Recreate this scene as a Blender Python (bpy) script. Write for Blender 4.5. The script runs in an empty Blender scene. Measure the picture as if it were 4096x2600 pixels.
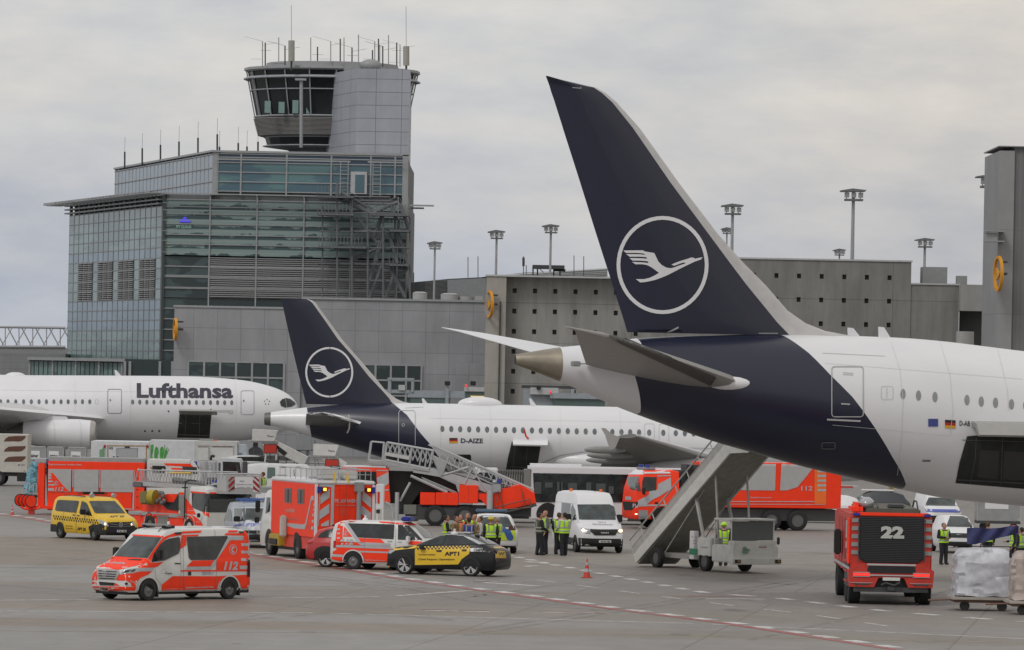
import bpy, bmesh, math, random
from mathutils import Vector as V, Matrix
from mathutils.bvhtree import BVHTree
from math import sin, cos, pi, radians as rad
random.seed(7)
SC = bpy.context.scene; COL = SC.collection
# ---------------------------------------------------------------- camera (200 mm lens, 8 m up, slight roll)
F, CX, HY, HC, ROLL = 22755.0, 2048.0, 1476.0, 8.0, rad(1.1)
cam = bpy.data.objects.new('camera', bpy.data.cameras.new('camera')); COL.objects.link(cam)
cam.data.sensor_width = 36; cam.data.lens = F/4096*36; cam.data.shift_y = 176/4096
cam.data.clip_start = 1; cam.data.clip_end = 6000
cam.matrix_world = Matrix.Translation((0, 0, HC)) @ Matrix.Rotation(pi/2, 4, 'X') @ Matrix.Rotation(ROLL, 4, 'Z')
SC.camera = cam
# ---------------------------------------------------------------- sky, sun, exposure
SC.view_settings.view_transform = 'Standard'; SC.view_settings.look = 'None'
SC.view_settings.exposure = 0.14; SC.view_settings.gamma = 1
wd = bpy.data.worlds.new('World'); SC.world = wd; wd.use_nodes = True
nt = wd.node_tree; nt.nodes.clear()
def N(t, **k):
    n = nt.nodes.new('ShaderNode'+t)
    for a, b in k.items(): setattr(n, a, b)
    return n
def L(a, b): nt.links.new(a, b)
def ramp(fac, stops):
    r = N('ValToRGB'); L(fac, r.inputs[0]); e = r.color_ramp.elements
    while len(e) < len(stops): e.new(0.5)
    for i, (p, c) in enumerate(stops): e[i].position = p; e[i].color = tuple(c)+(1,)
    return r.outputs[0]
def mixc(f, a, b, mode='MIX'):
    m = N('MixRGB', blend_type=mode)
    for s, v in zip(m.inputs, (f, a, b)):
        if hasattr(v, 'links'): L(v, s)
        else: s.default_value = v if not isinstance(v, tuple) else v+(1,)*(4-len(v))
    return m.outputs[0]
SUN_EL, SUN_AZ = rad(48), rad(215)
sky = N('TexSky', sky_type='NISHITA', sun_disc=False, sun_elevation=SUN_EL, sun_rotation=SUN_AZ, air_density=1, dust_density=3)
tc = N('TexCoord'); sep = N('SeparateXYZ'); L(tc.outputs['Generated'], sep.inputs[0])
def noise(vec, scale, det=5, rough=.55, loc=(0,0,0), sc=(1,1,1)):
    mp = N('Mapping'); L(vec, mp.inputs[0]); mp.inputs['Scale'].default_value = sc; mp.inputs['Location'].default_value = loc
    n = N('TexNoise'); L(mp.outputs[0], n.inputs['Vector']); n.inputs['Scale'].default_value = scale
    n.inputs['Detail'].default_value = det; n.inputs['Roughness'].default_value = rough
    return n.outputs['Fac']
grad = ramp(sep.outputs['Z'], [(0, (4.75, 5.05, 5.65)), (.018, (4.95, 5.1, 5.5)), (.042, (5.85, 5.8, 5.85)), (.065, (6.3, 6.2, 6.1)), (.4, (6.5, 6.45, 6.4)), (1, (6.6, 6.6, 6.6))])
c1 = noise(tc.outputs['Generated'], 1, 6, .55, (3.1, 0, .6), (14, 14, 42))
c2 = noise(tc.outputs['Generated'], 1, 7, .6, (1.7, 5, 2.2), (45, 45, 130))
dark = ramp(c1, [(.36, (.82, .86, .92)), (.50, (.97, .98, .99)), (.62, (1.08, 1.06, 1.02))])
fine = ramp(c2, [(.3, (.91, .925, .95)), (.5, (.99, .99, .99)), (.7, (1.06, 1.055, 1.04))])
warm = ramp(sep.outputs['X'], [(0, (1.0, 1.0, 1.0)), (.09, (1.05, 1.0, .94))])
cl = mixc(1.0, grad, dark, 'MULTIPLY'); cl = mixc(1.0, cl, fine, 'MULTIPLY'); cl = mixc(1.0, cl, warm, 'MULTIPLY')
skyc = mixc(.92, sky.outputs[0], cl)
bg = N('Background'); L(skyc, bg.inputs[0]); bg.inputs[1].default_value = 0.1
wo = N('OutputWorld'); L(bg.outputs[0], wo.inputs[0])
sl = bpy.data.lights.new('sun', 'SUN'); sl.energy = 0.9; sl.angle = rad(18); sl.color = (1, .97, .93)
so = bpy.data.objects.new('sun', sl); COL.objects.link(so)
so.rotation_euler = (pi/2-SUN_EL, 0, pi-SUN_AZ)   # light arrives from behind the camera, to its left
# ---------------------------------------------------------------- picture <-> place
_c, _s = cos(ROLL), sin(ROLL)
def unr(px, py):
    dx, dy = px-CX, py-HY
    return dx*_c+dy*_s, -dx*_s+dy*_c
def ray(px, py):
    u, v = unr(px, py); return V((u/F, 1, -v/F))
def W(px, py, d): return V((0, 0, HC))+ray(px, py)*d
def G(px, py):
    r = ray(px, py); return V((0, 0, HC))+r*(-HC/r.z)
class Fr:
    """a frame on the ground: x forward, y left, heading yaw (degrees)"""
    def __init__(s, yaw, px, py, lx=0, ly=0, d=None):
        s.a = rad(yaw); s.X = V((cos(s.a), sin(s.a), 0)); s.Y = V((-sin(s.a), cos(s.a), 0))
        g = G(px, py) if d is None else W(px, py, d)
        s.O = V((g.x, g.y, 0))-s.X*lx-s.Y*ly
    def loc(s, p): p = p-s.O; return V((p.dot(s.X), p.dot(s.Y), p.z))
    def wor(s, p): return s.O+s.X*p[0]+s.Y*p[1]+V((0, 0, p[2]))
    def on(s, px, py, ax='y', val=0):
        r = ray(px, py); A = {'x': s.X, 'y': s.Y, 'z': V((0, 0, 1))}[ax]
        o = V((0, 0, HC)); t = (val+s.O.dot(A)-o.dot(A))/r.dot(A)
        return s.loc(o+r*t)
# ---------------------------------------------------------------- materials
MT = {}
def srgb(h):
    v = [int(h[i:i+2], 16)/255 for i in (0, 2, 4)]
    return tuple(c/12.92 if c <= .04045 else ((c+.055)/1.055)**2.4 for c in v)
def mat(name, col, rough=.5, metal=0, var=.08, scale=3, emit=0, coat=0, bump=0, spec=.5):
    global nt
    if name in MT: return MT[name]
    m = bpy.data.materials.new(name); m.use_nodes = True; nt = m.node_tree
    p = nt.nodes['Principled BSDF']
    if isinstance(col, str): col = srgb(col)
    p.inputs['Roughness'].default_value = rough; p.inputs['Metallic'].default_value = metal
    p.inputs['Coat Weight'].default_value = coat; p.inputs['Specular IOR Level'].default_value = spec
    t = N('TexCoord')
    n = noise(t.outputs['Object'], scale, 5, .6)
    c = ramp(n, [(.3, [x*(1-var) for x in col]), (.7, [min(1, x*(1+var)) for x in col])])
    L(c, p.inputs['Base Color'])
    if emit: p.inputs['Emission Color'].default_value = col+(1,); p.inputs['Emission Strength'].default_value = emit
    if bump:
        b = N('Bump'); b.inputs['Strength'].default_value = bump; L(n, b.inputs['Height']); L(b.outputs[0], p.inputs['Normal'])
    MT[name] = m; return m
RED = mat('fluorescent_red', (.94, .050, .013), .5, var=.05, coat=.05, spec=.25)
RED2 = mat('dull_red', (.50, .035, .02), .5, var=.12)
WHT = mat('white_paint', (.62, .62, .60), .35, var=.04, coat=.2)
PWH = mat('aircraft_white', (.70, .70, .72), .38, var=.035, scale=.6, coat=.15)
GRY = mat('grey_paint', (.27, .275, .28), .5)
SIL = mat('silver_shutter', (.40, .40, .40), .5, metal=.0, var=.06)
REF = mat('reflective_grey', (.42, .43, .45), .5)
BLK = mat('black_plastic', (.012, .012, .013), .55, var=.2)
TYR = mat('tyre_rubber', (.020, .020, .021), .85, var=.25)
RIM = mat('steel_rim', (.16, .16, .165), .45, metal=.4)
ALU = mat('alloy_rim', (.52, .52, .52), .35, metal=.2)
GLS = mat('dark_glass', (.017, .022, .023), .10, var=.85, scale=2.2, spec=.6)
GL2 = mat('tinted_windscreen', (.040, .052, .054), .12, var=.65, scale=1.8, spec=.7)
YEL = mat('yellow_paint', (.72, .46, .02), .4, var=.05, coat=.2)
BLU = mat('blue_beacon', (.015, .03, .28), .25)
AMB = mat('amber_lamp', (1, .42, .05), .3, emit=2.2)
HED = mat('lit_headlamp', (1, .72, .42), .3, emit=2.5)
LMP = mat('clear_lamp', (.38, .39, .40), .15, metal=.3)
TLR = mat('tail_lamp', (.40, .008, .01), .25)
NVY = mat('navy_paint', (.0080, .0100, .029), .30, var=.10, scale=.8, coat=.3)
HIV = mat('hi_vis_yellow', (.50, .88, .03), .7, var=.08, scale=9)
HIO = mat('hi_vis_orange', (.9, .16, .03), .7, var=.08, scale=9)
SKN = mat('skin', (.42, .22, .15), .6)
DRK = mat('dark_cloth', (.016, .018, .024), .85, var=.25, scale=9)
STL = mat('galvanised_steel', (.36, .37, .38), .45, metal=.45)
DST = mat('dark_steel', (.05, .052, .055), .6)
CRM = mat('cream_paint', (.50, .48, .43), .5)
# ---------------------------------------------------------------- objects
BV = {}                      # bodies of a thing, for laying windows, doors, stripes and lettering on its skin
def tag(o, label=None, cat=None, group=None, kind=None):
    if label: o['label'] = label
    if cat: o['category'] = cat
    if group: o['group'] = group
    if kind: o['kind'] = kind
    return o
class Thing:
    def __init__(s, name, label, cat, fr, group=None):
        s.o = bpy.data.objects.new(name, None); COL.objects.link(s.o); s.o.empty_display_size = .3
        s.fr = fr; s.o.location = fr.O; s.o.rotation_euler = (0, 0, fr.a)
        tag(s.o, label, cat, group); s.bv = []
class B:
    def __init__(s): s.bm = bmesh.new()
    def box(s, x0, x1, y0, y1, z0, z1, bev=0, M=None):
        vs = [s.bm.verts.new(p) for p in [(x0,y0,z0),(x1,y0,z0),(x1,y1,z0),(x0,y1,z0),(x0,y0,z1),(x1,y0,z1),(x1,y1,z1),(x0,y1,z1)]]
        fs = [s.bm.faces.new([vs[i] for i in f]) for f in [(3,2,1,0),(4,5,6,7),(0,1,5,4),(1,2,6,5),(2,3,7,6),(3,0,4,7)]]
        if bev:
            es = list({e for f in fs for e in f.edges})
            r = bmesh.ops.bevel(s.bm, geom=es, offset=bev, segments=2, affect='EDGES', clamp_overlap=True)
            vs = [v for v in r['verts']]
        if M: bmesh.ops.transform(s.bm, matrix=M, verts=vs)
        return s
    def cyl(s, p, q, r, r2=None, n=12, cap=True):
        p, q = V(p), V(q); a = (q-p).normalized(); r2 = r if r2 is None else r2
        t = V((0, 0, 1)) if abs(a.z) < .9 else V((1, 0, 0)); u = a.cross(t).normalized(); w = a.cross(u)
        A = []; Bb = []
        for i in range(n):
            k = 2*pi*i/n; d = u*cos(k)+w*sin(k)
            A.append(s.bm.verts.new(p+d*r)); Bb.append(s.bm.verts.new(q+d*r2))
        for i in range(n):
            j = (i+1) % n; s.bm.faces.new((A[i], A[j], Bb[j], Bb[i]))
        if cap: s.bm.faces.new(A[::-1]); s.bm.faces.new(Bb)
        return s
    def bar(s, p, q, w=.05): return s.cyl(p, q, w/2, n=6)
    def tube(s, pts, r, n=6):
        for i in range(len(pts)-1): s.cyl(pts[i], pts[i+1], r, n=n)
        return s
    def prism(s, pts, ax, a, b):
        f = {'y': lambda p, k: (p[0], k, p[1]), 'x': lambda p, k: (k, p[0], p[1]), 'z': lambda p, k: (p[0], p[1], k)}[ax]
        A = [s.bm.verts.new(f(p, a)) for p in pts]; Bb = [s.bm.verts.new(f(p, b)) for p in pts]; n = len(pts)
        s.bm.faces.new(A[::-1]); s.bm.faces.new(Bb)
        for i in range(n): j = (i+1) % n; s.bm.faces.new((A[i], A[j], Bb[j], Bb[i]))
        return s
    def loft(s, rings, closed=True, cap=True):
        R = [[s.bm.verts.new(p) for p in r] for r in rings]; n = len(R[0])
        for a, b in zip(R, R[1:]):
            for i in range(n if closed else n-1):
                j = (i+1) % n; s.bm.faces.new((a[i], a[j], b[j], b[i]))
        if cap and closed: s.bm.faces.new(R[0][::-1]); s.bm.faces.new(R[-1])
        return s
    def ell(s, c, r, n=16, m=10):
        rings = []
        for i in range(1, m):
            t = pi*i/m; rings.append([(c[0]+r[0]*sin(t)*cos(2*pi*k/n), c[1]+r[1]*sin(t)*sin(2*pi*k/n), c[2]-r[2]*cos(t)) for k in range(n)])
        return s.loft(rings)
    def build(s, name, m, T=None, parent=None, smooth=35, label=None, solid=False, kind=None):
        bmesh.ops.recalc_face_normals(s.bm, faces=s.bm.faces)
        me = bpy.data.meshes.new(name); s.bm.to_mesh(me)
        if smooth:
            me.shade_smooth(); me.set_sharp_from_angle(angle=rad(smooth))
        me.materials.append(m)
        o = bpy.data.objects.new(name, me); COL.objects.link(o)
        if T: o.parent = parent or T.o
        if T and solid: T.bv.append(BVHTree.FromBMesh(s.bm))
        s.bm.free()
        if label: o['label'] = label
        if kind: o['kind'] = kind
        return o
def hit(T, px, py, mn=None):
    fr = T.fr; r = ray(px, py); o = fr.loc(V((0, 0, HC))); d = V((r.dot(fr.X), r.dot(fr.Y), r.z)).normalized()
    best = None
    for b in T.bv:
        h = b.ray_cast(o, d)
        if h[0] is not None and (best is None or h[3] < best[2]): best = (h[0], h[1], h[3])
    if best is None: return None
    n = best[1]
    if n.dot(d) > 0: n = -n
    return best[0], n, d
SPLIT = {'yellow_panel', 'reflective_chevron', 'headlamp', 'lit_lamp', 'side_window', 'door_handle', 'tail_lamp', 'window', 'lit_lamp', 'yellow_block', 'blue_block', 'door_window', 'small_vent', 'grille_bar', 'shutter', 'roller_shutter', 'window_band', 'bonnet_vent', 'roof_lamp', 'rear_lamp', 'door_panel', 'shutter_rail', 'fog_lamp', 'window_pillar', 'seen_through_light', 'grille', 'chevron_field'}
def tris(polys):
    bm = bmesh.new()
    for p in polys:
        try: bm.faces.new([bm.verts.new((x, y, 0)) for x, y in p])
        except ValueError: pass
    bm.normal_update(); return bm
def lay(T, name, polys, m, off=.012, step=0, parent=None, label=None, bm=None):
    """lay flat shapes, given where the photo shows them, on the skin of a thing"""
    if not polys and bm is None: return None
    if bm is None and name in SPLIT and len(polys) > 1: return [lay(T, name, [q], m, off, step, parent, label) for q in polys][0]
    bm = bm or tris(polys)
    bmesh.ops.triangulate(bm, faces=bm.faces)
    if step:
        xs = [v.co.x for v in bm.verts]; ys = [v.co.y for v in bm.verts]
        for ax, lo, hi in ((0, min(xs), max(xs)), (1, min(ys), max(ys))):
            k = lo+step
            while k < hi:
                co = (k, 0, 0) if ax == 0 else (0, k, 0); no = (1, 0, 0) if ax == 0 else (0, 1, 0)
                bmesh.ops.bisect_plane(bm, geom=bm.verts[:]+bm.edges[:]+bm.faces[:], plane_co=co, plane_no=no)
                k += step
    bad = []; ok = []; res = {}
    for v in bm.verts:
        h = hit(T, v.co.x, v.co.y)
        if h is None: bad.append(v)
        else: ok.append(v.co.copy()); res[v] = h
    if not ok: bm.free(); return None
    still = []
    for v in bad:                      # past the outline: slide back to the edge of the body
        q = min(ok, key=lambda c: (c-v.co).length_squared); lo, hi = 0.0, 1.0; best = hit(T, q.x, q.y)
        for _ in range(7):
            k = (lo+hi)/2; c = v.co.lerp(q, k); h = hit(T, c.x, c.y)
            if h is None: lo = k
            else: hi = k; best = h
        if best is None: still.append(v)
        else: res[v] = best
    for v, h in res.items(): v.co = h[0]+h[1]*off*.5-h[2]*off
    bad = still
    bmesh.ops.delete(bm, geom=bad, context='VERTS')
    if not bm.faces: bm.free(); return None
    me = bpy.data.meshes.new(name); bm.to_mesh(me); bm.free(); me.materials.append(m); me.shade_smooth()
    o = bpy.data.objects.new(name, me); COL.objects.link(o); o.parent = parent or T.o
    if label: o['label'] = label
    return o
def rect(x0, y0, x1, y1): return [(x0, y0), (x1, y0), (x1, y1), (x0, y1)]
def rrect(x0, y0, x1, y1, r, n=4):
    out = []
    for cx, cy, a in ((x1-r, y0+r, -90), (x1-r, y1-r, 0), (x0+r, y1-r, 90), (x0+r, y0+r, 180)):
        for i in range(n+1): k = rad(a+90*i/n); out.append((cx+r*cos(k), cy+r*sin(k)))
    return out
def oval(cx, cy, rx, ry, n=20, a0=0): return [(cx+rx*cos(a0+2*pi*i/n), cy+ry*sin(a0+2*pi*i/n)) for i in range(n)]
def line(pts, w, closed=False):
    out = []; P = [V(p) for p in pts]; n = len(P)
    for i in range(n if closed else n-1):
        a, b = P[i], P[(i+1) % n]; d = (b-a)
        if d.length < 1e-6: continue
        d.normalize(); k = V((-d.y, d.x))*w/2; e = d*w*.3
        out.append([tuple(a+k-e), tuple(b+k+e), tuple(b-k+e), tuple(a-k-e)])
    return out
def ringp(cx, cy, rx, ry, w, n=40, tilt=0):
    out = []
    def pt(k, q):
        x, y = (rx-q)*cos(k), (ry-q)*sin(k); return (cx+x*cos(tilt)-y*sin(tilt), cy+x*sin(tilt)+y*cos(tilt))
    for i in range(n):
        a, b = 2*pi*i/n, 2*pi*(i+1)/n; out.append([pt(a, 0), pt(b, 0), pt(b, w), pt(a, w)])
    return out
_tx = {}
def text_bm(txt, bold=.0, shear=0):
    cu = bpy.data.curves.new('t', 'FONT'); cu.body = txt; cu.offset = bold; cu.shear = shear; cu.resolution_u = 2
    o = bpy.data.objects.new('t', cu); COL.objects.link(o); dg = bpy.context.evaluated_depsgraph_get()
    me = bpy.data.meshes.new_from_object(o.evaluated_get(dg)); bpy.data.objects.remove(o); bpy.data.curves.remove(cu)
    bm = bmesh.new(); bm.from_mesh(me); bpy.data.meshes.remove(me)
    return bm
def fit_text(txt, p0, p1, h, bold=.02, shear=0):
    """lettering between baseline ends p0 and p1 (photo px), letter height h px"""
    bm = text_bm(txt, bold, shear)
    xs = [v.co.x for v in bm.verts]; ys = [v.co.y for v in bm.verts]; x0, x1, y0, y1 = min(xs), max(xs), 0, max(ys)
    dx, dy = p1[0]-p0[0], p1[1]-p0[1]
    for v in bm.verts:
        s = (v.co.x-x0)/(x1-x0); t = v.co.y/y1*h
        v.co = V((p0[0]+dx*s, p0[1]+dy*s-t, 0))
    return bm
def write(T, txt, p0, p1, h, m, name='lettering', bold=.02, shear=0, step=0, off=.016, parent=None, label=None):
    return lay(T, name, None, m, off, step, parent, label, bm=fit_text(txt, p0, p1, h, bold, shear))
def text3d(T, txt, M, w, h, m, name='lettering', bold=.02, depth=.01, parent=None):
    bm = text_bm(txt, bold); xs = [v.co.x for v in bm.verts]; ys = [v.co.y for v in bm.verts]
    x0, x1, y1 = min(xs), max(xs), max(ys)
    for v in bm.verts: v.co = M @ V(((v.co.x-x0)/(x1-x0)*w-w/2, 0, v.co.y/y1*h))
    me = bpy.data.meshes.new(name); bm.to_mesh(me); bm.free(); me.materials.append(m)
    o = bpy.data.objects.new(name, me); COL.objects.link(o); o.parent = parent or T.o; return o
# star-free crane emblem in a ring, traced in its own units (ring centre 848,713)
CRANE = [(315,515),(585,513),(600,527),(735,550),(760,600),(790,665),(840,715),(900,748),(960,757),(1010,745),(1080,718),(1165,690),(1140,678),(1110,685),(1050,707),(1008,724),(968,708),(1030,680),(1100,655),(1170,635),(1235,612),(1270,613),(1290,628),(1340,616),(1395,608),(1370,638),(1290,665),(1190,712),(1080,765),(980,818),(900,858),(820,890),(740,918),(660,936),(600,946),(545,950),(485,905),(600,905),(680,885),(740,855),(800,820),(740,775),(690,740),(640,715),(580,703),(480,703),(430,670),(560,676),(660,686),(645,662),(560,654),(440,652),(398,618),(540,620),(640,628),(625,606),(540,600),(400,600),(352,565),(500,565),(615,574),(590,556),(500,548),(350,548)]
def crane(cx, cy, k): return [[(cx+(x-848)*k, cy+(y-713)*k) for x, y in CRANE]]
# ================================================================ apron
def ground_mat():
    global nt
    m = bpy.data.materials.new('apron_concrete'); m.use_nodes = True; nt = m.node_tree; p = nt.nodes['Principled BSDF']
    t = N('TexCoord'); ob = t.outputs['Object']; sp = N('SeparateXYZ'); L(ob, sp.inputs[0])
    w = noise(ob, .05, 3); 
    a = N('Math', operation='MULTIPLY_ADD'); L(w, a.inputs[0]); a.inputs[1].default_value = 5; L(sp.outputs['Y'], a.inputs[2])
    b = N('MapRange'); L(a.outputs[0], b.inputs[0]); b.inputs[1].default_value = 140; b.inputs[2].default_value = 340
    br = (.222, .188, .154); gr = (.246, .237, .228); g2 = (.206, .191, .176); dk = (.195, .186, .178)
    def at(y): return (y+2.5-140)/200
    c = ramp(b.outputs[0], [(0, gr), (at(170), gr), (at(171), br), (at(176), br), (at(177), gr), (at(182), gr), (at(184), br), (at(200), g2), (at(204), br), (at(205.5), gr), (at(221), gr), (at(222), br), (at(256), br), (at(258), gr), (at(290), g2), (1, dk)])
    # right-hand half is one grey-brown field with a redder patch by the taxi line
    xr = N('MapRange'); L(sp.outputs['X'], xr.inputs[0]); xr.inputs[1].default_value = -3; xr.inputs[2].default_value = 3
    c = mixc(xr.outputs[0], c, mixc(.55, c, (.228, .208, .192)))
    big = noise(ob, .12, 5, .6, sc=(1, .35, 1)); c = mixc(1.0, c, ramp(big, [(.3, (.90, .89, .88)), (.7, (1.08, 1.08, 1.08))]), 'MULTIPLY')
    mid = noise(ob, .8, 6, .65, sc=(1, .5, 1)); c = mixc(1.0, c, ramp(mid, [(.25, (.84, .84, .84)), (.75, (1.11, 1.11, 1.11))]), 'MULTIPLY')
    st = noise(ob, .35, 8, .7, loc=(7, 3, 0), sc=(1, .6, 1)); c = mixc(1.0, c, ramp(st, [(.28, (.68, .66, .64)), (.40, (1, 1, 1))]), 'MULTIPLY')
    # slab joints 7.5 m apart and narrow cracks
    bk = N('TexBrick'); mp = N('Mapping'); L(ob, mp.inputs[0]); mp.inputs['Scale'].default_value = (1/7.5,)*3; mp.inputs['Rotation'].default_value = (0, 0, rad(7)); L(mp.outputs[0], bk.inputs[0])
    bk.offset = 0; bk.inputs['Scale'].default_value = 1; bk.inputs['Mortar Size'].default_value = .006; bk.inputs['Brick Width'].default_value = 1; bk.inputs['Row Height'].default_value = 1
    bk.inputs['Color1'].default_value = (1, 1, 1, 1); bk.inputs['Color2'].default_value = (.94, .94, .95, 1); bk.inputs['Mortar'].default_value = (.62, .6, .58, 1)
    c = mixc(.75, c, mixc(1.0, c, bk.outputs[0], 'MULTIPLY'))
    L(c, p.inputs['Base Color']); p.inputs['Roughness'].default_value = .62
    bm_ = N('Bump'); bm_.inputs['Strength'].default_value = .15; L(mid, bm_.inputs['Height']); L(bm_.outputs[0], p.inputs['Normal'])
    return m
b = B(); s = 3000; b.bm.faces.new([b.bm.verts.new(p) for p in ((-s, -200, 0), (s, -200, 0), (s, 5000, 0), (-s, 5000, 0))])
g = b.build('ground', ground_mat(), smooth=0); tag(g, kind='structure')
def paint(name, col, var=.25):
    """worn road paint: chips show the concrete's own colour"""
    global nt
    m = bpy.data.materials.new(name); m.use_nodes = True; nt = m.node_tree; p = nt.nodes['Principled BSDF']; t = N('TexCoord')
    n = noise(t.outputs['Object'], 2.2, 8, .75); L(mixc(ramp(n, [(.40, (0, 0, 0)), (.52, (1, 1, 1))]), (.24, .22, .20), col), p.inputs['Base Color']); p.inputs['Roughness'].default_value = .6; return m
PW, PR, PY, PK = paint('white_marking', (.62, .62, .61)), paint('red_marking', (.36, .055, .055)), paint('yellow_marking', (.42, .34, .16)), paint('tar_seam', (.10, .095, .09))
PG = paint('patched_asphalt', (.165, .155, .150))
def mark(name, polys, m, z):
    b = B()
    for p in polys: b.bm.faces.new([b.bm.verts.new((q[0], q[1], z)) for q in p])
    o = b.build(name, m, smooth=0); tag(o, kind='structure'); return o
def gl(pts, w, z, dash=None, off=0):
    """a stripe on the ground through photo points; w metres wide, moved off metres sideways"""
    P = [G(*p).xy for p in pts]; out = []
    L_ = [0]
    for a, b_ in zip(P, P[1:]): L_.append(L_[-1]+(b_-a).length)
    def at(t):
        for i in range(len(P)-1):
            if t <= L_[i+1] or i == len(P)-2:
                d = (P[i+1]-P[i]).normalized(); return P[i]+d*(t-L_[i]), V((-d.y, d.x))
    t = 0; step = 4.0
    while t < L_[-1]-.01:
        e = min(t+(dash[0] if dash else step), L_[-1])
        a, na = at(t); b_, nb = at(e)
        out.append([tuple(a+na*(off-w/2)), tuple(b_+nb*(off-w/2)), tuple(b_+nb*(off+w/2)), tuple(a+na*(off+w/2))])
        t = e+(dash[1] if dash else 0)
    return out
redl = [(-300,2022),(0,2059),(100,2072),(210,2092),(350,2112),(700,2168),(1000,2218),(1199,2251),(1349,2273),(1548,2308),(1747,2338),(1997,2373),(2100,2386),(2196,2400),(2400,2430),(2885,2492),(3200,2540),(3700,2618)]
mark('taxiway_line', gl(redl, .34, .008), PR, .008)
mark('dashed_line', gl(redl, .5, .006, (1.5, 1.35), .5), PW, .006)
mark('lane_line', gl([(-200,2403),(367,2397),(1000,2395),(1498,2388),(1747,2375),(1887,2362)], .2, .004, (8, 1.2)), PW, .0042)
mark('lane_line', gl([(-200,2443),(500,2446),(1098,2448),(2196,2473),(2885,2498),(4200,2560)], .2, .004, (12, .6)), PW, .0044)
mark('lane_line', gl([(-200,2418),(1200,2424),(1700,2432)], .06, .004, (9, 6)), PW, .0046)
mark('yellow_line', gl([(-200,2303),(390,2307),(1500,2322),(3000,2346),(4200,2372)], .09, .004, (20, 1)), PY, .0048)
mark('yellow_line', gl([(-200,2522),(1500,2532),(2400,2536),(4200,2575)], .12, .004), PY, .0050)
mark('yellow_line', gl([(1900,2141),(2500,2146),(4200,2170)], .12, .004), PY, .0052)
mark('guide_dashes', gl([(2150,2320),(2495,2366),(2720,2396),(2960,2426),(3170,2450),(3300,2467),(3600,2512)], .14, .005, (2.3, 2.5)), PW, .0054)
mark('guide_dashes', gl([(2020,2218),(2200,2256),(2340,2282),(2530,2318),(2690,2348),(2830,2372),(3110,2392),(3500,2440),(3760,2462),(4100,2488)], .42, .005, (1.4, 1.5)), PW, .0056)
mark('guide_dashes', gl([(2105,2246),(2186,2256)], .4, .005, (1.2, 1))+gl([(2100,2266),(2170,2262)], .4, .005, (1.2, 1))+gl([(1900,2322),(2060,2330),(2180,2340)], .2, .005, (3, 2)), PW, .0058)
mark('white_line', gl([(2950,2196),(3300,2199),(4200,2216)], .12, .005), PW, .0060)
mark('white_line', gl([(2500,2213),(3300,2222),(4200,2240)], .10, .005), PW, .0062)
mark('white_line', gl([(1400,2195),(2700,2204)], .08, .005), PW, .0064)
mark('stand_marking', gl([(1930,2330),(2150,2344)], .5, .005)+gl([(1700,2442),(1960,2448)], .35, .005)+gl([(2130,2449),(2380,2452)], .35, .005)+gl([(2820,2395),(3060,2397)], .35, .005), PW, .0066)
mark('stand_marking_border', gl([(1890,2325),(2120,2332)], .2, .005)+gl([(1690,2438),(1960,2443)], .18, .005)+gl([(2130,2446),(2320,2449),(2420,2454)], .18, .005)+gl([(2690,2384),(3000,2386)], .25, .005), PR, .0070)
pt = [G(*p).xy for p in ((2780,2372),(3300,2368),(3800,2395),(3950,2425),(3500,2440),(3100,2420))]
mark('patched_asphalt', [[tuple(p) for p in pt]], PG, .0020)
pt = [G(*p).xy for p in ((2150,2407),(2290,2411),(2250,2420),(2160,2414))]
mark('patched_asphalt', [[tuple(p) for p in pt]], PG, .0024)
mark('tar_seam', gl([(-100,2150),(500,2152),(1020,2160)], .25, 0)+gl([(-100,2268),(800,2276),(1030,2280)], .12, 0)+gl([(0,2193),(300,2200),(420,2215)], .12, 0)+gl([(0,2341),(120,2346),(400,2372)], .12, 0)+gl([(1000,2342),(1600,2350),(2200,2372)], .12, 0)+gl([(2200,2290),(2700,2310),(3000,2330)], .1, 0)+gl([(1600,2350),(1900,2410),(2400,2440)], .1, 0)+gl([(3200,2215),(3600,2218)], .1, 0)+gl([(2900,2255),(3400,2262)], .1, 0), PK, .0030)
PT = paint('tyre_marks', (.15, .14, .13)); rnd = random.Random(3); tm = []
for pts, w in (([(300,2230),(900,2262),(1500,2330),(2300,2420)], .22), ([(280,2238),(880,2270),(1480,2338),(2290,2428)], .22), ([(100,2370),(900,2400),(1800,2480)], .25), ([(1900,2520),(2700,2400),(3300,2300),(3700,2235)], .25), ([(1930,2530),(2735,2408),(3340,2306),(3750,2240)], .25), ([(2300,2250),(3000,2330),(3800,2380)], .2), ([(700,2500),(1500,2440),(2300,2330)], .2), ([(0,2215),(500,2250),(900,2330)], .25), ([(3000,2560),(3500,2450),(3900,2330)], .25)): tm += gl(pts, w, .0026, (7, 1.2))
mark('tyre_marks', tm, PT, .0026)
sp_ = []
for _ in range(46):
    e = G(rnd.uniform(0, 4096), rnd.uniform(2130, 2590)); r_ = rnd.uniform(.12, .5); n_ = 9; sp_.append([(e.x+r_*rnd.uniform(.6, 1.2)*cos(2*pi*k/n_), e.y+r_*2.2*rnd.uniform(.6, 1.2)*sin(2*pi*k/n_)) for k in range(n_)])
mark('oil_stains', sp_, mat('oil_stain', (.135, .125, .115), .45, var=.2), .0027)
# a low grassy rise and woodland line closes the horizon far beyond the terminal
b = B(); b.prism([(-1500, 0), (1500, 0), (1200, 9), (400, 12), (-300, 10), (-1200, 12)], 'y', 2600, 2640)
tag(b.build('hills', mat('far_woodland', (.05, .065, .06), .9), smooth=0), kind='structure')
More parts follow.
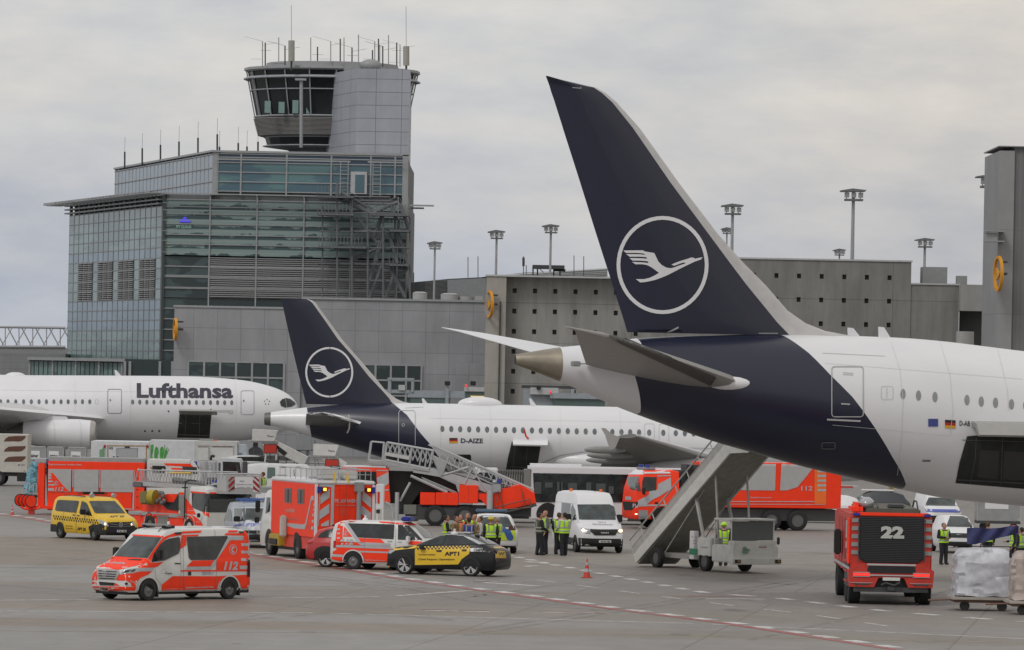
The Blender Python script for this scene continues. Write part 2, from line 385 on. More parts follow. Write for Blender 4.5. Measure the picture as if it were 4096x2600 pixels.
# ================================================================ buildings
def wallmat(name, col, sx, sz, var=.06, mortar=.72, stain=.12, rough=.7):
    """panelled wall: joints every sx by sz metres (object X / Z), rain streaks"""
    global nt
    if name in MT: return MT[name]
    m = bpy.data.materials.new(name); m.use_nodes = True; nt = m.node_tree; p = nt.nodes['Principled BSDF']
    t = N('TexCoord'); ob = t.outputs['Object']; s = N('SeparateXYZ'); L(ob, s.inputs[0])
    ad = N('Math', operation='ADD'); L(s.outputs[0], ad.inputs[0]); L(s.outputs[1], ad.inputs[1])
    cb = N('CombineXYZ'); L(ad.outputs[0], cb.inputs[0]); L(s.outputs[2], cb.inputs[1])
    bk = N('TexBrick'); bk.offset = 0; L(cb.outputs[0], bk.inputs[0]); bk.inputs['Scale'].default_value = 1
    bk.inputs['Brick Width'].default_value = sx; bk.inputs['Row Height'].default_value = sz; bk.inputs['Mortar Size'].default_value = .035; bk.inputs['Mortar Smooth'].default_value = .3
    bk.inputs['Color1'].default_value = tuple(col)+(1,); bk.inputs['Color2'].default_value = tuple(c*(1-var) for c in col)+(1,); bk.inputs['Mortar'].default_value = tuple(c*mortar for c in col)+(1,)
    n = noise(ob, .9, 7, .7, sc=(1, 1, .14)); n2 = noise(ob, .25, 5, .65)
    c = mixc(1.0, bk.outputs[0], ramp(n, [(.3, (1-stain,)*3), (.65, (1.04,)*3)]), 'MULTIPLY')
    c = mixc(1.0, c, ramp(n2, [(.3, (.87,)*3), (.7, (1.07,)*3)]), 'MULTIPLY')
    L(c, p.inputs['Base Color']); p.inputs['Roughness'].default_value = rough; MT[name] = m; return m
def glassmat(name, pale, deep, cover=.5, rough=.18, sc=(.35, .35, .9), band=None):
    """glazing with uneven pale and dark reflections put into its colour"""
    global nt
    if name in MT: return MT[name]
    m = bpy.data.materials.new(name); m.use_nodes = True; nt = m.node_tree; p = nt.nodes['Principled BSDF']
    t = N('TexCoord'); n = noise(t.outputs['Object'], 1, 5, .5, sc=sc)
    if band:      # each pane: reflection painted into the colour, pale above, dark below, wavering edge
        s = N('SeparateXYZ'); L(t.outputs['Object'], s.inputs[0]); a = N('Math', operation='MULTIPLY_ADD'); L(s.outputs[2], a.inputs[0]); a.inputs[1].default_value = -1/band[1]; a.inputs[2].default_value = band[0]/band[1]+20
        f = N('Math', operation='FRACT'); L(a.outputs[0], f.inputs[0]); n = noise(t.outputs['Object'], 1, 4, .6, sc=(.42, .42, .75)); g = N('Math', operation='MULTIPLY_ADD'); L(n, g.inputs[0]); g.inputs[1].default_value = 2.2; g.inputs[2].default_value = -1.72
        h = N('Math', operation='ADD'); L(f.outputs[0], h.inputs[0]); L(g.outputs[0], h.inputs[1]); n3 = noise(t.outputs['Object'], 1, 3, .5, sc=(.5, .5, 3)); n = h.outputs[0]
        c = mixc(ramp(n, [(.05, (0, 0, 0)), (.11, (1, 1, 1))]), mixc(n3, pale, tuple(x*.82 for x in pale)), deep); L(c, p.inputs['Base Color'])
    else: L(ramp(n, [(cover-.03, deep), (cover+.02, pale)]), p.inputs['Base Color']); p.inputs['Roughness'].default_value = rough
    p.inputs['Specular IOR Level'].default_value = .6; MT[name] = m; return m
MUL = mat('mullion_grey', (.30, .31, .32), .5)
LOUV = mat('louvre_grey', (.27, .27, .275), .6)
LOUD = mat('louvre_shadow_grey', (.10, .105, .105), .7)
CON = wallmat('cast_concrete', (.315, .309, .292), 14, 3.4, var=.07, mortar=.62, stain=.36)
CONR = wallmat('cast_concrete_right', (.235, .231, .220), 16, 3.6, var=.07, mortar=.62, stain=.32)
PAN = wallmat('stone_panels', (.315, .320, .338), 2.07, 1.85, var=.08, mortar=.70)
TPN = wallmat('metal_panels', (.36, .375, .42), 2.55, 1.30, var=.03, mortar=.45, stain=.06, rough=.5)
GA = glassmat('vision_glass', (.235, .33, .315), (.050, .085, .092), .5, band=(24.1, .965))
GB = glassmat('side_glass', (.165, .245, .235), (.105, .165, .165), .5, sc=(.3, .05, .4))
GC = glassmat('upper_glass', (.105, .205, .215), (.065, .13, .165), .5, sc=(.1, .1, .3))
GD = glassmat('upper_side_glass', (.155, .225, .28), (.12, .18, .23), .5, sc=(.3, .1, .3))
GK = glassmat('dark_teal_glass', (.050, .078, .080), (.022, .036, .038), .55, sc=(.3, .3, .6))
GN = mat('navy_glass', (.035, .065, .10), .2)
def world_thing(name, label, cat, group=None):
    fr = Fr(0, 0, 0, d=1); fr.O = V((0, 0, 0)); return Thing(name, label, cat, fr, group)
def bx(b, pxa, pxb, d, zt, zb, depth, bev=0):
    """box whose front lies at distance d between photo columns"""
    xa = (pxa-CX)/F*d; xb = (pxb-CX)/F*d; b.box(xa, xb, d, d+depth, zb, zt, bev); return xa, xb
def zat(px, py, d): return W(px, py, d).z
def xat(px, py, d): return W(px, py, d).x
# ---------------- glass office block with the two-storey upper block
D0 = 561.0
Z = lambda v: 8+v/F*D0
X0, X1 = -34.7, -10.6; LX, LY = -47.4, 607.0; zr = 24.6
bld = world_thing('office_building', 'tall green glass office block carrying a set-back upper block and external stair', 'building')
b = B(); b.prism([(X0+.3, D0+.4), (X1-.3, D0+.4), (X1-.3, 618), (LX+.5, LY)], 'z', 0, zr); b.build('wall', mat('core_grey', (.12, .125, .13), .7), bld, smooth=0)
# front glazing: rows of panes per storey
cols = [-34.7, -30.05, -25.4, -20.75, -16.1, -11.45]
cols = [X0+(X1-X0)*k/5.2 for k in range(6)]+[X1]
rows = []; z = zr-1.0
hgt = [.7, 1.25, 1.25, 1.25, 1.25, 1.25, 1.4]
zz = zr
rowz = [24.1, 23.4, 22.7, 21.7, 20.65, 19.7, 18.55]
for i in range(6):
    b = B()
    for k in range(6):
        b.box(cols[k]+.07, cols[k+1]-.07, D0+.08, D0+.3, rowz[i+1]+.06, rowz[i]-.06)
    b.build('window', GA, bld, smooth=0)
zl = rowz[6]; lv = [zl, 16.6, 15.35, 14.4]
for a, c in zip(lv, lv[1:]):
    for k in range(1, 5):
        b = B(); bd = B(); bd.box(cols[k]+.05, cols[k+1]-.05, D0+.12, D0+.3, c+.08, a-.08)
        z = c+.15
        while z < a-.15: b.box(cols[k]+.07, cols[k+1]-.07, D0-.02, D0+.14, z, z+.10); z += .2
        b.build('louvre', LOUV, bld, smooth=0); bd.build('louvre_backing', LOUD, bld, smooth=0)
b = B()
for i in range(16):
    z = zl-i*1.04
    for k in ((0, 1), (5, 6)):
        if z > 2: b.box(cols[k[0]]+.07, cols[k[1]]-.07, D0+.08, D0+.3, z-.98, z-.06)
for k in range(1, 5): b.box(cols[k]+.07, cols[k+1]-.07, D0+.08, D0+.3, lv[3]-1.0, lv[3]-.08)
b.build('window', GK, bld, smooth=0, label='dark lower windows')
b = B()
for x in cols: b.box(x-.07, x+.07, D0-.08, D0+.3, 2, zr+.1)
for z in rowz+lv+[zl-1.04*i for i in range(1, 16)]: b.box(X0, X1, D0-.04, D0+.2, z-.05, z+.05)
for z in [r+.33 for r in rowz[1:]]: b.box(X0, X1, D0-.5, D0-.46, z-.025, z+.025)
b.build('window_frame', MUL, bld, smooth=0)
# side facade: 21 bays of narrow panes going back
def sp(t, o=0): # t 0..1 from corner to back; o outward
    return (X0+(LX-X0)*t-o*.96, D0+(LY-D0)*t-o*.27)
NB = 18
srows = [zr-1.2-1.02*i for i in range(20)]
for i in range(19):
    a, c = srows[i], srows[i+1]
    b = B(); bl = B(); blv = False
    for k in range(NB):
        t0, t1 = (k+.06)/NB, (k+.94)/NB; p, q = sp(t0, .1), sp(t1, .1)
        isl = i in (5, 6, 7, 8) and (k % 4) in (1, 2, 3) and k < 16
        tgt = bl if isl else b; blv |= isl
        if isl:
            z = c+.08
            while z < a-.1: tgt.prism([p, q, sp(t1, .2), sp(t0, .2)], 'z', z, z+.1); z += .2
        else: tgt.prism([p, q, sp(t1, .02), sp(t0, .02)], 'z', c+.05, a-.05)
        if isl and k % 4 == 3: bl.build('louvre', LOUV, bld, smooth=0); bl = B()
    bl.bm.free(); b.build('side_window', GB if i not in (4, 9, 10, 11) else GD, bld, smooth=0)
b = B()
for k in range(NB+1):
    t = k/NB; w = .26/48; b.prism([sp(t-w, .06), sp(t+w, .06), sp(t+w, -.2), sp(t-w, -.2)], 'z', 2, zr-.2)
b.build('mullion', mat('mullion_black', (.055, .065, .065), .5), bld, smooth=0); b = B()
for z in srows: b.prism([sp(0, .14), sp(1, .14), sp(1, -.1), sp(0, -.1)], 'z', z-.045, z+.045)
for z in (zr-.15, zr-.55, zr-.95): b.prism([sp(-.01, .6), sp(1.01, .6), sp(1, -.1), sp(0, -.1)], 'z', z-.07, z+.07)
b.build('window_frame', mat('mullion_dark', (.20, .215, .22), .5), bld, smooth=0)
# projecting louvred roof canopy
b = B()
for k in range(26):
    t0 = k/26; A, Bq = sp(t0, 1.9), sp(t0+.025, 1.9); b.prism([A, Bq, sp(t0+.025, -.5), sp(t0, -.5)], 'z', zr+.05+.2*0, zr+.18)
b.prism([sp(1.12, 1.9), sp(-.02, 1.9), sp(-.02, 1.6), sp(1.12, 1.6)], 'z', zr, zr+.25); b.prism([sp(1.16, 1.2), sp(1.0, 1.2), sp(1.0, -.4), sp(1.16, -.4)], 'z', zr, zr+.22)
for k in range(3): b.box(X0, X1-4.2, D0-.9-k*.25, D0-.78-k*.25, zr-.0, zr+.1)
for x in cols[:6]: b.box(x-.05, x+.05, D0-1.5, D0, zr-.08, zr+.02)
b.box(X1+.2, X1+2.6, D0-1, D0-.4, zr-.75, zr-.6); b.box(X1+.2, X1+1.6, D0-.6, D0+2, zr-.95, zr-.85)
b.build('canopy', MUL, bld, smooth=0)
# upper block
UX0, UX1 = -29.8, -10.7; UX2, UY2 = -43.4, 618.0; uz = 28.9
b = B(); b.prism([(UX0+.3, D0+.5), (UX1-.2, D0+.5), (UX1-.2, 610), (UX2+.4, UY2)], 'z', zr, uz-.1); b.build('upper_wall', mat('core_grey', (.12, .125, .13), .7), bld, smooth=0)
ucol = [UX0+.5, UX0+2.7, UX0+7.3, UX0+11.8, UX0+15.2, UX0+16.9, UX0+18.6, UX1-.4][0:8]
ucol = [UX0+.4, UX0+2.7, UX0+7.2, UX0+11.6, UX0+15.5, UX0+16.3+1.6, UX0+18.7][0:7]
ur = [uz-.2, 27.85, 26.9, 25.95, 25.0]
for i, m in ((0, GN), (1, GC), (2, GC), (3, GC)):
    b = B()
    for k in range(len(ucol)-1): b.box(ucol[k]+.07, ucol[k+1]-.07, D0+.1, D0+.3, ur[i+1]+.05, ur[i]-.05)
    b.build('upper_window', m, bld, smooth=0)
b = B()
for x in ucol: b.box(x-.08, x+.08, D0-.05, D0+.3, zr, uz)
for z in ur+[uz-.55]: b.box(UX0, UX1, D0-.02, D0+.3, z-.05, z+.05)
b.box(UX0-.1, UX1+.1, D0-.1, D0+1, uz-.1, uz+.12); b.box(UX0-.1, UX0+.35, D0-.1, D0+.5, zr, uz); b.box(UX1-.45, UX1+.1, D0-.1, D0+.6, zr-2, uz)
b.box(UX0+.3, UX1-5.6, D0-.7, D0-.6, uz-.85, uz-.7); b.box(UX1-3.9, UX1+.1, D0-.7, D0-.6, uz-.85, uz-.7)
b.build('upper_frame', MUL, bld, smooth=0)
def us(t, o=0): return (UX0+(UX2-UX0)*t-o*.97, D0+(UY2-D0)*t-o*.24)
for i in range(3):
    b = B(); za = uz-.3-i*1.35
    for k in range(26): b.prism([us((k+.06)/26, .1), us((k+.94)/26, .1), us((k+.94)/26, -.1), us((k+.06)/26, -.1)], 'z', za-1.28, za-.06)
    b.build('upper_side_window', GD, bld, smooth=0)
b = B()
for k in range(27): t = k/26; b.prism([us(t-.0012, .12), us(t+.0012, .12), us(t+.0012, -.2), us(t-.0012, -.2)], 'z', zr, uz)
for z in (uz-.28, uz-1.63, uz-2.98, uz-4.3): b.prism([us(0, .2), us(1, .2), us(1, -.1), us(0, -.1)], 'z', z-.05, z+.05)
b.prism([us(-.005, .3), us(1, .3), us(1, -1), us(-.005, -1)], 'z', uz-.08, uz+.12)
b.build('upper_frame', MUL, bld, smooth=0)
b = B(); z = zr+.3
while z < zr+1.35: b.prism([us(.62, .35), us(.86, .35), us(.86, .1), us(.62, .1)], 'z', z, z+.12); b.prism([us(.93, .35), us(.99, .35), us(.99, .1), us(.93, .1)], 'z', z, z+.12); z += .22
b.build('louvre', LOUV, bld, smooth=0)
# service door and ladders on the upper block
b = B(); b.box(UX1-5.55, UX1-3.95, D0-.5, D0+.05, zr+.35, uz-1.75); b.build('door_surround', mat('pale_metal', (.42, .43, .44), .5), bld, smooth=0)
b = B(); b.box(UX1-5.1, UX1-4.2, D0-.56, D0-.5, zr+.5, uz-2.05); b.build('door', GC, bld, smooth=0)
b = B()
for xl in (UX1-6.6, UX1-3.4):
    for dx in (0, .75): b.box(xl+dx, xl+dx+.08, D0-.75, D0-.65, zr+.2, uz-.8)
    z = zr+.3
    while z < uz-1: b.box(xl, xl+.8, D0-.72, D0-.68, z, z+.05); z += .38
b.build('ladder', MUL, bld, smooth=0)
# roof-top rods
for px, y0, y1 in ((499,662,607),(569,650,593),(642,635,579),(716,622,566),(792,607,551),(869,603,537),(878,603,587),(953,604,572),(1032,605,567),(1510,613,558),(1541,613,549),(988,604,586)):
    t = max(0, (841-px)/393) if px < 841 else 0; d = D0+1+t*54 if px < 841 else D0+1.5
    b = B(); p = W(px, y0, d); q = W(px, y1, d); b.cyl(p-V((0, 0, .3)), q, .10, n=6); b.cyl(q, q+V((0, 0, 1.6)), .015, n=4)
    b.build('roof_antenna', DST, bld, smooth=0)
# external escape stair
st = B(); stl = B()
def SB(x0, y0, x1, y1, w, dd=3.0): st.bar(W(x0, y0, D0-dd), W(x1, y1, D0-dd), w)
for x, y0, y1 in ((1349, 730, 1200), (1471, 850, 1200), (1533, 860, 1200), (1640, 868, 1200), (1408, 790, 1200)): SB(x, y0, x, y1, .22, 3.2)
for x, y0, y1 in ((1290, 825, 1190), (1580, 810, 1195)): SB(x, y0, x, y1, .16, 1.0)
for y in (785, 800, 850, 925, 990, 1055, 1120): SB(1275, y, 1560, y+3, .16)
for y in (858, 925, 990, 1060): SB(1560, y, 1640, y+2, .2)
fl = [((1352,792),(1490,855)),((1362,800),(1500,862)),((1365,770),(1470,830)),((1480,858),(1590,808)),((1600,815),(1635,920)),((1560,815),(1600,920)),((1585,925),(1632,1050)),((1555,930),(1590,1052)),((1550,1055),(1620,1190)),((1530,865),(1495,950)),((1535,940),(1500,1060)),((1520,960),(1480,1130)),((1430,870),(1520,985)),((1400,925),(1520,925)),((1405,1040),(1520,990)),((1480,1190),(1530,1060)),((1575,1100),(1545,1190)),((1605,1100),(1632,1070))]
for (a, c), (e, f) in fl: SB(a, c, e, f, .38, 2.4); SB(a, c-22, e, f-22, .07, 2.4)
st.build('stair_frame', mat('stair_steel', (.13, .14, .15), .6), bld, smooth=0)
for x0, x1, y in ((1275,1420,790),(1480,1640,862),(1280,1470,990),(1560,1640,926),(1560,1638,1062),(1275,1420,860)):
    p, q = W(x0, y, D0), W(x1, y, D0); stl.box(p.x, q.x, D0-4, D0-1, p.z-.1, p.z+.1)
    for k in range(int((q.x-p.x)/.35)): stl.box(p.x+k*.35, p.x+k*.35+.06, D0-4, D0-3.95, p.z, p.z+1.05)
    stl.build('stair_landing', mat('stair_steel', 0), bld, smooth=0); stl = B()
# lit figure seen in one window (cloud-shaped blue light with words below)
b = B(); p = W(740, 880, D0-.05); b.prism([(p.x-.55, p.z-.22), (p.x+.55, p.z-.22), (p.x+.5, p.z+.02), (p.x+.2, p.z+.05), (p.x+.1, p.z+.28), (p.x-.1, p.z+.3), (p.x-.25, p.z+.08), (p.x-.5, p.z+.05)], 'y', D0-.1, D0-.02)
b.build('lit_sign', mat('blue_light', (.10, .08, .85), .5, emit=.25), bld, smooth=0)
p = W(735, 912, D0-.1); text3d(bld, 'MY CLOUD', Matrix.Translation(p) @ Matrix.Rotation(pi/2, 4, 'X') @ Matrix.Rotation(-pi/2, 4, 'X'), 1.5, .28, mat('pale_green_light', (.35, .6, .5), .5), 'sign_lettering')
# ---------------- control tower
tw = world_thing('control_tower', 'airport control tower with flared dark glass cab beside a pale panelled shaft', 'control tower')
b = B(); sx0, sx1 = -15.85, -10.65; zt = 8+(1152-12)/F*D0
b.prism([(sx0, D0+1.2), (sx1, D0+1.2), (sx1-.3, 590), (-19.2, 590), (-19.2, 574.5)], 'z', uz-.2, zt+1.3); b.build('shaft', TPN, tw, smooth=0)
TC = V((-18.9, 580, 0)); 
def tz(py): return zat(1330, py, 576)
def ring_r(r): return r
TR = [(285, 8.75), (310, 8.55), (322, 8.65), (468, 7.75)]
def tring(r, z, n=20): return [(TC.x+r*cos(2*pi*k/n+.08), TC.y+r*sin(2*pi*k/n+.08), z) for k in range(n)]
b = B(); b.loft([tring(r-.1, tz(y)) for y, r in ((290, 8.7), (468, 7.75))]); b.build('cab_glass', mat('cab_glass', (.012, .016, .019), .08, var=.4, scale=.4), tw, smooth=10)
b = B(); b.loft([tring(r, tz(y)) for y, r in ((474, 7.85), (545, 7.4), (549, 6.75))]); b.build('louvre_band', mat('cab_louvre', (.15, .145, .14), .6), tw, smooth=0)
b = B()
for i in range(14): z = tz(476)-(tz(476)-tz(545))*i/14; r = 7.92-.48*i/14; b.loft([tring(r, z), tring(r+.04, z-.05), tring(r-.02, z-.1)])
b.build('louvre_slat', mat('cab_slat', (.21, .205, .2), .6), tw, smooth=0)
b = B(); b.loft([tring(6.75, tz(549)), tring(6.5, tz(582))]); b.build('lower_glass', mat('cab_glass', 0), tw, smooth=10)
b = B(); b.loft([tring(6.9, tz(582)), tring(7.0, tz(586)), tring(4.6, tz(598)), tring(4.2, tz(604)), tring(3.6, uz)]); b.build('base_ring', MUL, tw, smooth=0)
b = B(); b.loft([tring(8.95, tz(272)), tring(9.0, tz(282)), tring(8.75, tz(288)), tring(8.0, tz(288))]); b.loft([tring(6.8, tz(272)), tring(6.7, tz(250))]); b.build('roof', mat('roof_grey', (.27, .275, .285), .6), tw, smooth=20)
b = B()
for k in range(20):
    a = 2*pi*k/20+.08
    b.bar((TC.x+8.72*cos(a), TC.y+8.72*sin(a), tz(288)), (TC.x+7.8*cos(a), TC.y+7.8*sin(a), tz(470)), .14)
for y, r in ((312, 8.75), (316, 8.95), (363, 8.33), (468, 7.85), (549, 6.8)):
    R_ = tring(r, tz(y)); 
    for p, q in zip(R_, R_[1:]+R_[:1]): b.bar(p, q, .2 if y != 363 else .13)
b.build('cab_frame', mat('cab_frame', (.30, .31, .33), .5), tw, smooth=0)
b = B()
for k in range(5): b.box(TC.x-6.5+k*1.4, TC.x-5.9+k*1.4, TC.y-7.4, TC.y-7.0, tz(462), tz(420)+random.random()*.4)
b.build('console', mat('cab_interior', (.20, .30, .28), .6), tw, smooth=0)
ants = [(1050,165,270),(1061,170,270),(1115,150,265),(1140,183,262),(1243,150,262),(1270,187,262),(1323,165,260),(1361,155,262),(1376,150,262),(1408,190,245),(1434,138,265),(1490,200,262),(1499,165,262),(1514,155,262),(1519,180,262),(1531,185,262),(1554,140,265),(1587,170,262),(1600,178,262)]
for i, (px, y0, y1) in enumerate(ants):
    b = B(); p, q = W(px, y1+5, 573+(i % 3)*3), W(px, y0, 573+(i % 3)*3); b.cyl(p, q, .055+.02*(i % 2), n=6)
    if i % 3 == 0: b.bar(q, q+V((-1.8, 0, .45)), .03); b.bar(q-V((0, 0, .4)), q+V((1.5, 0, -.1)), .03); b.bar(q-V((0, 0, 1.8)), q+V((-1.1, 0, -1.8)), .03)
    if i % 4 == 1: b.bar(q+V((-.5, 0, -.8)), q+V((.6, 0, -.8)), .03)
    b.build('antenna', DST if i % 2 else mat('pale_rod', (.28, .29, .3), .5), tw, smooth=0)
for px, y0, y1, yt in ((1166,162,245,0),(1625,185,262,5)):
    b = B(); p, q = W(px, y1, 571), W(px, y0, 571); b.cyl(p, q, .33, n=10); b.build('radome_antenna', mat('antenna_cream', (.33, .32, .28), .6), tw)
    b = B(); b.cyl(q, W(px-1, yt+20, 571), .022, n=6); b.cyl(p-V((0, 0, .9)), p, .12, n=6); b.build('antenna', DST, tw, smooth=0)
b = B(); p = W(1440, 262, 572); b.box(p.x-1.6, p.x+1.6, 571, 574, p.z-.7, p.z+.3, .1); b.ell((p.x+1.1, 571, p.z), (1.1, .8, .6)); b.build('roof_plant', GRY, tw)
b = B(); q = W(1212, 300, D0+8)
b.cyl(W(1205, 590, 567), W(1205, 318, 567), .17, n=8); b.box(W(1205, 318, 567).x-.6, W(1205, 318, 567).x+.5, 566.6, 567.4, W(1205, 318, 567).z-.1, W(1205, 318, 567).z+.1); b.build('cab_mast', MUL, tw)
# ---------------- ring signs: crane in a ring, on short brackets
SGN = mat('amber_sign', (.62, .27, .012), .5, var=.03)
def ring_sign(px, py, d, rad_m, yaw, label, kx=1):
    t = Thing('ring_sign', label, 'sign', Fr(yaw, px, py, d=d), 'round amber emblem signs on wall edges')
    z = zat(px, py, d); b = B(); n = 36
    R1 = [(rad_m*cos(2*pi*k/n), rad_m*sin(2*pi*k/n)) for k in range(n)]; k_ = .86
    for i in range(n):
        a, c = R1[i], R1[(i+1) % n]
        b.prism([(a[0], z+a[1]), (c[0], z+c[1]), (c[0]*k_, z+c[1]*k_), (a[0]*k_, z+a[1]*k_)], 'y', -.11, .11)
    b.build('ring', SGN, t, smooth=0)
    b = B(); s = rad_m/626*.98; b.prism([((x-848)*s, z-(y-713)*s) for x, y in CRANE], 'y', -.07, .07); b.build('emblem', SGN, t, smooth=0)
    b = B(); b.box(-.05, .05, .1, .7, z-.1, z+.1); b.box(-.05, .05, .1, .7, z+rad_m*.6, z+rad_m*.6+.15); b.build('bracket', DST, t, smooth=0)
ring_sign(701, 1317, 499, .98, -80, 'small amber crane ring sign on the left corner of the grey panelled terminal')
ring_sign(1958, 1217, 478, 1.15, -76, 'amber crane ring sign on the concrete pier left of the hole-pierced wall')
ring_sign(3993, 1095, 438, 1.38, -82, 'large amber crane ring sign on the tall block at the right edge')
# ---------------- grey panelled terminal
tb = world_thing('terminal_building', 'long low grey stone-panelled terminal wall with two bands of dark windows', 'building')
D1 = 500.0; zA = zat(900, 1232, D1); zB = zat(1600, 1203, D1)
xl, xm, xr_ = xat(697, 1300, D1), xat(1205, 1300, D1), xat(1945, 1300, D1)
b = B(); b.box(xl, xm, D1, D1+40, 0, zA); b.box(xm+.001, xr_, D1+.3, D1+40, 0, zB); b.build('wall', PAN, tb, smooth=0)
b = B(); b.box(xl-.1, xm, D1-.1, D1+.5, zA, zA+.18); b.box(xm, xr_, D1+.15, D1+.8, zB, zB+.18); b.build('coping', MUL, tb, smooth=0)
for nm, x0, x1, n, y0, y1, dd in (('l', 752, 1136, 6, 1447, 1580, 0), ('r', 1440, 1686, 4, 1447, 1580, .3)):
    xa, xb = xat(x0, 1500, D1), xat(x1, 1500, D1); za, zb_ = zat(900, y0, D1), 2.5
    b = B(); b.box(xa, xb, D1-.03+dd, D1+.1+dd, zb_, za); b.build('window', GK, tb, smooth=0)
    b = B()
    for k in range(n+1): x = xa+(xb-xa)*k/n; b.box(x-.09, x+.09, D1-.12+dd, D1+.05+dd, zb_, za)
    for z in (za, za-1.35, za-2.7, za-4): b.box(xa, xb, D1-.1+dd, D1+.05+dd, z-.07, z+.07)
    b.build('window_frame', MUL, tb, smooth=0)
b = B(); xa = xat(1825, 1450, D1); b.box(xa, xr_, D1-1.5, D1+.2, 2, zat(1850, 1452, D1)); b.build('projecting_bay', PAN, tb, smooth=0)
# roof plant behind the parapet
for px, py, r, h, lb in ((1680, 1172, .66, 1.4, 'left pale'), (1798, 1178, .8, 1.2, 'right pale')):
    p = W(px, py, 512); f_ = Fr(0, px, py, d=512); t = Thing('roof_tank', 'squat pale cylinder tank on the terminal roof, the %s one' % ('left' if px < 1700 else 'right'), 'tank', f_)
    b = B(); b.cyl((0, 0, p.z-2), (0, 0, p.z), r, n=18); b.cyl((0, 0, p.z), (0, 0, p.z+.12), r*1.03, r*.6, n=18)
    if px > 1700: b.cyl((1.4, .6, p.z-2), (1.4, .6, p.z-.15), .75, n=16); b.box(2.3, 3.0, 0, 1, p.z-2, p.z-.1)
    b.build('drum', mat('tank_metal', (.34, .34, .33), .5), t)
# dark ribbed hall behind
hl = world_thing('hangar_building', 'dark ribbed metal hall roof showing above the terminal', 'building')
b = B(); D2 = 560.0
def q2(px, py): p = W(px, py, D2); return (p.x, p.z)
b.prism([q2(1640, 1130), q2(1800, 1115), q2(1960, 1107), q2(1960, 1300), q2(1640, 1300)], 'y', D2, D2+60); b.build('wall', mat('ribbed_dark', (.055, .06, .065), .6), hl, smooth=0)
b = B()
for i in range(18): y = 1118+i*5; p, q = W(1700, y+8, D2), W(1945, y-2, D2); b.bar(p-V((0, .1, 0)), q-V((0, .1, 0)), .06)
b.build('rib', mat('rib_grey', (.15, .155, .16), .5), hl, smooth=0)
b = B(); b.prism([q2(1790, 1120), q2(1945, 1112), q2(1945, 1215), q2(1790, 1205)], 'y', D2-.35, D2-.15); b.build('louvre_panel', mat('louvre_pale', (.23, .24, .25), .5), hl, smooth=0)
b = B(); b.prism([q2(1930, 1108), q2(2100, 1090), q2(2430, 1076), q2(2430, 1140), q2(1930, 1130)], 'y', D2, D2+60); b.build('roof', mat('ribbed_roof', (.19, .195, .2), .6), hl, smooth=0)
b = B(); b.bar(W(1945, 1107, D2-1), W(2430, 1076, D2-1), .25)
for i in range(4): b.bar(W(2010, 1106+i*4, D2-.3), W(2430, 1086+i*7, D2-.3), .07)
b.build('roof_edge', mat('pale_metal', 0), hl, smooth=0)
# ---------------- hole-pierced concrete building
cb = world_thing('concrete_building', 'raw concrete building pierced with rows of small square holes', 'building')
D3 = 480.0; zc = zat(2200, 1110, D3); ztp = zat(3300, 1042, D3)
xa, xb, xc, xd, xe = [xat(x, 1300, D3) for x in (1943, 2013, 2985, 3641, 3835)]
HOLE = [(c, r) for c in range(13) for r in range(7)]
hx = [xat(2056+81.2*k, 1300, D3) for k in range(22)]; hz = [zat(2300, y, D3) for y in (1167, 1249, 1330, 1410, 1490, 1570, 1652)]
def pierced(b, x0, x1, z0, z1, cx, cz, y, hw=.17, hh=.2):
    """front wall as slabs round real square openings"""
    cx = [c for c in cx if x0+.3 < c < x1-.3]; cz = sorted(c for c in cz if z0+.3 < c < z1-.3)
    zz = z0
    for c in cz:
        b.box(x0, x1, y, y+.5, zz, c-hh)
        xx = x0
        for k in cx: b.box(xx, k-hw, y, y+.5, c-hh, c+hh); xx = k+hw
        b.box(xx, x1, y, y+.5, c-hh, c+hh); zz = c+hh
    b.box(x0, x1, y, y+.5, zz, z1)
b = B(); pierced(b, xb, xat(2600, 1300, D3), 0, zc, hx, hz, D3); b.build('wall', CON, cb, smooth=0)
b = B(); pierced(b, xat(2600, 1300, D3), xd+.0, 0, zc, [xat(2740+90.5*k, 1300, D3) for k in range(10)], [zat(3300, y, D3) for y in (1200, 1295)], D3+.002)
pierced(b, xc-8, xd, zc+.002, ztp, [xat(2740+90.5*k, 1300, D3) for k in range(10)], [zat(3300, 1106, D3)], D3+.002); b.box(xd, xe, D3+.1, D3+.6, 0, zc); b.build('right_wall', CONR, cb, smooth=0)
b = B(); b.box(xb, xe, D3+.52, D3+40, 0, zc-.05); b.box(xc-8, xd, D3+.52, D3+40, zc-.05, ztp-.05); b.build('core', mat('hole_shade', (.13, .125, .115), .9), cb, smooth=0)
b = B(); b.box(xa, xb+.2, D3-1.6, D3+2, 0, zc-.05); b.build('pier', wallmat('pier_concrete', (.37, .355, .32), 14, 3.4, stain=.18), cb, smooth=0)
b = B(); b.box(xa-.1, xat(2650, 1100, D3), D3-1.7, D3+.6, zc-.02, zc+.12); b.box(xc-8, xd+.1, D3-.1, D3+.6, ztp, ztp+.14); b.box(xd, xe+.1, D3, D3+.6, zc, zc+.13); b.build('coping', mat('pale_metal', 0), cb, smooth=0)
b = B(); b.cyl((xa+1.2, D3-1.75, 2), (xa+1.2, D3-1.75, zc-2.1), .07, n=6); b.build('downpipe', DST, cb, smooth=0)
b = B(); xf, xg = xat(3835, 1200, D3), xat(3990, 1200, D3); b.box(xf, xg, D3-2, D3+4, zat(3900, 1245, D3), zc+.05); b.build('bridge_wall', wallmat('pale_render', (.33, .325, .31), 9, 9, stain=.15), cb, smooth=0)
b = B(); b.box(xf+.3, xg, D3+2.5, D3+3, 0, zat(3900, 1245, D3)); b.build('recess', mat('recess_grey', (.10, .11, .105), .8), cb, smooth=0)
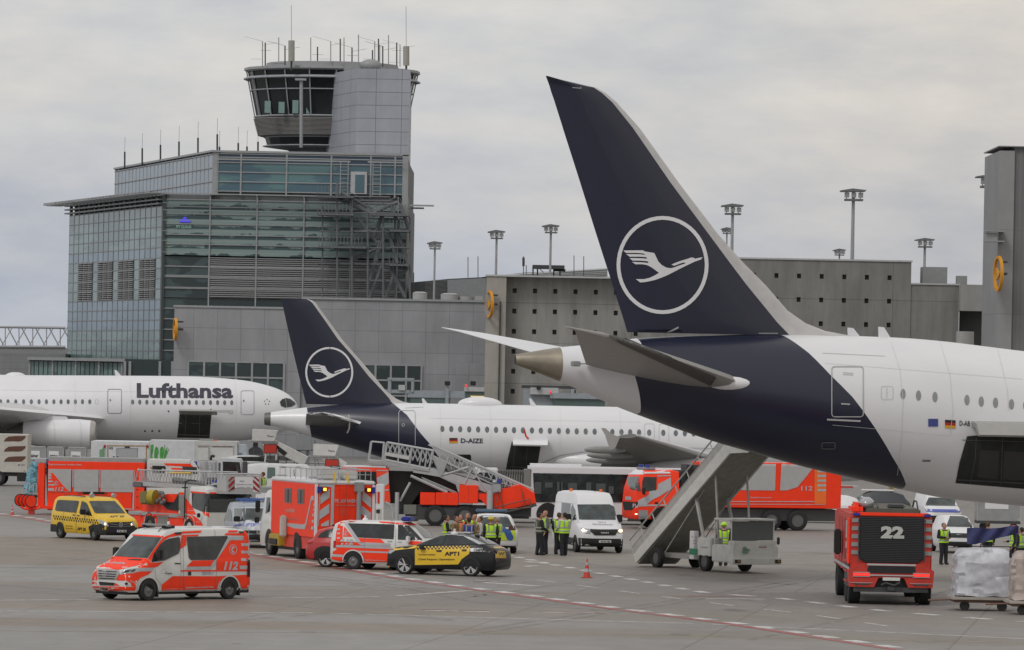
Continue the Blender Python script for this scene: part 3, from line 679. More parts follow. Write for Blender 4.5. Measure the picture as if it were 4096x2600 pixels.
b = B(); p = W(3730, 1078, D3+6); b.box(p.x-.9, p.x+1.2, D3+5, D3+8, zc, p.z+.2); b.box(p.x+2, p.x+2.9, D3+5, D3+6, zc, zc+.9); b.build('roof_house', GRY, cb, smooth=0)
b = B(); p = W(3860, 1340, D3-6); b.cyl((p.x, D3-6, 2), (p.x, D3-6, p.z+.3), .75, n=14); b.build('vent_drum', mat('tank_metal', 0), cb)
# ---------------- tall block at the right edge
rb = world_thing('tower_block', 'tall grey block with ribbed facing at the right edge', 'building')
D4 = 440.0; b = B(); x0, x1 = xat(3992, 1000, D4), xat(4052, 1000, D4); zt_ = zat(4040, 603, D4)
b.box(x0, x1, D4, D4+14, 0, zt_); b.build('wall', wallmat('block_concrete', (.28, .28, .285), 5, 6.5, stain=.12), rb, smooth=0)
b = B(); b.box(x1, x1+18, D4+.25, D4+14, 0, zt_+.3); b.build('ribbed_wall', wallmat('block_dark', (.165, .165, .17), .35, 6.5, stain=.1, mortar=.8), rb, smooth=0)
b = B(); b.box(x0-.1, x1+18, D4-.1, D4+14, zt_+.3, zt_+.38); b.build('coping', GRY, rb, smooth=0)
b = B()
for y in (925, 965): p = W(3970, y, D4-1); b.box(p.x-.6, p.x+.9, D4-1.5, D4, p.z-.05, p.z+.05)
p = W(3965, 950, D4-1); b.box(p.x-.45, p.x+.5, D4-1.2, D4-.4, p.z-.35, p.z+.35, .05); b.build('wall_bracket', GRY, rb, smooth=0)
# ---------------- masts
masts = [(1740, 975, 1215, 545, 1.0), (1987, 930, 1150, 545, 1.15), (2204, 907, 1140, 545, 1.15), (2931, 826, 1060, 500, 1.35), (3414, 766, 1060, 490, 1.5), (2908, 918, 1060, 620, .9), (3358, 1003, 1060, 640, 1.0), (3700, 962, 1160, 560, 1.3), (3962, 710, 1160, 470, 1.6)]
for i, (px, y0, y1, d, k) in enumerate(masts):
    where = ['left of the others beside the glass block', 'above the amber sign on the concrete wall', 'beside the roof frame left of the big tail', 'just right of the big tail fin', 'tallest one, over the stepped concrete roof', 'small distant one half hidden by the big tail', 'short one peeping over the concrete roof', 'above the lower roof at right', 'against the tall block at the right edge'][i]
    t = Thing('light_mast', 'steel floodlight mast, '+where, 'floodlight mast', Fr(0, px, y0, d=d), 'floodlight masts along the skyline')
    z0, z1 = W(px, y0, d).z, max(0, W(px, y1, d).z-10)
    b = B(); k *= .72; b.cyl((0, 0, z1), (0, 0, z0), .20*k, .13*k, n=10)
    b.build('pole', STL, t)
    b = B(); b.prism([(-1.05*k, z0-.05), (.9*k, z0+.0), (1.0*k, z0+.12), (-.1*k, z0+.24), (-1.05*k, z0+.06)], 'y', -.9*k, .9*k); b.box(-.7*k, .75*k, -.7*k, .7*k, z0-.75*k, z0-.6*k)
    for dx in (-.55, 0, .55): b.bar((dx*k, 0, z0-.7*k), (dx*k, 0, z0), .08)
    b.build('lamp_platform', mat('lamp_grey', (.14, .145, .15), .6), t, smooth=0)
    for dx in (-.55, .0, .55):
        b = B(); b.box(dx*k-.2, dx*k+.2, -.75*k, -.45*k, z0-.5*k, z0-.1*k); b.build('floodlight', GRY, t, smooth=0)
t = world_thing('roof_frame', 'dark steel service frame standing on the concrete roof beside a mast', 'steel frame')
b = B(); p, q = W(2130, 1064, 552), W(2258, 1070, 552); b.box(p.x, q.x, 551, 554, p.z-.25, p.z+.1)
for x in (2132, 2150, 2215, 2240): b.bar(W(x, 1066, 552), W(x, 1115, 552), .16)
b.bar(W(2150, 1068, 552), W(2175, 1090, 552), .08); b.bar(W(2215, 1080, 552), W(2262, 1082, 552), .3); b.build('frame', DST, t, smooth=0)
for px, y0, y1 in ((1872,1028,1090),(1912,1025,1090),(2094,1025,1100),(2105,1060,1100),(2296,1022,1085),(2335,1025,1085),(1655,1090,1200)):
    b = B(); b.cyl(W(px, y1+20, 556), W(px, y0, 556), .04, n=5)
    if px == 2094: b.cyl(W(px, 1065, 556), W(px, 1030, 556), .14, n=6)
    o = b.build('rod_antenna', DST, smooth=0); tag(o, 'thin rod antenna, %s' % {1872: 'first from the left of the pair above the amber sign', 1912: 'second of the pair above the amber sign', 2094: 'with a thick middle section, left of the roof frame', 2105: 'short one hugging the thick antenna', 2296: 'left one of two close to the big tail', 2335: 'right one of two close to the big tail', 1655: 'in front of the dark ribbed hall by the stair tower'}[px], 'antenna', 'rod antennas on the hall roof')
# ---------------- lattice footbridge and low buildings at the left
fb = world_thing('truss_bridge', 'white steel lattice footbridge running out of the frame behind the glass block', 'bridge')
D5 = 640.0; b = B(); b.bar(W(-200, 1305, D5), W(262, 1312, D5), .3); b.bar(W(-200, 1385, D5), W(262, 1388, D5), .35)
for i in range(9): x = -190+55*i; b.bar(W(x, 1308, D5), W(x+42, 1386, D5), .16); b.bar(W(x+46, 1308, D5), W(x+46, 1386, D5), .13); b.bar(W(x+20, 1309, D5+4), W(x-25, 1386, D5+4), .12)
b.bar(W(-200, 1305, D5+4), W(262, 1310, D5+4), .25)
b.build('truss', mat('truss_white', (.34, .35, .36), .5), fb, smooth=0)
b = B(); p, q = W(-200, 1386, D5), W(262, 1392, D5); b.box(p.x, q.x, D5, D5+4, q.z-.8, q.z); b.build('deck', GRY, fb, smooth=0)
lb = world_thing('low_building', 'low grey ribbed building behind the wide-body aircraft at the far left', 'building')
b = B(); p, q = W(-300, 1405, 600), W(262, 1405, 600); b.box(p.x, q.x, 600, 630, 0, p.z); b.build('wall', wallmat('low_wall', (.255, .26, .27), 30, .7, mortar=.8), lb, smooth=0)
b = B(); p, q = W(133, 1440, 560), W(500, 1440, 560); b.box(p.x, q.x, 556, 575, 0, p.z+.2); b.build('annex', mat('annex_dark', (.09, .1, .1), .6), lb, smooth=0)
b = B()
for k in range(20): w = (q.x-p.x)/20; b.box(p.x+w*k+.04, p.x+w*(k+1)-.04, 555.8, 556, p.z-1.6, p.z-.1)
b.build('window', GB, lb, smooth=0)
b = B(); b.box(p.x-.2, q.x+.3, 555.3, 556, p.z, p.z+.3)
for k in range(0, 21, 5): w = (q.x-p.x)/20; b.box(p.x+w*k-.08, p.x+w*k+.08, 555.6, 556, 2, p.z)
b.build('window_frame', MUL, lb, smooth=0)
b = B(); p2, q2_ = W(500, 1440, 540), W(700, 1440, 540); b.box(p2.x, q2_.x, 540, 552, 0, p2.z+.1); b.build('annex', GK, lb, smooth=0)
b = B()
for x in (500, 520, 640, 690): p = W(x, 1445, 539.8); b.box(p.x-.12, p.x+.12, 539.7, 540, 2, p.z)
b.build('window_frame', MUL, lb, smooth=0)
# ---------------- boarding bridges in front of the terminal
JG = mat('bridge_steel', (.28, .31, .34), .5); JT = mat('bridge_glass', (.09, .13, .125), .25)
def jet_bridge(label, d, parts, lamp=None, lit=None):
    t = world_thing('boarding_bridge', label, 'boarding bridge', 'boarding bridges at the terminal')
    for nm, m, x0, y0, x1, y1, dp in parts:
        b = B(); p, q = W(x0, y1, d), W(x1, y0, d); b.box(p.x, q.x, d-.0+dp, d+2.5+dp, p.z, q.z, .03); b.build(nm, m, t, smooth=0)
    if lamp: b = B(); p = W(*lamp, d-.4); b.ell(p, (.10, .10, .12), 8, 6); b.build('warning_light', mat('red_light', (.8, .03, .03), .4, emit=.6), t)
    if lit: b = B(); p, q = W(lit[0], lit[3], d-.1), W(lit[2], lit[1], d-.1); b.box(p.x, q.x, d-.15, d-.05, p.z, q.z); b.build('lit_opening', mat('warm_light', (.8, .62, .32), .5, emit=.35), t, smooth=0)
jet_bridge('glazed boarding bridge with grey frame between small tail and concrete pier', 440, [('tunnel', JT, 1640, 1588, 1800, 1640, 0), ('roof', JG, 1630, 1566, 1860, 1590, -.1), ('column', JG, 1780, 1527, 1797, 1620, -.3), ('sign_box', BLK, 1779, 1525, 1800, 1540, -.5), ('portal', JG, 1550, 1515, 1566, 1620, -.2), ('portal', JG, 1644, 1515, 1656, 1570, -.2), ('portal_beam', JG, 1550, 1513, 1656, 1520, -.25), ('platform', JG, 1500, 1560, 1640, 1572, -.15), ('cabin', mat('pale_metal', 0), 1594, 1540, 1622, 1562, -.3), ('sign_box', BLK, 1881, 1525, 1903, 1542, -.4)])
jet_bridge('short boarding bridge with pale roof and lit opening left of the concrete pier', 450, [('tunnel', JT, 1858, 1560, 1938, 1650, 0), ('roof', mat('pale_metal', 0), 1856, 1550, 1938, 1566, -.2)], (1865, 1543), (1882, 1584, 1937, 1588))
jet_bridge('boarding bridge with red lamp below the hole-pierced wall', 450, [('tunnel', JT, 2215, 1592, 2420, 1650, 0), ('roof', JG, 2200, 1576, 2440, 1594, -.2), ('shed', JG, 2092, 1560, 2215, 1650, .6), ('shed_roof', DST, 2086, 1545, 2330, 1552, .6), ('cabin', mat('pale_metal', 0), 2120, 1552, 2235, 1578, .1), ('column', JG, 2282, 1556, 2298, 1590, -.1), ('sign_box', BLK, 2146, 1545, 2163, 1558, -.2)], (2202, 1569))
# ================================================================ aircraft
def livery(name, T, fwd, aft):
    fr = T.fr
    return _livery(name, T, fr, fwd, aft)
def _livery(name, T, fr, fwd, aft):
    """white fuselage, navy between two curved boundaries (photo points turned into the aircraft's own x, z)"""
    global nt
    m = bpy.data.materials.new(name); m.use_nodes = True; nt = m.node_tree; p = nt.nodes['Principled BSDF']
    t = N('TexCoord'); s = N('SeparateXYZ'); L(t.outputs['Object'], s.inputs[0])
    def edge(pts):
        q = sorted([((hit(T, *a) or [fr.on(*a, 'y', -1.2)])[0].z, (hit(T, *a) or [fr.on(*a, 'y', -1.2)])[0].x) for a in pts]); z0, z1 = q[0][0], q[-1][0]; xs = [v[1] for v in q]; x0, x1 = min(xs)-.01, max(xs)+.01
        mr = N('MapRange'); L(s.outputs[2], mr.inputs[0]); mr.inputs[1].default_value = z0; mr.inputs[2].default_value = z1
        fc = N('FloatCurve'); c = fc.mapping.curves[0]
        pp = [((z-z0)/(z1-z0), (x-x0)/(x1-x0)) for z, x in q]
        while len(c.points) < len(pp): c.points.new(.5, .5)
        for i, a in enumerate(pp): c.points[i].location = a; c.points[i].handle_type = 'VECTOR'
        fc.mapping.update(); L(mr.outputs[0], fc.inputs['Value'])
        m2 = N('MapRange'); L(fc.outputs[0], m2.inputs[0]); m2.inputs[3].default_value = x0; m2.inputs[4].default_value = x1
        g = N('Math', operation='LESS_THAN'); L(s.outputs[0], g.inputs[0]); L(m2.outputs[0], g.inputs[1]); return g.outputs[0]
    a = edge(fwd); c = edge(aft)
    n = noise(t.outputs['Object'], .5, 6, .6, sc=(.3, 1, 1)); n2 = noise(t.outputs['Object'], 2.5, 5, .7, sc=(.25, 1, 1))
    wh = ramp(n, [(.3, (.66, .665, .685)), (.7, (.73, .73, .745))])
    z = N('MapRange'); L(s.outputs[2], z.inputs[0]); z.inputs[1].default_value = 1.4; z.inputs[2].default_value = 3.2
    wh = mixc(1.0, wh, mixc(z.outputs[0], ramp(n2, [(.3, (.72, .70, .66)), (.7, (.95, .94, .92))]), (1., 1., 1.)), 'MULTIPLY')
    sub = N('Math', operation='SUBTRACT'); L(a, sub.inputs[0]); L(c, sub.inputs[1])
    L(mixc(sub.outputs[0], wh, ramp(n, [(.3, (.0070, .0095, .028)), (.7, (.009, .0115, .034))])), p.inputs['Base Color'])
    p.inputs['Roughness'].default_value = .36; p.inputs['Coat Weight'].default_value = .3; p.inputs['Coat Roughness'].default_value = .15; return m
def fuse(T, st, k=.97, n=48, sub=3, rmax=9):
    """rings from photo silhouette stations (px, top, bottom) in the aircraft's own frame"""
    pts = []
    for px, a, c in st:
        m = T.fr.on(px, (a+c)/2, 'y', 0); zt = T.fr.on(px, a, 'y', 0).z; zb = T.fr.on(px, c, 'y', 0).z
        pts.append((m.x, (zt+zb)/2, (zt-zb)/2))
    out = []
    for i in range(len(pts)-1):
        p0 = pts[max(0, i-1)]; p1 = pts[i]; p2 = pts[i+1]; p3 = pts[min(len(pts)-1, i+2)]
        for j in range(sub):
            t = j/sub
            def cr(q):
                m1 = (p2[q]-p0[q])/(p2[0]-p0[0])*(p2[0]-p1[0]); m2 = (p3[q]-p1[q])/(p3[0]-p1[0])*(p2[0]-p1[0])
                return (2*t**3-3*t*t+1)*p1[q]+(t**3-2*t*t+t)*m1+(-2*t**3+3*t*t)*p2[q]+(t**3-t*t)*m2
            out.append((p1[0]+(p2[0]-p1[0])*t, cr(1), max(.02, cr(2))))
    out.append(pts[-1]); return [[(x, min(r*k, rmax)*sin(2*pi*i/n), z+r*cos(2*pi*i/n)) for i in range(n)] for x, z, r in out]
def fin(T, lv, th0, th1, name='fin', m=None, y=0):
    """vertical surface from levels (py, TE px, split px, LE px): navy blade and pale leading edge"""
    m = m or NVY; A = []; C = []; nl = len(lv)
    for i, (py, te, sp_, le) in enumerate(lv):
        P = [T.fr.on(v, py, 'y', y) for v in (te, sp_, le)]; z = P[1].z; th = th1+(th0-th1)*i/(nl-1)
        ch = max(.05, P[2].x-P[0].x)
        def half(x):
            s_ = (P[2].x-x)/ch; s_ = min(max(s_, 0), 1); return th*.5*(2.97*math.sqrt(s_)-1.26*s_-3.516*s_**2+2.843*s_**3-1.036*s_**4+.01)
        xs = [P[0].x+(P[1].x-P[0].x)*j/8 for j in range(9)]
        A.append([(x, y-half(x), z) for x in xs]+[(x, y+half(x), z) for x in xs[::-1]])
        xs = [P[1].x+(P[2].x-P[1].x)*(1-(1-j/6)**2) for j in range(7)]
        C.append([(x, y-half(x), z) for x in xs]+[(x, y+half(x), z) for x in xs[::-1]])
    b = B(); b.loft(A); o = b.build(name, m, T, solid=True, smooth=30)
    b = B(); b.loft(C); b.build('leading_edge', mat('edge_grey', (.47, .46, .455), .45), T, solid=True, smooth=40); return o
def wing(T, name, m, rle, rte, tle, tte, th0, th1, parent=None, solid=False, n=6, smooth=40):
    """lifting surface between a root chord and a tip chord (local points)"""
    R = []
    for k in range(n+1):
        t = k/n; le = V(rle).lerp(V(tle), t); te = V(rte).lerp(V(tte), t); th = th0+(th1-th0)*t; ch = (te-le).length
        up = []; lo = []
        for j in range(9):
            s_ = (j/8)**1.6; h = th*.5*(2.97*math.sqrt(s_)-1.26*s_-3.516*s_**2+2.843*s_**3-1.036*s_**4); q = le.lerp(te, s_)
            up.append(q+V((0, 0, h+.01))); lo.append(q-V((0, 0, h+.01)))
        R.append([tuple(q) for q in up+lo[::-1]])
    b = B(); b.loft(R); return b.build(name, m, T, parent, smooth=smooth, solid=solid)
WINM = mat('cabin_window', (.13, .145, .155), .3, var=.3)
LINE = mat('panel_line', (.22, .22, .23), .6)
HOLD = mat('cargo_hold', (.022, .024, .022), .9, var=.3)
def windows(T, pts, rx, ry, m=None):
    for x, y in pts: lay(T, 'window', [oval(x, y, rx, ry, 12)], m or WINM, .01)
# ------------------------------------------------ 1. big twin, tail towards the left, in front
f7 = Fr(13.5, 2600, 1476, d=219)
P7 = Thing('wide_body_airliner', 'big white airliner whose navy tail fin with crane emblem fills the right half', 'airliner', f7)
LV7 = ('livery_large', P7, [(3100,1280),(3145,1333),(3234,1411),(3322,1500),(3411,1589),(3489,1695),(3567,1823),(3623,1939),(3660,2050)], [(2572,1330),(2566,1375),(2548,1450),(2540,1505),(2558,1578),(2561,1648),(2558,1720)])
st7 = [(2237,1389,1524),(2340,1379,1569),(2456,1364,1621),(2558,1352,1661),(2700,1345,1712),(2859,1341,1766),(3000,1338,1806),(3199,1338,1862),(3314,1341,1890),(3471,1346,1925),(3628,1353,1962),(3785,1367,1993),(3940,1386,2010),(4096,1405,2024),(4400,1432,2052),(4700,1458,2080),(5000,1486,2104),(5200,1540,2095),(5340,1640,2040),(5400,1760,1930)]
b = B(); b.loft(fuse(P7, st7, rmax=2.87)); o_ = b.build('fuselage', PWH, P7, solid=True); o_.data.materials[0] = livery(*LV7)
b = B(); b.loft(fuse(P7, [(2061,1419,1459),(2068,1417,1461),(2140,1404,1487),(2200,1394,1510),(2236.8,1389,1524)])); b.build('exhaust_cone', mat('bare_exhaust_metal', (.30, .265, .21), .38, metal=.65, var=.22, scale=1.2), P7)
b = B(); b.loft(fuse(P7, [(2060.5,1421,1457),(2061.2,1419,1459)], sub=1)); b.build('exhaust_opening', BLK, P7)
L7 = [(1342,2509,3150,3430),(1320,2503,3130,3300),(1290,2494,3102,3222),(1240,2478,3062,3150),(1138,2446,2979,3062),(1048,2417,2912,2972),(935,2381,2829,2872),(731,2318,2678,2716),(513,2249,2528,2560),(410,2217,2446,2468),(372,2204,2404,2424),(350,2198,2372,2384),(340,2195,2332,2336),(322,2189,2256,2258),(304,2183,2187,2188)]
fin(P7, L7[::1], .25, .62)
lay(P7, 'crane_emblem', ringp(2650, 1060, 184, 196, 15, 48, tilt=.0)+crane(2650, 1060, 184/626), PWH, .02, 12)
lay(P7, 'rudder', [[(2196,330),(2288,346),(2304,374),(2420,640),(2560,960),(2672,1222),(2735,1338),(2512,1342),(2380,925),(2260,540)]], mat('rudder_navy', (.0115, .0135, .036), .45), .006, 12)
lay(P7, 'rudder_gap',  line([(2510,1344),(2560,1341),(2660,1337),(2712,1310)], 7)+line([(2745,1339),(2812,1338)], 3)+line([(3035,1333),(3110,1333)], 3)+line([(2290,350),(2322,353)], 3)+line([(2320,337),(2324,353)], 3), mat('pale_gap', (.35, .35, .35), .5), .03, 20)
# stabilisers
on = f7.on
def P3(px, py, y): q = on(px, py, 'y', y); return (q.x, q.y, q.z)
STB = mat('stabiliser_grey', (.33, .325, .31), .45, var=.06)
rle, rte, tle, tte = P3(2975,1535,-1.6), P3(2345,1458,-.9), P3(2440,1345,-9.4), P3(2300,1322,-9.5)
s1 = wing(P7, 'stabiliser', STB, rle, rte, tle, tte, .75, .18, solid=True)
wing(P7, 'stabiliser_tip', STB, tle, tte, P3(2270,1309,-10.0), P3(2251,1304,-10.0), .18, .03)
fl = lambda p: (p[0], -p[1], p[2])
wing(P7, 'stabiliser', PWH, fl(rle), fl(rte), fl(tle), fl(tte), .75, .18); wing(P7, 'stabiliser_tip', PWH, fl(tle), fl(tte), fl(P3(2270,1309,-10.0)), fl(P3(2251,1304,-10.0)), .18, .03)
lay(P7, 'de_icing_strip', [[(2432,1340),(2500,1352),(2864,1508),(2842,1541),(2480,1372)]], mat('dark_metal_edge', (.085, .083, .078), .5), .07, 8)
b = B(); q = V(rle); b.ell((q.x-.45, q.y-.12, q.z+.0), (1.15, .42, .33), 18, 12); b.build('stabiliser_fairing', PWH, P7)
b = B(); q = on(2298,1455,'y',-1.15); b.box(q.x-.12, q.x+.16, -1.5, -1.0, q.z-.1, q.z+.1, .03); b.bar((q.x+.1, -1.3, q.z), (q.x+.7, -1.1, q.z+.02), .05); b.build('tail_light', GRY, P7)
lay(P7, 'door_outline', line(rrect(3327,1466,3453,1667,12), 4, True)+line([(3372,1490),(3412,1493)], 2)+line([(3372,1497),(3412,1500)], 2)+line([(3366,1615),(3398,1617)], 5), mat('door_line', (.42, .42, .43), .5), .02, 20)
lay(P7, 'door_sill', line([(3310,1678),(3440,1684)], 7), mat('door_line', 0), .03, 20)
lay(P7, 'panel_line', line([(3290,1412),(3540,1424)], 1.6)+line(rrect(3525,1545,3572,1597,8), 1.6, True)+line([(3548,1550),(3546,1592)], 1.6), mat('faint_line', (.50, .50, .50), .5), .02, 25)
windows(P7, [(3612,1576),(3674,1582),(3740,1588),(3868,1600),(3925,1606),(3982,1611),(4046,1617),(4103,1622),(4165,1628),(4230,1634)], 10.5, 21, mat('blurred_window', (.25, .255, .265), .4))
lay(P7, 'union_flag', [rect(3713,1675,3752,1706)], mat('flag_blue', (.05, .07, .26), .5), .015)
for i, c in enumerate(((.015, .015, .015), (.40, .02, .02), (.62, .34, .02))): lay(P7, 'national_flag', [[(3780,1679+i*11),(3822,1681+i*11),(3822,1692+i*11),(3780,1690+i*11)]], mat('flag_%d' % i if 0 else ['flag_black', 'flag_red', 'flag_gold'][i], c, .5), .015)
write(P7, 'D-AB', (3838,1702), (3880,1704), 20, mat('registration_dark', (.05, .05, .07), .5), 'registration')
lay(P7, 'cargo_opening', [[(3868,1745),(3900,1742),(4160,1752),(4160,1960),(4096,1955),(3822,1932),(3838,1850)]], HOLD, .02, 25)
q0, q1 = on(3875,1680,'y',-3.0), on(4160,1690,'y',-3.0)
b = B(); b.prism([(-2.75, q0.z-.02), (-3.5, q0.z-.12), (-3.9, q0.z-.55), (-3.8, q0.z-.62), (-3.4, q0.z-.3), (-2.7, q0.z-.2)], 'x', q0.x+.15, q0.x+3.3); b.build('cargo_door', STB, P7, smooth=20)
lay(P7, 'hatch_mark', line(rrect(3288,1770,3340,1795,4), 4, True)+[rect(3690,1840,3722,1846)], mat('hatch_grey', (.12, .12, .12), .5), .02)
for px, py in ((3402,1335),(3525,1342)):
    q = on(px, py, 'y', 0); b = B(); b.prism([(q.x-.1, q.z-.15), (q.x+.42, q.z-.15), (q.x+.1, q.z+.32-.1*(px < 3450)), (q.x-.12, q.z+.34-.1*(px < 3450))], 'y', -.04, .04); b.build('antenna', PWH, P7, smooth=0)
# ------------------------------------------------ 2. narrow body D-AIZE
f3 = Fr(0, 2000, 1476, d=338)
P3a = Thing('narrow_body_airliner', 'smaller white airliner with navy tail, marked D-AIZE, behind the rescue stairs', 'airliner', f3)
sl_ = lambda x: .0192*(x-1700)
LV3 = ('livery_small', P3a, [(1555,1590),(1575,1615),(1628,1660),(1680,1730),(1719,1775),(1770,1850),(1790,1880)], [(1226,1600),(1225,1629),(1238,1699),(1246,1746),(1248,1780)])
st3 = [(1059,1653,1698),(1081,1649,1702),(1150,1639,1717),(1220,1630,1740),(1300,1623,1764),(1400,1616,1792),(1500,1613,1822),(1580,1612,1846),(1660,1612.4,1868),(1760,1614,1886),(1900,1617,1896),(2200,1622.6,1902),(2800,1634,1914),(3200,1642,1922),(3330,1652,1926),(3440,1682,1922),(3530,1738,1905),(3575,1800,1880)]
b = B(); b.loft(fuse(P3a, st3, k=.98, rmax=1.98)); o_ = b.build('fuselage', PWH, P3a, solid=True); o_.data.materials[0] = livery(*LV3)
b = B(); b.loft(fuse(P3a, [(1058,1652,1699),(1068,1650,1701),(1083,1648,1704)], sub=1)); b.build('exhaust_cone', mat('exhaust_dark', (.13, .125, .12), .5, metal=.3), P3a)
b = B(); b.loft(fuse(P3a, [(1057.5,1656,1694),(1058.5,1655,1695)], sub=1)); b.build('exhaust_opening', BLK, P3a)
L3 = [(1623,1225,1578,1700),(1613,1222,1570,1652),(1606,1220,1565,1612),(1595,1217,1558,1586),(1563,1210,1530,1543),(1506,1195,1476,1498),(1430,1177,1416,1432),(1357,1160,1352,1368),(1290,1145,1306,1320),(1230,1132,1263,1275),(1212,1128,1250,1264),(1202,1126,1238,1250),(1197,1125,1226,1232)]
fin(P3a, L3, .2, .45)
lay(P3a, 'crane_emblem', ringp(1317, 1489, 96, 101, 7.5, 40)+crane(1317, 1489, 96/626), PWH, .02, 8)
on = f3.on
rle, rte, tle, tte = P3(1446,1692,-1.0), P3(1235,1672,-.7), P3(1262,1655,-6.1), P3(1218,1664,-6.1)
wing(P3a, 'stabiliser', mat('stabiliser_dark', (.14, .14, .14), .45), P3(1440,1694,-1.0), P3(1222,1700,-.6), P3(1290,1652,-6.0), P3(1225,1656,-6.1), .38, .12, solid=True)
lay(P3a, 'leading_edge', [[(1228,1652),(1295,1649),(1330,1654),(1445,1688),(1440,1697),(1320,1662),(1232,1658)]], PWH, .03, 12)
wing(P3a, 'stabiliser', PWH, fl(P3(1440,1694,-1.0)), fl(P3(1222,1700,-.6)), fl(P3(1290,1652,-6.0)), fl(P3(1225,1656,-6.1)), .38, .12)
q = on(1395,1695,'y',-2); b = B(); b.tube([(q.x, -2.2, q.z+.55), (q.x+.05, -2.2, q.z), (q.x+.03, -2.2, q.z-.3), (q.x-.08, -2.2, q.z-.55)], .05); b.build('tail_strut', CRM, P3a)
WX = [1700+(128+66.4*i)/1.852 for i in range(18)]+[1700+x/1.852 for x in (1388,1455,1520,1586,1661,1765,1858,1925,1990,2055)]
windows(P3a, [(x, 1714+sl_(x)*.95) for x in WX], 8.6, 12.5)
lay(P3a, 'door_outline', line([(1595,1780),(1595,1650),(1600,1642),(1655,1642),(1661,1650),(1661,1780)], 2.4)+line([(1700-5,1628),(1620,1632)], 1.2), mat('door_line', 0), .02, 12)
lay(P3a, 'door_window', ringp(1613,1700,6,7,2,12), mat('door_line', 0), .02)
lay(P3a, 'exit_outline', line(rrect(2578,1695,2617,1772,8), 1.4, True)+line(rrect(2636,1696,2675,1770,8), 1.4, True), mat('faint_line', 0), .02, 15)
for i, c in enumerate(('flag_black', 'flag_red', 'flag_gold')): lay(P3a, 'national_flag', [rect(1797,1752+i*6.8,1830,1758.8+i*6.8)], MT[c], .015)
write(P3a, 'D-AIZE', (1843,1771), (1932,1772), 18, mat('registration_dark', 0), 'registration', .03, step=15)
lay(P3a, 'cargo_opening', [[(2047,1768),(2062,1764),(2164,1772),(2160,1800),(2150,1862),(2142,1882),(2024,1880),(2032,1830)]], HOLD, .02, 12)
q = on(2045,1768,'y',-1.9); q1 = on(2185,1772,'y',-2.6)
b = B(); b.prism([(-1.75, q.z+.06), (-2.2, q.z+.22), (-3.0, q.z+.12), (-3.3, q.z-.12), (-3.25, q.z-.2), (-2.9, q.z-.03), (-2.2, q.z+.08), (-1.75, q.z-.05)], 'x', q.x+.1, q.x+2.15); b.build('cargo_door', PWH, P3a, smooth=30)
b = B(); b.tube([(q.x+.75, -2.4, q.z+.75), (q.x+.85, -2.4, q.z+.4), (q.x+1.0, -2.5, q.z+.2)], .06); b.build('door_ribbon', RED2, P3a)
lay(P3a, 'small_hatch', [rrect(1818,1818,1884,1846,6)], HOLD, .02, 12)
q = on(1920,1614,'y',0); b = B(); b.ell((q.x, 0, q.z-.05), (1.32, .55, .45), 24, 14); b.build('satellite_dome', PWH, P3a)
for px in (1696, 2125): q = on(px, 1614, 'y', 0); b = B(); b.prism([(q.x-.05, q.z-.1), (q.x+.3, q.z-.1), (q.x-.02, q.z+.3), (q.x-.14, q.z+.3)], 'y', -.03, .03); b.build('antenna', PWH, P3a, smooth=0)
WGR = mat('wing_grey', (.235, .235, .23), .5, var=.08)
WLE = P3(2900,1850,-1.8); WTE = P3(2400,1868,-1.8); TLE = P3(2545,1742,-15.6); TTE = P3(2462,1748,-15.9)
wing(P3a, 'wing', WGR, WLE, WTE, TLE, TTE, .8, .22, n=10)
wing(P3a, 'wing_leading_edge', PWH, P3(2935,1846,-1.7), P3(2880,1852,-1.8), P3(2552,1740,-15.5), P3(2532,1743,-15.6), .3, .1)
wing(P3a, 'wing', WGR, fl(WLE), fl(WTE), fl(TLE), fl(TTE), .8, .22)
b = B(); b.prism([tuple(on(x, y, 'y', -16)[i] for i in (0, 2)) for x, y in ((2404,1712),(2422,1713),(2450,1738),(2480,1748),(2462,1790),(2440,1800),(2420,1740))], 'y', -16.04, -15.92); b.build('wing_fence', mat('stabiliser_grey', 0), P3a, smooth=0)
for x, y, yy, l in ((2420,1800,-13,1.6),(2440,1822,-9.5,1.8),(2445,1842,-6.2,2.0)):
    q = on(x, y, 'y', yy); b = B(); b.ell((q.x, yy, q.z), (l*.75, .16, .22), 12, 10); b.build('flap_fairing', WGR, P3a)
b = B(); b.loft([[(x, w*sin(2*pi*i/24), z+h*cos(2*pi*i/24)) for i in range(24)] for x, z, w, h in ((on(2150,1850).x,2.7,1.0,.6),(on(2230,1850).x,2.65,1.7,.85),(on(2330,1850).x,2.6,2.08,1.0),(on(2700,1850).x,2.55,2.15,1.05),(on(3000,1850).x,2.6,2.05,1.0),(on(3150,1850).x,2.8,1.3,.6))]); b.build('belly_fairing', PWH, P3a, smooth=60)
lay(P3a, 'belly_line', line([(2172,1850),(2240,1822),(2330,1808),(2390,1804)], 2), LINE, .03, 15)
lay(P3a, 'panel_line', line([(2500,1782),(2750,1792),(2900,1794)], 1.5), LINE, .03, 15)
q = on(2700,1900,'y',-5.5); b = B(); b.loft([[(q.x+dx, -5.6+r*sin(2*pi*i/20), q.z+.1+r*cos(2*pi*i/20)) for i in range(20)] for dx, r in ((-1.7,.45),(-.8,.8),(.6,1.0),(1.7,.95),(1.9,.85))]); b.build('engine_nacelle', PWH, P3a)
for x, yy in ((on(2560,1900).x, -2.6), (on(2560,1900).x, 2.6), (on(3330,1900).x, 0)):
    b = B(); b.cyl((x, yy, 2), (x, yy, .5), .12); b.cyl((x, yy-.45, .55), (x, yy-.1, .55), .55, n=18); b.cyl((x, yy+.1, .55), (x, yy+.45, .55), .55, n=18); b.build('landing_gear', DST, P3a)
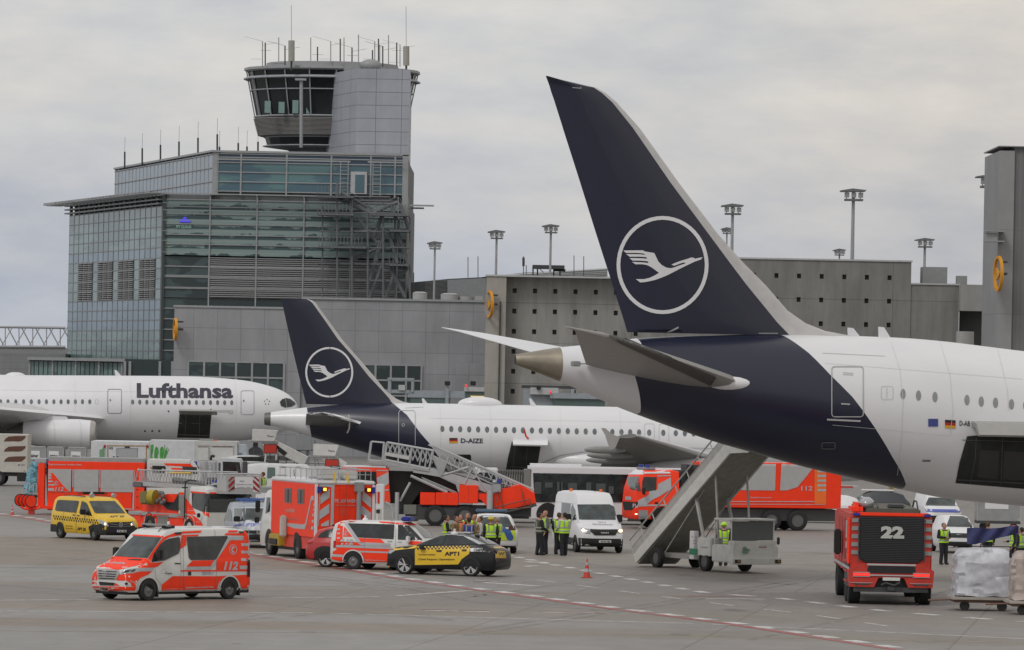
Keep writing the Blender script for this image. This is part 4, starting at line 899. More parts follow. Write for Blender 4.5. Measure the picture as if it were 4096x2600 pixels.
# ------------------------------------------------ 3. wide body at left, Lufthansa titles
f5 = Fr(0, 600, 1476, d=462)
P5 = Thing('long_haul_airliner', 'long white airliner with dark title lettering above its windows, nose pointing right, far left', 'airliner', f5)
st5 = [(-1500,1580,1650),(-1300,1520,1705),(-1050,1482,1735),(-800,1474,1744),(-300,1484,1754),(0,1499,1764),(0.5,1499,1764),(400,1502,1768),(756,1505,1770),(864,1511,1768),(972,1521,1762),(1026,1531,1755),(1080,1545,1745),(1123,1561,1732),(1155,1580,1716),(1180,1604,1694),(1192,1626,1672)]
st5 = [s_ for s_ in st5 if s_[0] != .5]
b = B(); b.loft(fuse(P5, st5, k=.98, rmax=2.75)); b.build('fuselage', PWH, P5, solid=True)
ws = [5,59,117,175,232,289,344,399,452,505,558,611,665]
windows(P5, [(x/1.852, 1607) for x in ws]+[(x/1.852, 1606.5) for x in [-52,-110,-168,-226]]+[((983+52.4*i)/1.852, 1608+i*.2) for i in range(15)], 6.3, 10.2)
lay(P5, 'blanked_window', ringp(387,1607,7,10.5,1.3,14), mat('faint_line', 0), .02)
write(P5, 'Lufthansa', (547,1588), (932,1590), 56, mat('title_navy', (.03, .028, .05), .5), 'titles', .035, step=14, off=.025)
lay(P5, 'door_outline', line(rrect(431,1557,486,1653,7), 2.2, True)+line(rrect(964,1563,1016,1658,7), 1.6, True), LINE, .02, 15)
lay(P5, 'door_window', [oval(441,1600,3,4,8),oval(975,1603,3,4,8)], WINM, .03)
lay(P5, 'cargo_opening', [[(718,1652),(846,1652),(838,1752),(708,1750),(714,1700)]], HOLD, .02, 15)
q = f5.on(718,1650,'y',-2.85); b = B(); b.prism([(-2.8, q.z), (-3.9, q.z+.28), (-3.95, q.z+.15), (-2.8, q.z-.15)], 'x', q.x, q.x+3.05); b.build('cargo_door', STB, P5, smooth=0)
lay(P5, 'cockpit_window', [[(1119,1608),(1128,1597),(1145,1592),(1162,1596),(1178,1608),(1183,1618),(1165,1627),(1140,1630),(1124,1624)]], mat('cockpit_glass', (.02, .03, .03), .12), .02, 8)
lay(P5, 'window_pillar', line([(1141,1593),(1147,1629)], 2.2), GRY, .03, 8)
lay(P5, 'star_emblem', [[(1068+10*cos(a)+3.4*cos(a+b_), 1608+10*sin(a)+3.4*sin(a+b_)) for b_ in (0, 2.2, 4.2)] for a in [2*pi*k/5-.3 for k in range(5)]], DST, .02)
lay(P5, 'small_vent', [oval(x, 1724, 4, 4, 8) for x in (580,609,637)]+[oval(674,1645,3.5,3.5,8),oval(844,1638,3,3,8)], DST, .02)
lay(P5, 'inscription', [rect(868,1640,932,1648), rect(915,1648,932,1655)], mat('faint_line', 0), .02, 12)
q = f5.on(472,1500,'y',0); b = B(); b.prism([(q.x-.2, q.z-.1), (q.x+.3, q.z-.1), (q.x-.12, q.z+.38), (q.x-.3, q.z+.4)], 'y', -.03, .03); b.build('antenna', PWH, P5, smooth=0)
b = B(); q = f5.on(62,1494,'y',0); b.ell((q.x, 0, q.z-.3), (.9, .5, .42)); b.build('satellite_dome', PWH, P5)
# engine and wing stub
q0 = f5.on(95,1735,'y',-9.5); q1 = f5.on(383,1735,'y',-9.5); cz = f5.on(240,1736,'y',-9.5).z; r0 = (f5.on(300,1675,'y',-9.5).z-f5.on(300,1797,'y',-9.5).z)/2
def er(x, r, z=0, n=36): return [(x, -9.5+r*sin(2*pi*i/n), cz+z+r*cos(2*pi*i/n)) for i in range(n)]
Ln = q1.x-q0.x
b = B(); b.loft([er(q0.x, r0*.74, .12), er(q0.x+Ln*.2, r0*.88, .05), er(q0.x+Ln*.45, r0*.98), er(q0.x+Ln*.75, r0*1.0), er(q0.x+Ln*.93, r0*.93)]); b.build('engine_nacelle', PWH, P5, solid=True)
b = B(); b.loft([er(q0.x+Ln*.93, r0*.932), er(q0.x+Ln*.98, r0*.87), er(q0.x+Ln, r0*.76)]); b.build('engine_lip', mat('polished_lip', (.42, .40, .38), .3, metal=.4), P5)
b = B(); b.loft([er(q0.x-.02, r0*.70, .12), er(q0.x-.6, r0*.45, .1), er(q0.x-1.4, r0*.2, .1)]); b.build('engine_core', mat('exhaust_dark', 0), P5)
lay(P5, 'panel_line', line([(210,1677),(217,1700),(220,1740),(219,1790)], 1.2)+line([(316,1674),(323,1700),(325,1740),(323,1792)], 1.2), mat('faint_line', 0), .02, 12)
on = f5.on
wing(P5, 'wing', PWH, P3(420,1675,-2.6), P3(-350,1730,-2.6), P3(-420,1600,-30), P3(-500,1605,-30), 1.3, .3, n=8)
wing(P5, 'wing', PWH, fl(P3(420,1675,-2.6)), fl(P3(-350,1730,-2.6)), fl(P3(-420,1600,-30)), fl(P3(-500,1605,-30)), 1.3, .3, n=8)
b = B(); b.prism([(q0.x+.3, cz+r0*.7), (q0.x+Ln*.62, cz+r0*.96), (q0.x+Ln*.58, cz+r0*1.15), (q0.x-2.5, cz+r0*1.25), (q0.x-3.2, cz+r0*.9)], 'y', -9.8, -9.2); b.build('engine_pylon', PWH, P5, smooth=0)
b = B(); b.loft([[(x, w*sin(2*pi*i/24), z+h*cos(2*pi*i/24)) for i in range(24)] for x, z, w, h in ((on(270,1680).x,4.0,2.2,1.3),(on(180,1680).x,3.4,2.9,1.9),(on(60,1700).x,3.3,3.2,2.1),(on(-300,1700).x,3.3,3.2,2.1),(on(-600,1700).x,3.8,2.2,1.5))]); b.build('belly_fairing', mat('fairing_white', (.52, .52, .52), .45), P5, smooth=60)
for x, yy in ((on(-200,1900).x, -5.2), (on(-200,1900).x, 5.2), (on(1020,1900).x, 0)):
    b = B(); b.cyl((x, yy, 2), (x, yy, .3), .2); b.cyl((x, yy-.7, .65), (x, yy-.2, .65), .65, n=18); b.cyl((x, yy+.2, .65), (x, yy+.7, .65), .65, n=18); b.build('landing_gear', DST, P5)

SEAM = mat('skin_seam', (.60, .60, .605), .5)
lay(P7, 'skin_seam', line([(3560,1352),(3600,1480),(3612,1600),(3606,1750),(3590,1900)], 1.6)+line([(3760,1366),(3800,1500),(3812,1640),(3800,1740)], 1.6)+line([(3990,1392),(4030,1560),(4034,1640)], 1.6)+line([(3330,1700),(3800,1742)], 1.2)+line([(3300,1452),(4090,1516)], 1.0), SEAM, .016, 16)
lay(P3a, 'skin_seam', line([(1760,1615),(1763,1700),(1760,1880)], .9)+line([(1960,1620),(1964,1720),(1960,1890)], .9)+line([(2240,1626),(2244,1720),(2240,1800)], .9)+line([(2480,1630),(2484,1740)], .9)+line([(1720,1672),(2560,1688)], .7), SEAM, .016, 12)
lay(P5, 'skin_seam', line([(520,1504),(524,1600),(520,1700),(516,1765)], .9)+line([(940,1518),(946,1600),(942,1700)], .9)+line([(300,1502),(300,1660)], .9)+line([(0,1560),(900,1572)], .7)+line([(540,1690),(1000,1696)], .7), SEAM, .016, 14)
HG = mat('hold_frame', (.07, .072, .07), .7); HB = mat('hold_container', (.10, .10, .098), .6)
lay(P7, 'hold_frame', line([(3905,1748),(3900,1840),(3880,1934)], 3)+line([(4010,1752),(4004,1940)], 3)+line([(3850,1760),(4160,1768)], 3)+line([(3830,1918),(4160,1936)], 5), HG, .03, 20)
lay(P7, 'stowed_container', [[(3920,1800),(3996,1803),(3990,1915),(3908,1908)],[(4016,1804),(4120,1808),(4120,1922),(4010,1916)]], mat('hold_shade_grey', (.035, .036, .036), .7), .028, 20)
lay(P3a, 'hold_frame', line([(2060,1775),(2052,1872)], 2)+line([(2110,1778),(2104,1874)], 2)+line([(2040,1866),(2142,1870)], 3), HG, .03, 12)
lay(P5, 'hold_frame', line([(745,1658),(740,1745)], 2)+line([(800,1658),(797,1745)], 2)+line([(714,1738),(836,1742)], 4), HB, .03, 12)
# ================================================================ vehicle kit
def zc(x0, y0, k): return lambda *pts: [(x0+x/k, y0+y/k) for x, y in pts]
zA, zB_, zC, zD, zE, zF, zG, zH, zI, zJ, zK, zL = [zc(*a) for a in ((0,1800,2.1845),(1000,1800,2.0067),(40,1800,4.0133),(540,1800,4.0133),(1020,1860,4.0133),(1440,1740,3.01),(1100,2020,2.408),(2060,1840,3.44),(2560,1740,2.636),(3240,1880,2.548),(0,1660,3.44),(660,1660,2.8667))]
def vring(x, zb, zs, zt, w, wt, r=.10):
    h = [(w-.07, zb), (w-.01, zb+.1), (w, (zb*.5+zs*.5)), (w-.012, zs-.03), (w-.03, zs+.03), (wt+.01, zt-r), (wt-r*.35, zt-r*.28), (wt-r*1.3, zt), (wt*.4, zt+.018)]
    if zt-r < zs+.05: h[5] = (wt+.01, max(zt-r, h[4][1]+.004)); h[6] = (wt-r*.35, max(zt-r*.28, h[5][1]+.004))
    return [(x, -y, z) for y, z in h]+[(x, y, z) for y, z in h[::-1]]
def vbody(T, st, m, name='body', smooth=38):
    b = B(); b.loft([vring(*s_) for s_ in st]); return b.build(name, m, T, solid=True, smooth=smooth)
def midivan(T, L_, wb, H, m, w=.95):
    f = wb/2+.90; r = f-L_
    return vbody(T, [(f,.42,.66,.78,.60,.52),(f-.05,.34,.72,.90,.82,.70),(f-.16,.28,.78,.99,.90,.80),(f-.5,.26,.90,1.08,w-.01,.84),(f-.95,.26,1.02,1.19,w,.85),(f-1.02,.26,1.04,1.24,w,.83),(f-1.4,.26,1.08,1.54,w,.79),(f-1.78,.26,1.10,H-.10,w,.75),(f-1.95,.26,1.10,H-.03,w,.74),(f-2.3,.26,1.10,H,w,.74),(r+1.2,.26,1.10,H,w,.74),(r+.35,.26,1.10,H-.04,w,.75),(r+.14,.28,1.10,H-.14,w-.02,.76),(r+.04,.32,1.05,H-.45,w-.06,.78),(r,.38,.9,1.1,w-.12,.8)], m)
def bigvan(T, L_, wb, H, m, w=1.0, hood=1.34, fo=1.02):
    f = wb/2+fo; r = f-L_; k = H-2.38
    return vbody(T, [(f,.42,.75,.92,.66,.58),(f-.06,.34,.82,1.04,.86,.74),(f-.2,.28,.9,1.12,.94,.84),(f-.6,.28,1.1,hood-.10,w-.02,.88),(f-.82,.28,1.2,hood,w,.89),(f-.9,.28,1.24,hood+.08,w,.87),(f-1.3,.28,1.3,1.80,w,.84),(f-1.66,.28,1.32,2.20+k*.25,w,.81),(f-1.9,.28,1.32,2.33+k*.6,w,.80),(f-2.25,.28,1.32,2.38+k*.95,w,.80),(f-2.9,.28,1.32,H,w,.80),(r+.8,.28,1.32,H,w,.80),(r+.2,.3,1.32,H-.05,w,.81),(r+.05,.34,1.3,H-.15,w-.04,.82),(r,.4,1.2,H-.4,w-.1,.84)], m)
_W = {}
def wheel(T, x, y, r=.34, w=.22, style='steel'):
    """tyre with a rim set in its outer face"""
    key = (r, w, style)
    s_ = -1 if y < 0 else 1
    if key not in _W:
        b = B(); n = 28; k0 = .76 if style in ('twin', 'five') else .62; pr = [(-w/2, r*k0), (-w/2, r*.92), (-w/2+.03, r), (w/2-.03, r), (w/2, r*.92), (w/2, r*k0), (w/2-.05, r*(k0-.02))]
        b.loft([[(rr*cos(2*pi*i/n), -yy, rr*sin(2*pi*i/n)) for i in range(n)] for yy, rr in pr]); t = b.build('wheel', TYR, T, smooth=40)
        b = B(); k = w/2-.035
        if style == 'steel':
            b.loft([[(rr*cos(2*pi*i/n), -yy, rr*sin(2*pi*i/n)) for i in range(n)] for yy, rr in ((k, r*.64), (k-.02, r*.58), (k-.05, r*.5), (k-.01, r*.36), (k, r*.28), (k+.03, r*.12))])
            rm = b.build('rim', RIM, T, parent=t); b = B()
            for i in range(12): a = 2*pi*i/12; b.ell((r*.46*cos(a), -k-.005+.035, r*.46*sin(a)), (r*.05, .012, r*.05), 8, 6)
            b.build('rim_hole', BLK, T, parent=t)
        elif style == 'truck':
            b.loft([[(rr*cos(2*pi*i/n), -yy, rr*sin(2*pi*i/n)) for i in range(n)] for yy, rr in ((k, r*.62), (k-.03, r*.56), (k-.16, r*.5), (k-.16, r*.24), (k-.02, r*.2), (k-.02, r*.05))]); rm = b.build('rim', mat('truck_rim', (.13, .13, .13), .5, metal=.3), T, parent=t)
        else:
            b.cyl((0, -(k-.07), 0), (0, -(k-.06), 0), r*.74, n=n); b.build('rim_back', BLK, T, parent=t); b = B(); ns = 5
            for i in range(ns):
                a = 2*pi*i/ns+.3
                for da in ((-.24, .06), (.14, .44)) if style == 'twin' else ((-.40, .22),):
                    a0, a1 = a+da[0], a+da[1]; ro = r*.70
                    b.prism([(r*.1*cos(a0), r*.1*sin(a0)), (ro*cos(a0), ro*sin(a0)), (ro*cos(a1), ro*sin(a1)), (r*.1*cos(a1), r*.1*sin(a1))], 'y', -k, -k+.04)
            b.cyl((0, -k+.04, 0), (0, -k-.005, 0), r*.13, n=12)
            for i in range(n):
                a0, a1 = 2*pi*i/n, 2*pi*(i+1)/n; b.prism([(r*.69*cos(a0), r*.69*sin(a0)), (r*.75*cos(a0), r*.75*sin(a0)), (r*.75*cos(a1), r*.75*sin(a1)), (r*.69*cos(a1), r*.69*sin(a1))], 'y', -k, -k+.03)
            b.build('rim', ALU, T, parent=t, smooth=0)
        for c in [t]+list(t.children): c.parent = c.parent
        _W[key] = t; o = t; base = t.parent
    else:
        src = _W[key]; o = src.copy(); COL.objects.link(o); o.parent = T.o
        for c in src.children: d = c.copy(); COL.objects.link(d); d.parent = o
    o.location = (x, y, r); o.rotation_euler = (0, 0, 0 if s_ < 0 else pi); return o
def cast(T, p, d):
    best = None
    for b in T.bv:
        h = b.ray_cast(V(p), V(d))
        if h[0] is not None and (best is None or h[3] < best[2]): best = (h[0], h[1], h[3])
    return best
def lays(T, name, polys, m, side='y-', off=.008, step=0, parent=None, label=None, bm=None):
    """same as lay, but in the thing's own side ('y-', 'y+': x,z) or end ('x+', 'x-': y,z) view"""
    bm = bm or tris(polys); bmesh.ops.triangulate(bm, faces=bm.faces); s_ = -1 if side[1] == '-' else 1; bad = []
    for v in bm.verts:
        if side[0] == 'y': h = cast(T, (v.co.x, s_*30, v.co.y), (0, -s_, 0))
        else: h = cast(T, (s_*40, v.co.x, v.co.y), (-s_, 0, 0))
        if h is None: bad.append(v); continue
        v.co = h[0]+V((0, s_*off, 0) if side[0] == 'y' else (s_*off, 0, 0))
    bmesh.ops.delete(bm, geom=bad, context='VERTS')
    me = bpy.data.meshes.new(name); bm.to_mesh(me); bm.free(); me.materials.append(m); me.shade_smooth()
    o = bpy.data.objects.new(name, me); COL.objects.link(o); o.parent = parent or T.o; return o
def axles(T, xs, track, r=.34, w=.22, style='steel', arch=.07, zb=.26, sides=(-1, 1), archm=None, trim=None):
    for x in xs:
        for s_ in sides:
            if arch: 
                n = 14; a0 = math.asin(max(-.9, min(.9, (zb+.02-r)/(r+arch))))
                pl = [(x+(r+arch)*cos(a0+(pi-2*a0)*i/n), r+(r+arch)*sin(a0+(pi-2*a0)*i/n)) for i in range(n+1)]
                lays(T, 'wheel_arch', [pl], archm or BLK, 'y-' if s_ < 0 else 'y+', .020)
                if trim:
                    R0, R1 = r+arch-.01, r+arch+.035; A_ = [a0+(pi-2*a0)*i/n for i in range(n+1)]
                    lays(T, 'arch_trim', [[(x+R0*cos(u), r+R0*sin(u)), (x+R1*cos(u), r+R1*sin(u)), (x+R1*cos(v), r+R1*sin(v)), (x+R0*cos(v), r+R0*sin(v))] for u, v in zip(A_, A_[1:])], trim, 'y-' if s_ < 0 else 'y+', .024)
            wheel(T, x, s_*track, r, w, style)
def pbox(T, name, m, x0, y0, x1, y1, ya, yb, bev=.02, solid=True, label=None, smooth=30):
    a, c = T.fr.on(x0, y1, 'y', ya), T.fr.on(x1, y0, 'y', ya)
    b = B(); b.box(a.x, c.x, min(ya, yb), max(ya, yb), max(.02, a.z), c.z, bev); return b.build(name, m, T, solid=solid, label=label, smooth=smooth)
def pprism(T, name, m, pts, ya, yb, solid=True, smooth=25):
    b = B(); b.prism([(q.x, q.z) for q in [T.fr.on(x, y, 'y', ya) for x, y in pts]], 'y', ya, yb); return b.build(name, m, T, solid=solid, smooth=smooth)
def handset(cx, cy, k, w=1):
    """telephone handset inside a ring"""
    out = ringp(cx, cy, 9*k*w, 10*k, 1.3*k, 20)
    return out+[[(cx+x*k*w, cy+y*k) for x, y in ((-2.6,5.6),(-4.4,1),(-3.6,-3),(-.5,-6),(2.6,-6.4),(3.6,-3.6),(1.4,-2.4),(-1,-1.6),(-1.6,.6),(-.4,3),(2,3.4),(2.4,6),(0,7))]]
def plate(T, pts, txt, name='number_plate', h=None):
    lay(T, name, [pts], mat('plate_white', (.62, .62, .6), .5), .03)
    (x0, y0), (x1, y1), (x2, y2), (x3, y3) = pts; hh = (y3-y0)*.62
    write(T, txt, (x3+(x2-x3)*.12, y3+(y2-y3)*.12-(y3-y0)*.2), (x3+(x2-x3)*.92, y3+(y2-y3)*.92-(y3-y0)*.2), hh, BLK, 'plate_lettering', .03, off=.04)
def mirror(T, x, y, z, m=BLK, sx=.12, sy=.2, sz=.26):
    b = B(); b.box(x-sx/2, x+sx/2, y-sy/2, y+sy/2, z, z+sz, .03); return b.build('wing_mirror', m, T, solid=False)
def beacon(T, c, r=.1, h=.16, m=None):
    b = B(); b.cyl(c, (c[0], c[1], c[2]+h), r, r*.8, n=14); return b.build('beacon', m or BLU, T)

def nosepiece(T, f, w, z0, z1, dep, m, name='bumper'):
    """wrap-round bumper or lower front, proud of the body by 2 cm"""
    b = B(); o = []
    for x, k in ((f-dep, w+.012), (f-.35, w+.01), (f-.14, w-.06), (f-.02, w-.2), (f+.025, w-.36)): o.append((x, k))
    out = o+[(x, -k) for x, k in o[::-1]]
    b.prism(out, 'z', z0, z1); return b.build(name, m, T, solid=True, smooth=50)
# ================================================================ vans and cars near the camera
# ---- red and white fire command van in front
T = Thing('fire_service_van', 'low red and white fire service van numbered 112 nearest the camera at left', 'van', Fr(225, 591, 2403, 1.83, .98))
bigvan(T, 5.62, 3.665, 2.40, WHT, fo=.94)
p = zA
lay(T, 'red_stripe', [p((770,1040),(850,980),(905,960),(1000,928),(1280,948),(1290,960),(1262,990),(1130,1025),(1045,1045)), p((1288,950),(1318,982),(1352,986),(1352,1026),(1212,1030),(1205,1018),(1240,1003),(1268,990)), p((1200,1064),(1330,1060),(1300,1085),(1225,1118),(1190,1165),(1165,1148),(1040,1105),(1030,1092),(1060,1087),(1170,1077)),
 p((740,1186),(850,1190),(1190,1197),(1180,1228),(960,1230),(860,1224),(740,1222)), p((1022,1104),(1060,1103),(1175,1163),(1192,1192),(1150,1193),(1142,1162),(1108,1142),(1020,1140)), p((1010,1160),(1047,1187),(1002,1184)), p((740,1050),(846,1050),(848,1140),(740,1138)), p((740,1148),(828,1150),(852,1172),(740,1172)),
 p((1160,736),(1425,750),(1428,766),(1158,752)), p((1415,775),(1440,757),(1530,722),(1590,716),(1588,742),(1480,762),(1430,790),(1345,905),(1318,975),(1292,948),(1350,862)),
 p((1592,742),(1738,738),(1728,752),(1628,756),(1626,832),(1574,866),(1580,772)), p((1590,712),(1765,703),(1752,722),(1590,730)), p((1998,702),(2080,702),(2072,718),(1988,720)), p((1972,727),(2140,727),(2150,748),(1962,744)),
 p((2128,700),(2150,706),(2168,752),(2172,787),(2128,786)), p((2008,790),(2172,788),(2184,940),(2188,1048),(1888,1048),(1893,964)), p((1627,1018),(1682,967),(1872,963),(1838,1016)), p((1572,1056),(1590,1049),(1900,1048),(2188,1050),(2188,1060),(1582,1062)),
 p((1412,1178),(1508,1102),(1890,1103),(2188,1088),(2188,1172),(2160,1208),(2108,1210),(2096,1160),(2055,1118),(1998,1103),(1950,1116),(1912,1160),(1898,1214),(1412,1227)), p((1352,986),(1430,977),(1375,1018),(1352,1026))], RED, .010, 12)
lay(T, 'reflective_stripe', [p((1996,757),(2120,756),(2120,785),(2010,787),(1890,964),(1880,1012),(1840,1048),(1615,1050),(1642,1021),(1830,1019),(1860,1000),(1877,955)), p((1205,1030),(1352,1028),(1330,1056),(1215,1060))]+[p((2104,y),(2184,y),(2184,y+24),(2110,y+24)) for y in (815,880,946)]+[p((2092,1010),(2188,1010),(2188,1042),(2096,1042))], REF, .014, 12)
lay(T, 'sill_stripe', [p((1405,1232),(1898,1222),(1898,1238),(1405,1250)), p((2108,1215),(2175,1196),(2172,1208),(2112,1226))], GRY, .014, 12)
lay(T, 'windscreen', [p((1172,750),(1412,764),(1288,944),(998,928),(1060,850))], GL2, .018, 10)
lay(T, 'side_window', [p((1438,790),(1478,774),(1560,760),(1572,770),(1575,860),(1560,905),(1440,965),(1322,980),(1345,905),(1392,832)), ], GLS, .018, 12)
lay(T, 'side_window', [p((1640,758),(1985,750),(1990,760),(1888,955),(1875,960),(1668,962),(1650,940),(1630,765))], GLS, .018, 12)
lay(T, 'door_seam', line(p((1355,1045),(1362,1120),(1410,1180)), 1)+line(p((1590,745),(1600,850),(1608,1240)), 1.2)+line(p((1576,870),(1582,1060),(1566,1230)), 1)+line(p((1875,700),(1880,750)), 1)+line(p((1890,960),(1888,1225)), 1.2)+line(p((2110,760),(2130,790),(2158,1000)), 1), mat('seam_grey', (.18, .16, .15), .6), .018, 10)
lay(T, 'headlamp', [p((1056,1080),(1084,1043),(1208,1032),(1180,1068),(1075,1085))], LMP, .02, 6)
lay(T, 'headlamp_lens', [p((1075,1076),(1092,1052),(1150,1047),(1120,1070)), p((1135,1068),(1160,1045),(1190,1042),(1168,1063))], GLS, .026, 6)
lay(T, 'grille', [p((850,1034),(1035,1048),(1048,1078),(1012,1134),(856,1128),(846,1080))], mat('grille_silver', (.42, .42, .41), .35, metal=.4), .02, 6)
lay(T, 'grille_slot', [p((862+i*2,1052+i*21),(1025-i*6,1062+i*20),(1020-i*6,1070+i*20),(862+i*2,1061+i*21)) for i in range(4)], BLK, .026, 6)
cx, cy = p((915,1079))[0]
lay(T, 'star_badge', ringp(cx, cy, 9.5, 11.5, 2, 20)+[[(cx-1.4, cy), (cx, cy-10), (cx+1.4, cy)]]+[[(cx, cy-1.5), (cx+s_*8, cy+6), (cx, cy+1.5)] for s_ in (-1, 1)], ALU, .035)
lay(T, 'air_intake', [p((864,1150),(1003,1160),(998,1184),(872,1180))], BLK, .02, 6)
plate(T, p((868,1194),(952,1200),(950,1232),(870,1226)), 'F FE 209')
lay(T, 'fog_lamp', [oval(*p((1104,1168))[0], 6, 5)], GLS, .02); lay(T, 'sensor', [oval(*p((1129,1106))[0], 3.4, 4, 10), oval(*p((1189,1149))[0], 3.4, 4, 10)], PWH, .02)
lay(T, 'bonnet_vent', [p((1112,952),(1245,956),(1225,966),(1120,962)), p((958,945),(1000,938),(985,950))], BLK, .02, 6)
lay(T, 'door_handle', [p((1525,986),(1578,988),(1577,998),(1527,997))], BLK, .02); lay(T, 'filler_flap', [p((1644,1062),(1670,1063),(1669,1096),(1644,1095))], BLK, .02)
lay(T, 'tail_lamp', [p((2162,956),(2187,958),(2188,1108),(2160,1108))], mat('dark_tail_lamp', (.06, .006, .008), .2), .02, 8)
lay(T, 'roof_lamp', [p((1520,722),(1585,716),(1580,735),(1535,738)), p((2082,712),(2128,712),(2125,726),(2090,726))], BLK, .03)
write(T, 'FEUERWEHR', p((890,985))[0], p((1098,1000))[0], 9, REF, 'bonnet_lettering', .03, step=8)
write(T, '112', p((1953,1045))[0], p((2080,1045))[0], 33, REF, 'number_lettering', .05, .25)
write(T, 'Fraport', p((1446,1084))[0], p((1503,1086))[0], 8, mat('ink_grey', (.06, .07, .1), .5)); write(T, '82/10-1', p((1768,1090))[0], p((1865,1090))[0], 13, mat('ink_lilac', (.34, .32, .42), .5), shear=.2)
write(T, 'Flughafenfeuerwehr Frankfurt / Main', p((1622,1210))[0], p((1865,1204))[0], 7, REF, 'sill_lettering')
cx, cy = p((1428,1060))[0]; lay(T, 'star_emblem', [[(cx+10*cos(a)+2.5*cos(a+k), cy+9*sin(a)+2.5*sin(a+k)) for k in (0, 1.6, 3.1)] for a in [2*pi*i/6 for i in range(6)]], mat('ink_grey', 0), .02)
lay(T, 'telephone_emblem', handset(*p((2036,870))[0], 2.05, .85), REF, .02)
axles(T, (1.83, -1.83), .925, .345, .22, 'steel', .09, trim=WHT)
b = B(); b.box(.55, .75, -.7, .7, 2.46, 2.54, .03); b.build('light_bar', GRY, T); b = B(); b.box(.3, .8, -.55, -.45, 2.4, 2.5); b.box(.3, .8, .45, .55, 2.4, 2.5); b.build('bar_foot', BLK, T)
b = B(); b.cyl((.1, .0, 2.41), (.1, 0, 2.5), .14, .07); b.cyl((.1, 0, 2.5), (.1, 0, 2.62), .045); b.build('antenna_dome', PWH, T)
b = B(); b.box(-1.6, -.4, -.3, .3, 2.40, 2.45, .02); b.box(-2.6, -2.0, -.2, .3, 2.39, 2.44, .02); b.build('roof_hatch', PWH, T)
b = B(); b.cyl((1.0, .5, 2.3), (.75, .5, 2.5), .012); b.build('aerial', BLK, T)
mirror(T, 1.45, 1.12, 1.38, BLK, .14, .24, .34); mirror(T, 1.45, -1.12, 1.38, BLK, .14, .24, .34)
b = B(); b.box(-2.35, -2.28, .82, .98, .12, .5); b.box(1.35, 1.42, .82, .98, .12, .5); b.box(-2.9, 2.6, -.8, .8, .2, .32); b.build('mud_flap', BLK, T)
# ---- yellow airport van
T = Thing('yellow_airport_van', 'yellow airport van with black chequered band, lettered APT 20, by red fire truck', 'van', Fr(-57.5, 376, 2162, 1.6, -.93))
midivan(T, 5.14, 3.2, 1.90, YEL); p = zC
nosepiece(T, 2.5, .95, .26, .62, .62, BLK); b = B(); b.prism([(-2.66, -.8), (-2.66, .8), (-2.5, .96), (-2.0, .965), (-2.0, -.965), (-2.5, -.96)], 'z', .26, .60); b.build('rear_bumper', BLK, T, solid=True)
lay(T, 'bumper', [p((1435,1185),(1600,1160),(1930,1155),(1975,1140),(2003,1210),(2008,1330),(1960,1400),(1480,1408),(1440,1400),(1400,1260),(1330,1205),(1290,1240),(1265,1290),(1262,1230),(1330,1190),(1400,1200))], BLK, .012, 20)
lay(T, 'windscreen', [p((1270,825),(1300,818),(1680,820),(1760,900),(1850,1015),(1365,1015),(1320,930))], GL2, .018, 8)
lay(T, 'side_window', [p((765,810),(800,800),(1095,815),(1108,830),(1062,1008),(740,975),(724,955),(745,860))], GLS, .018, 8)
lay(T, 'side_window', [p((1150,825),(1165,820),(1225,845),(1250,880),(1320,1060),(1135,1025),(1112,1010))], GLS, .018, 8)
ch = []
for i in range(19):
    x = 695+i*38; y = 1043+i*4.0
    for r_ in (0, 1, 2):
        if r_ < 2: x0 = x+(19 if r_ else 0); y0 = y+r_*38+(2 if r_ else 0); ch.append(p((x0,y0),(x0+17,y0+2),(x0+19,y0+34),(x0+2,y0+32)))
lay(T, 'chequered_band', ch, BLK, .012)
lay(T, 'headlamp', [p((1405,1110),(1480,1130),(1550,1165),(1590,1225),(1530,1225),(1460,1180)), p((1940,1170),(1975,1145),(2000,1190),(2005,1215),(1950,1218))], LMP, .02, 8)
lay(T, 'lit_lamp', [oval(*p((1530,1190))[0], 3.6, 4.2, 12), oval(*p((1948,1195))[0], 2.4, 3.6, 12)], HED, .03)
lay(T, 'grille_bar', line(p((1600,1185),(1735,1200)), 1.6)+line(p((1610,1225),(1740,1232)), 1.6)+line(p((1825,1195),(1935,1180)), 1.6)+line(p((1820,1230),(1935,1220)), 1.6), GRY, .02)
cx, cy = p((1778,1202))[0]; lay(T, 'star_badge', ringp(cx, cy, 8, 9, 1.6, 20)+[[(cx-1.2, cy), (cx, cy-8), (cx+1.2, cy)]]+[[(cx, cy-1.3), (cx+s_*6.5, cy+5), (cx, cy+1.3)] for s_ in (-1, 1)], ALU, .03)
plate(T, p((1715,1284),(1866,1284),(1866,1320),(1715,1320)), 'F LF 140'); lay(T, 'plate_band', [p((1700,1284),(1716,1284),(1716,1320),(1700,1320))], BLU, .03)
write(T, 'APT 20', p((1082,1286))[0], p((1215,1298))[0], 12, BLK, bold=.035); write(T, 'APT 20', p((1600,1083))[0], p((1835,1078))[0], 7, mat('ink_brown', (.12, .08, .02), .6), 'bonnet_lettering', .03, step=8)
write(T, 'Airport Duty', p((893,1225))[0], p((1005,1232))[0], 5, mat('ink_brown', 0)); write(T, 'Supervision', p((893,1262))[0], p((1010,1272))[0], 5, mat('ink_brown', 0))
lay(T, 'door_handle', [p((1005,1034),(1045,1038),(1043,1052),(1007,1048)), p((1078,1045),(1120,1049),(1118,1062),(1080,1059))], BLK, .02)
lay(T, 'door_seam', line(p((1105,825),(1060,1010),(1062,1330)), .9)+line(p((860,1000),(850,1170),(862,1300)), .7)+line(p((1262,1060),(1280,1190)), .7), mat('seam_olive', (.18, .12, .02), .6), .018, 8)
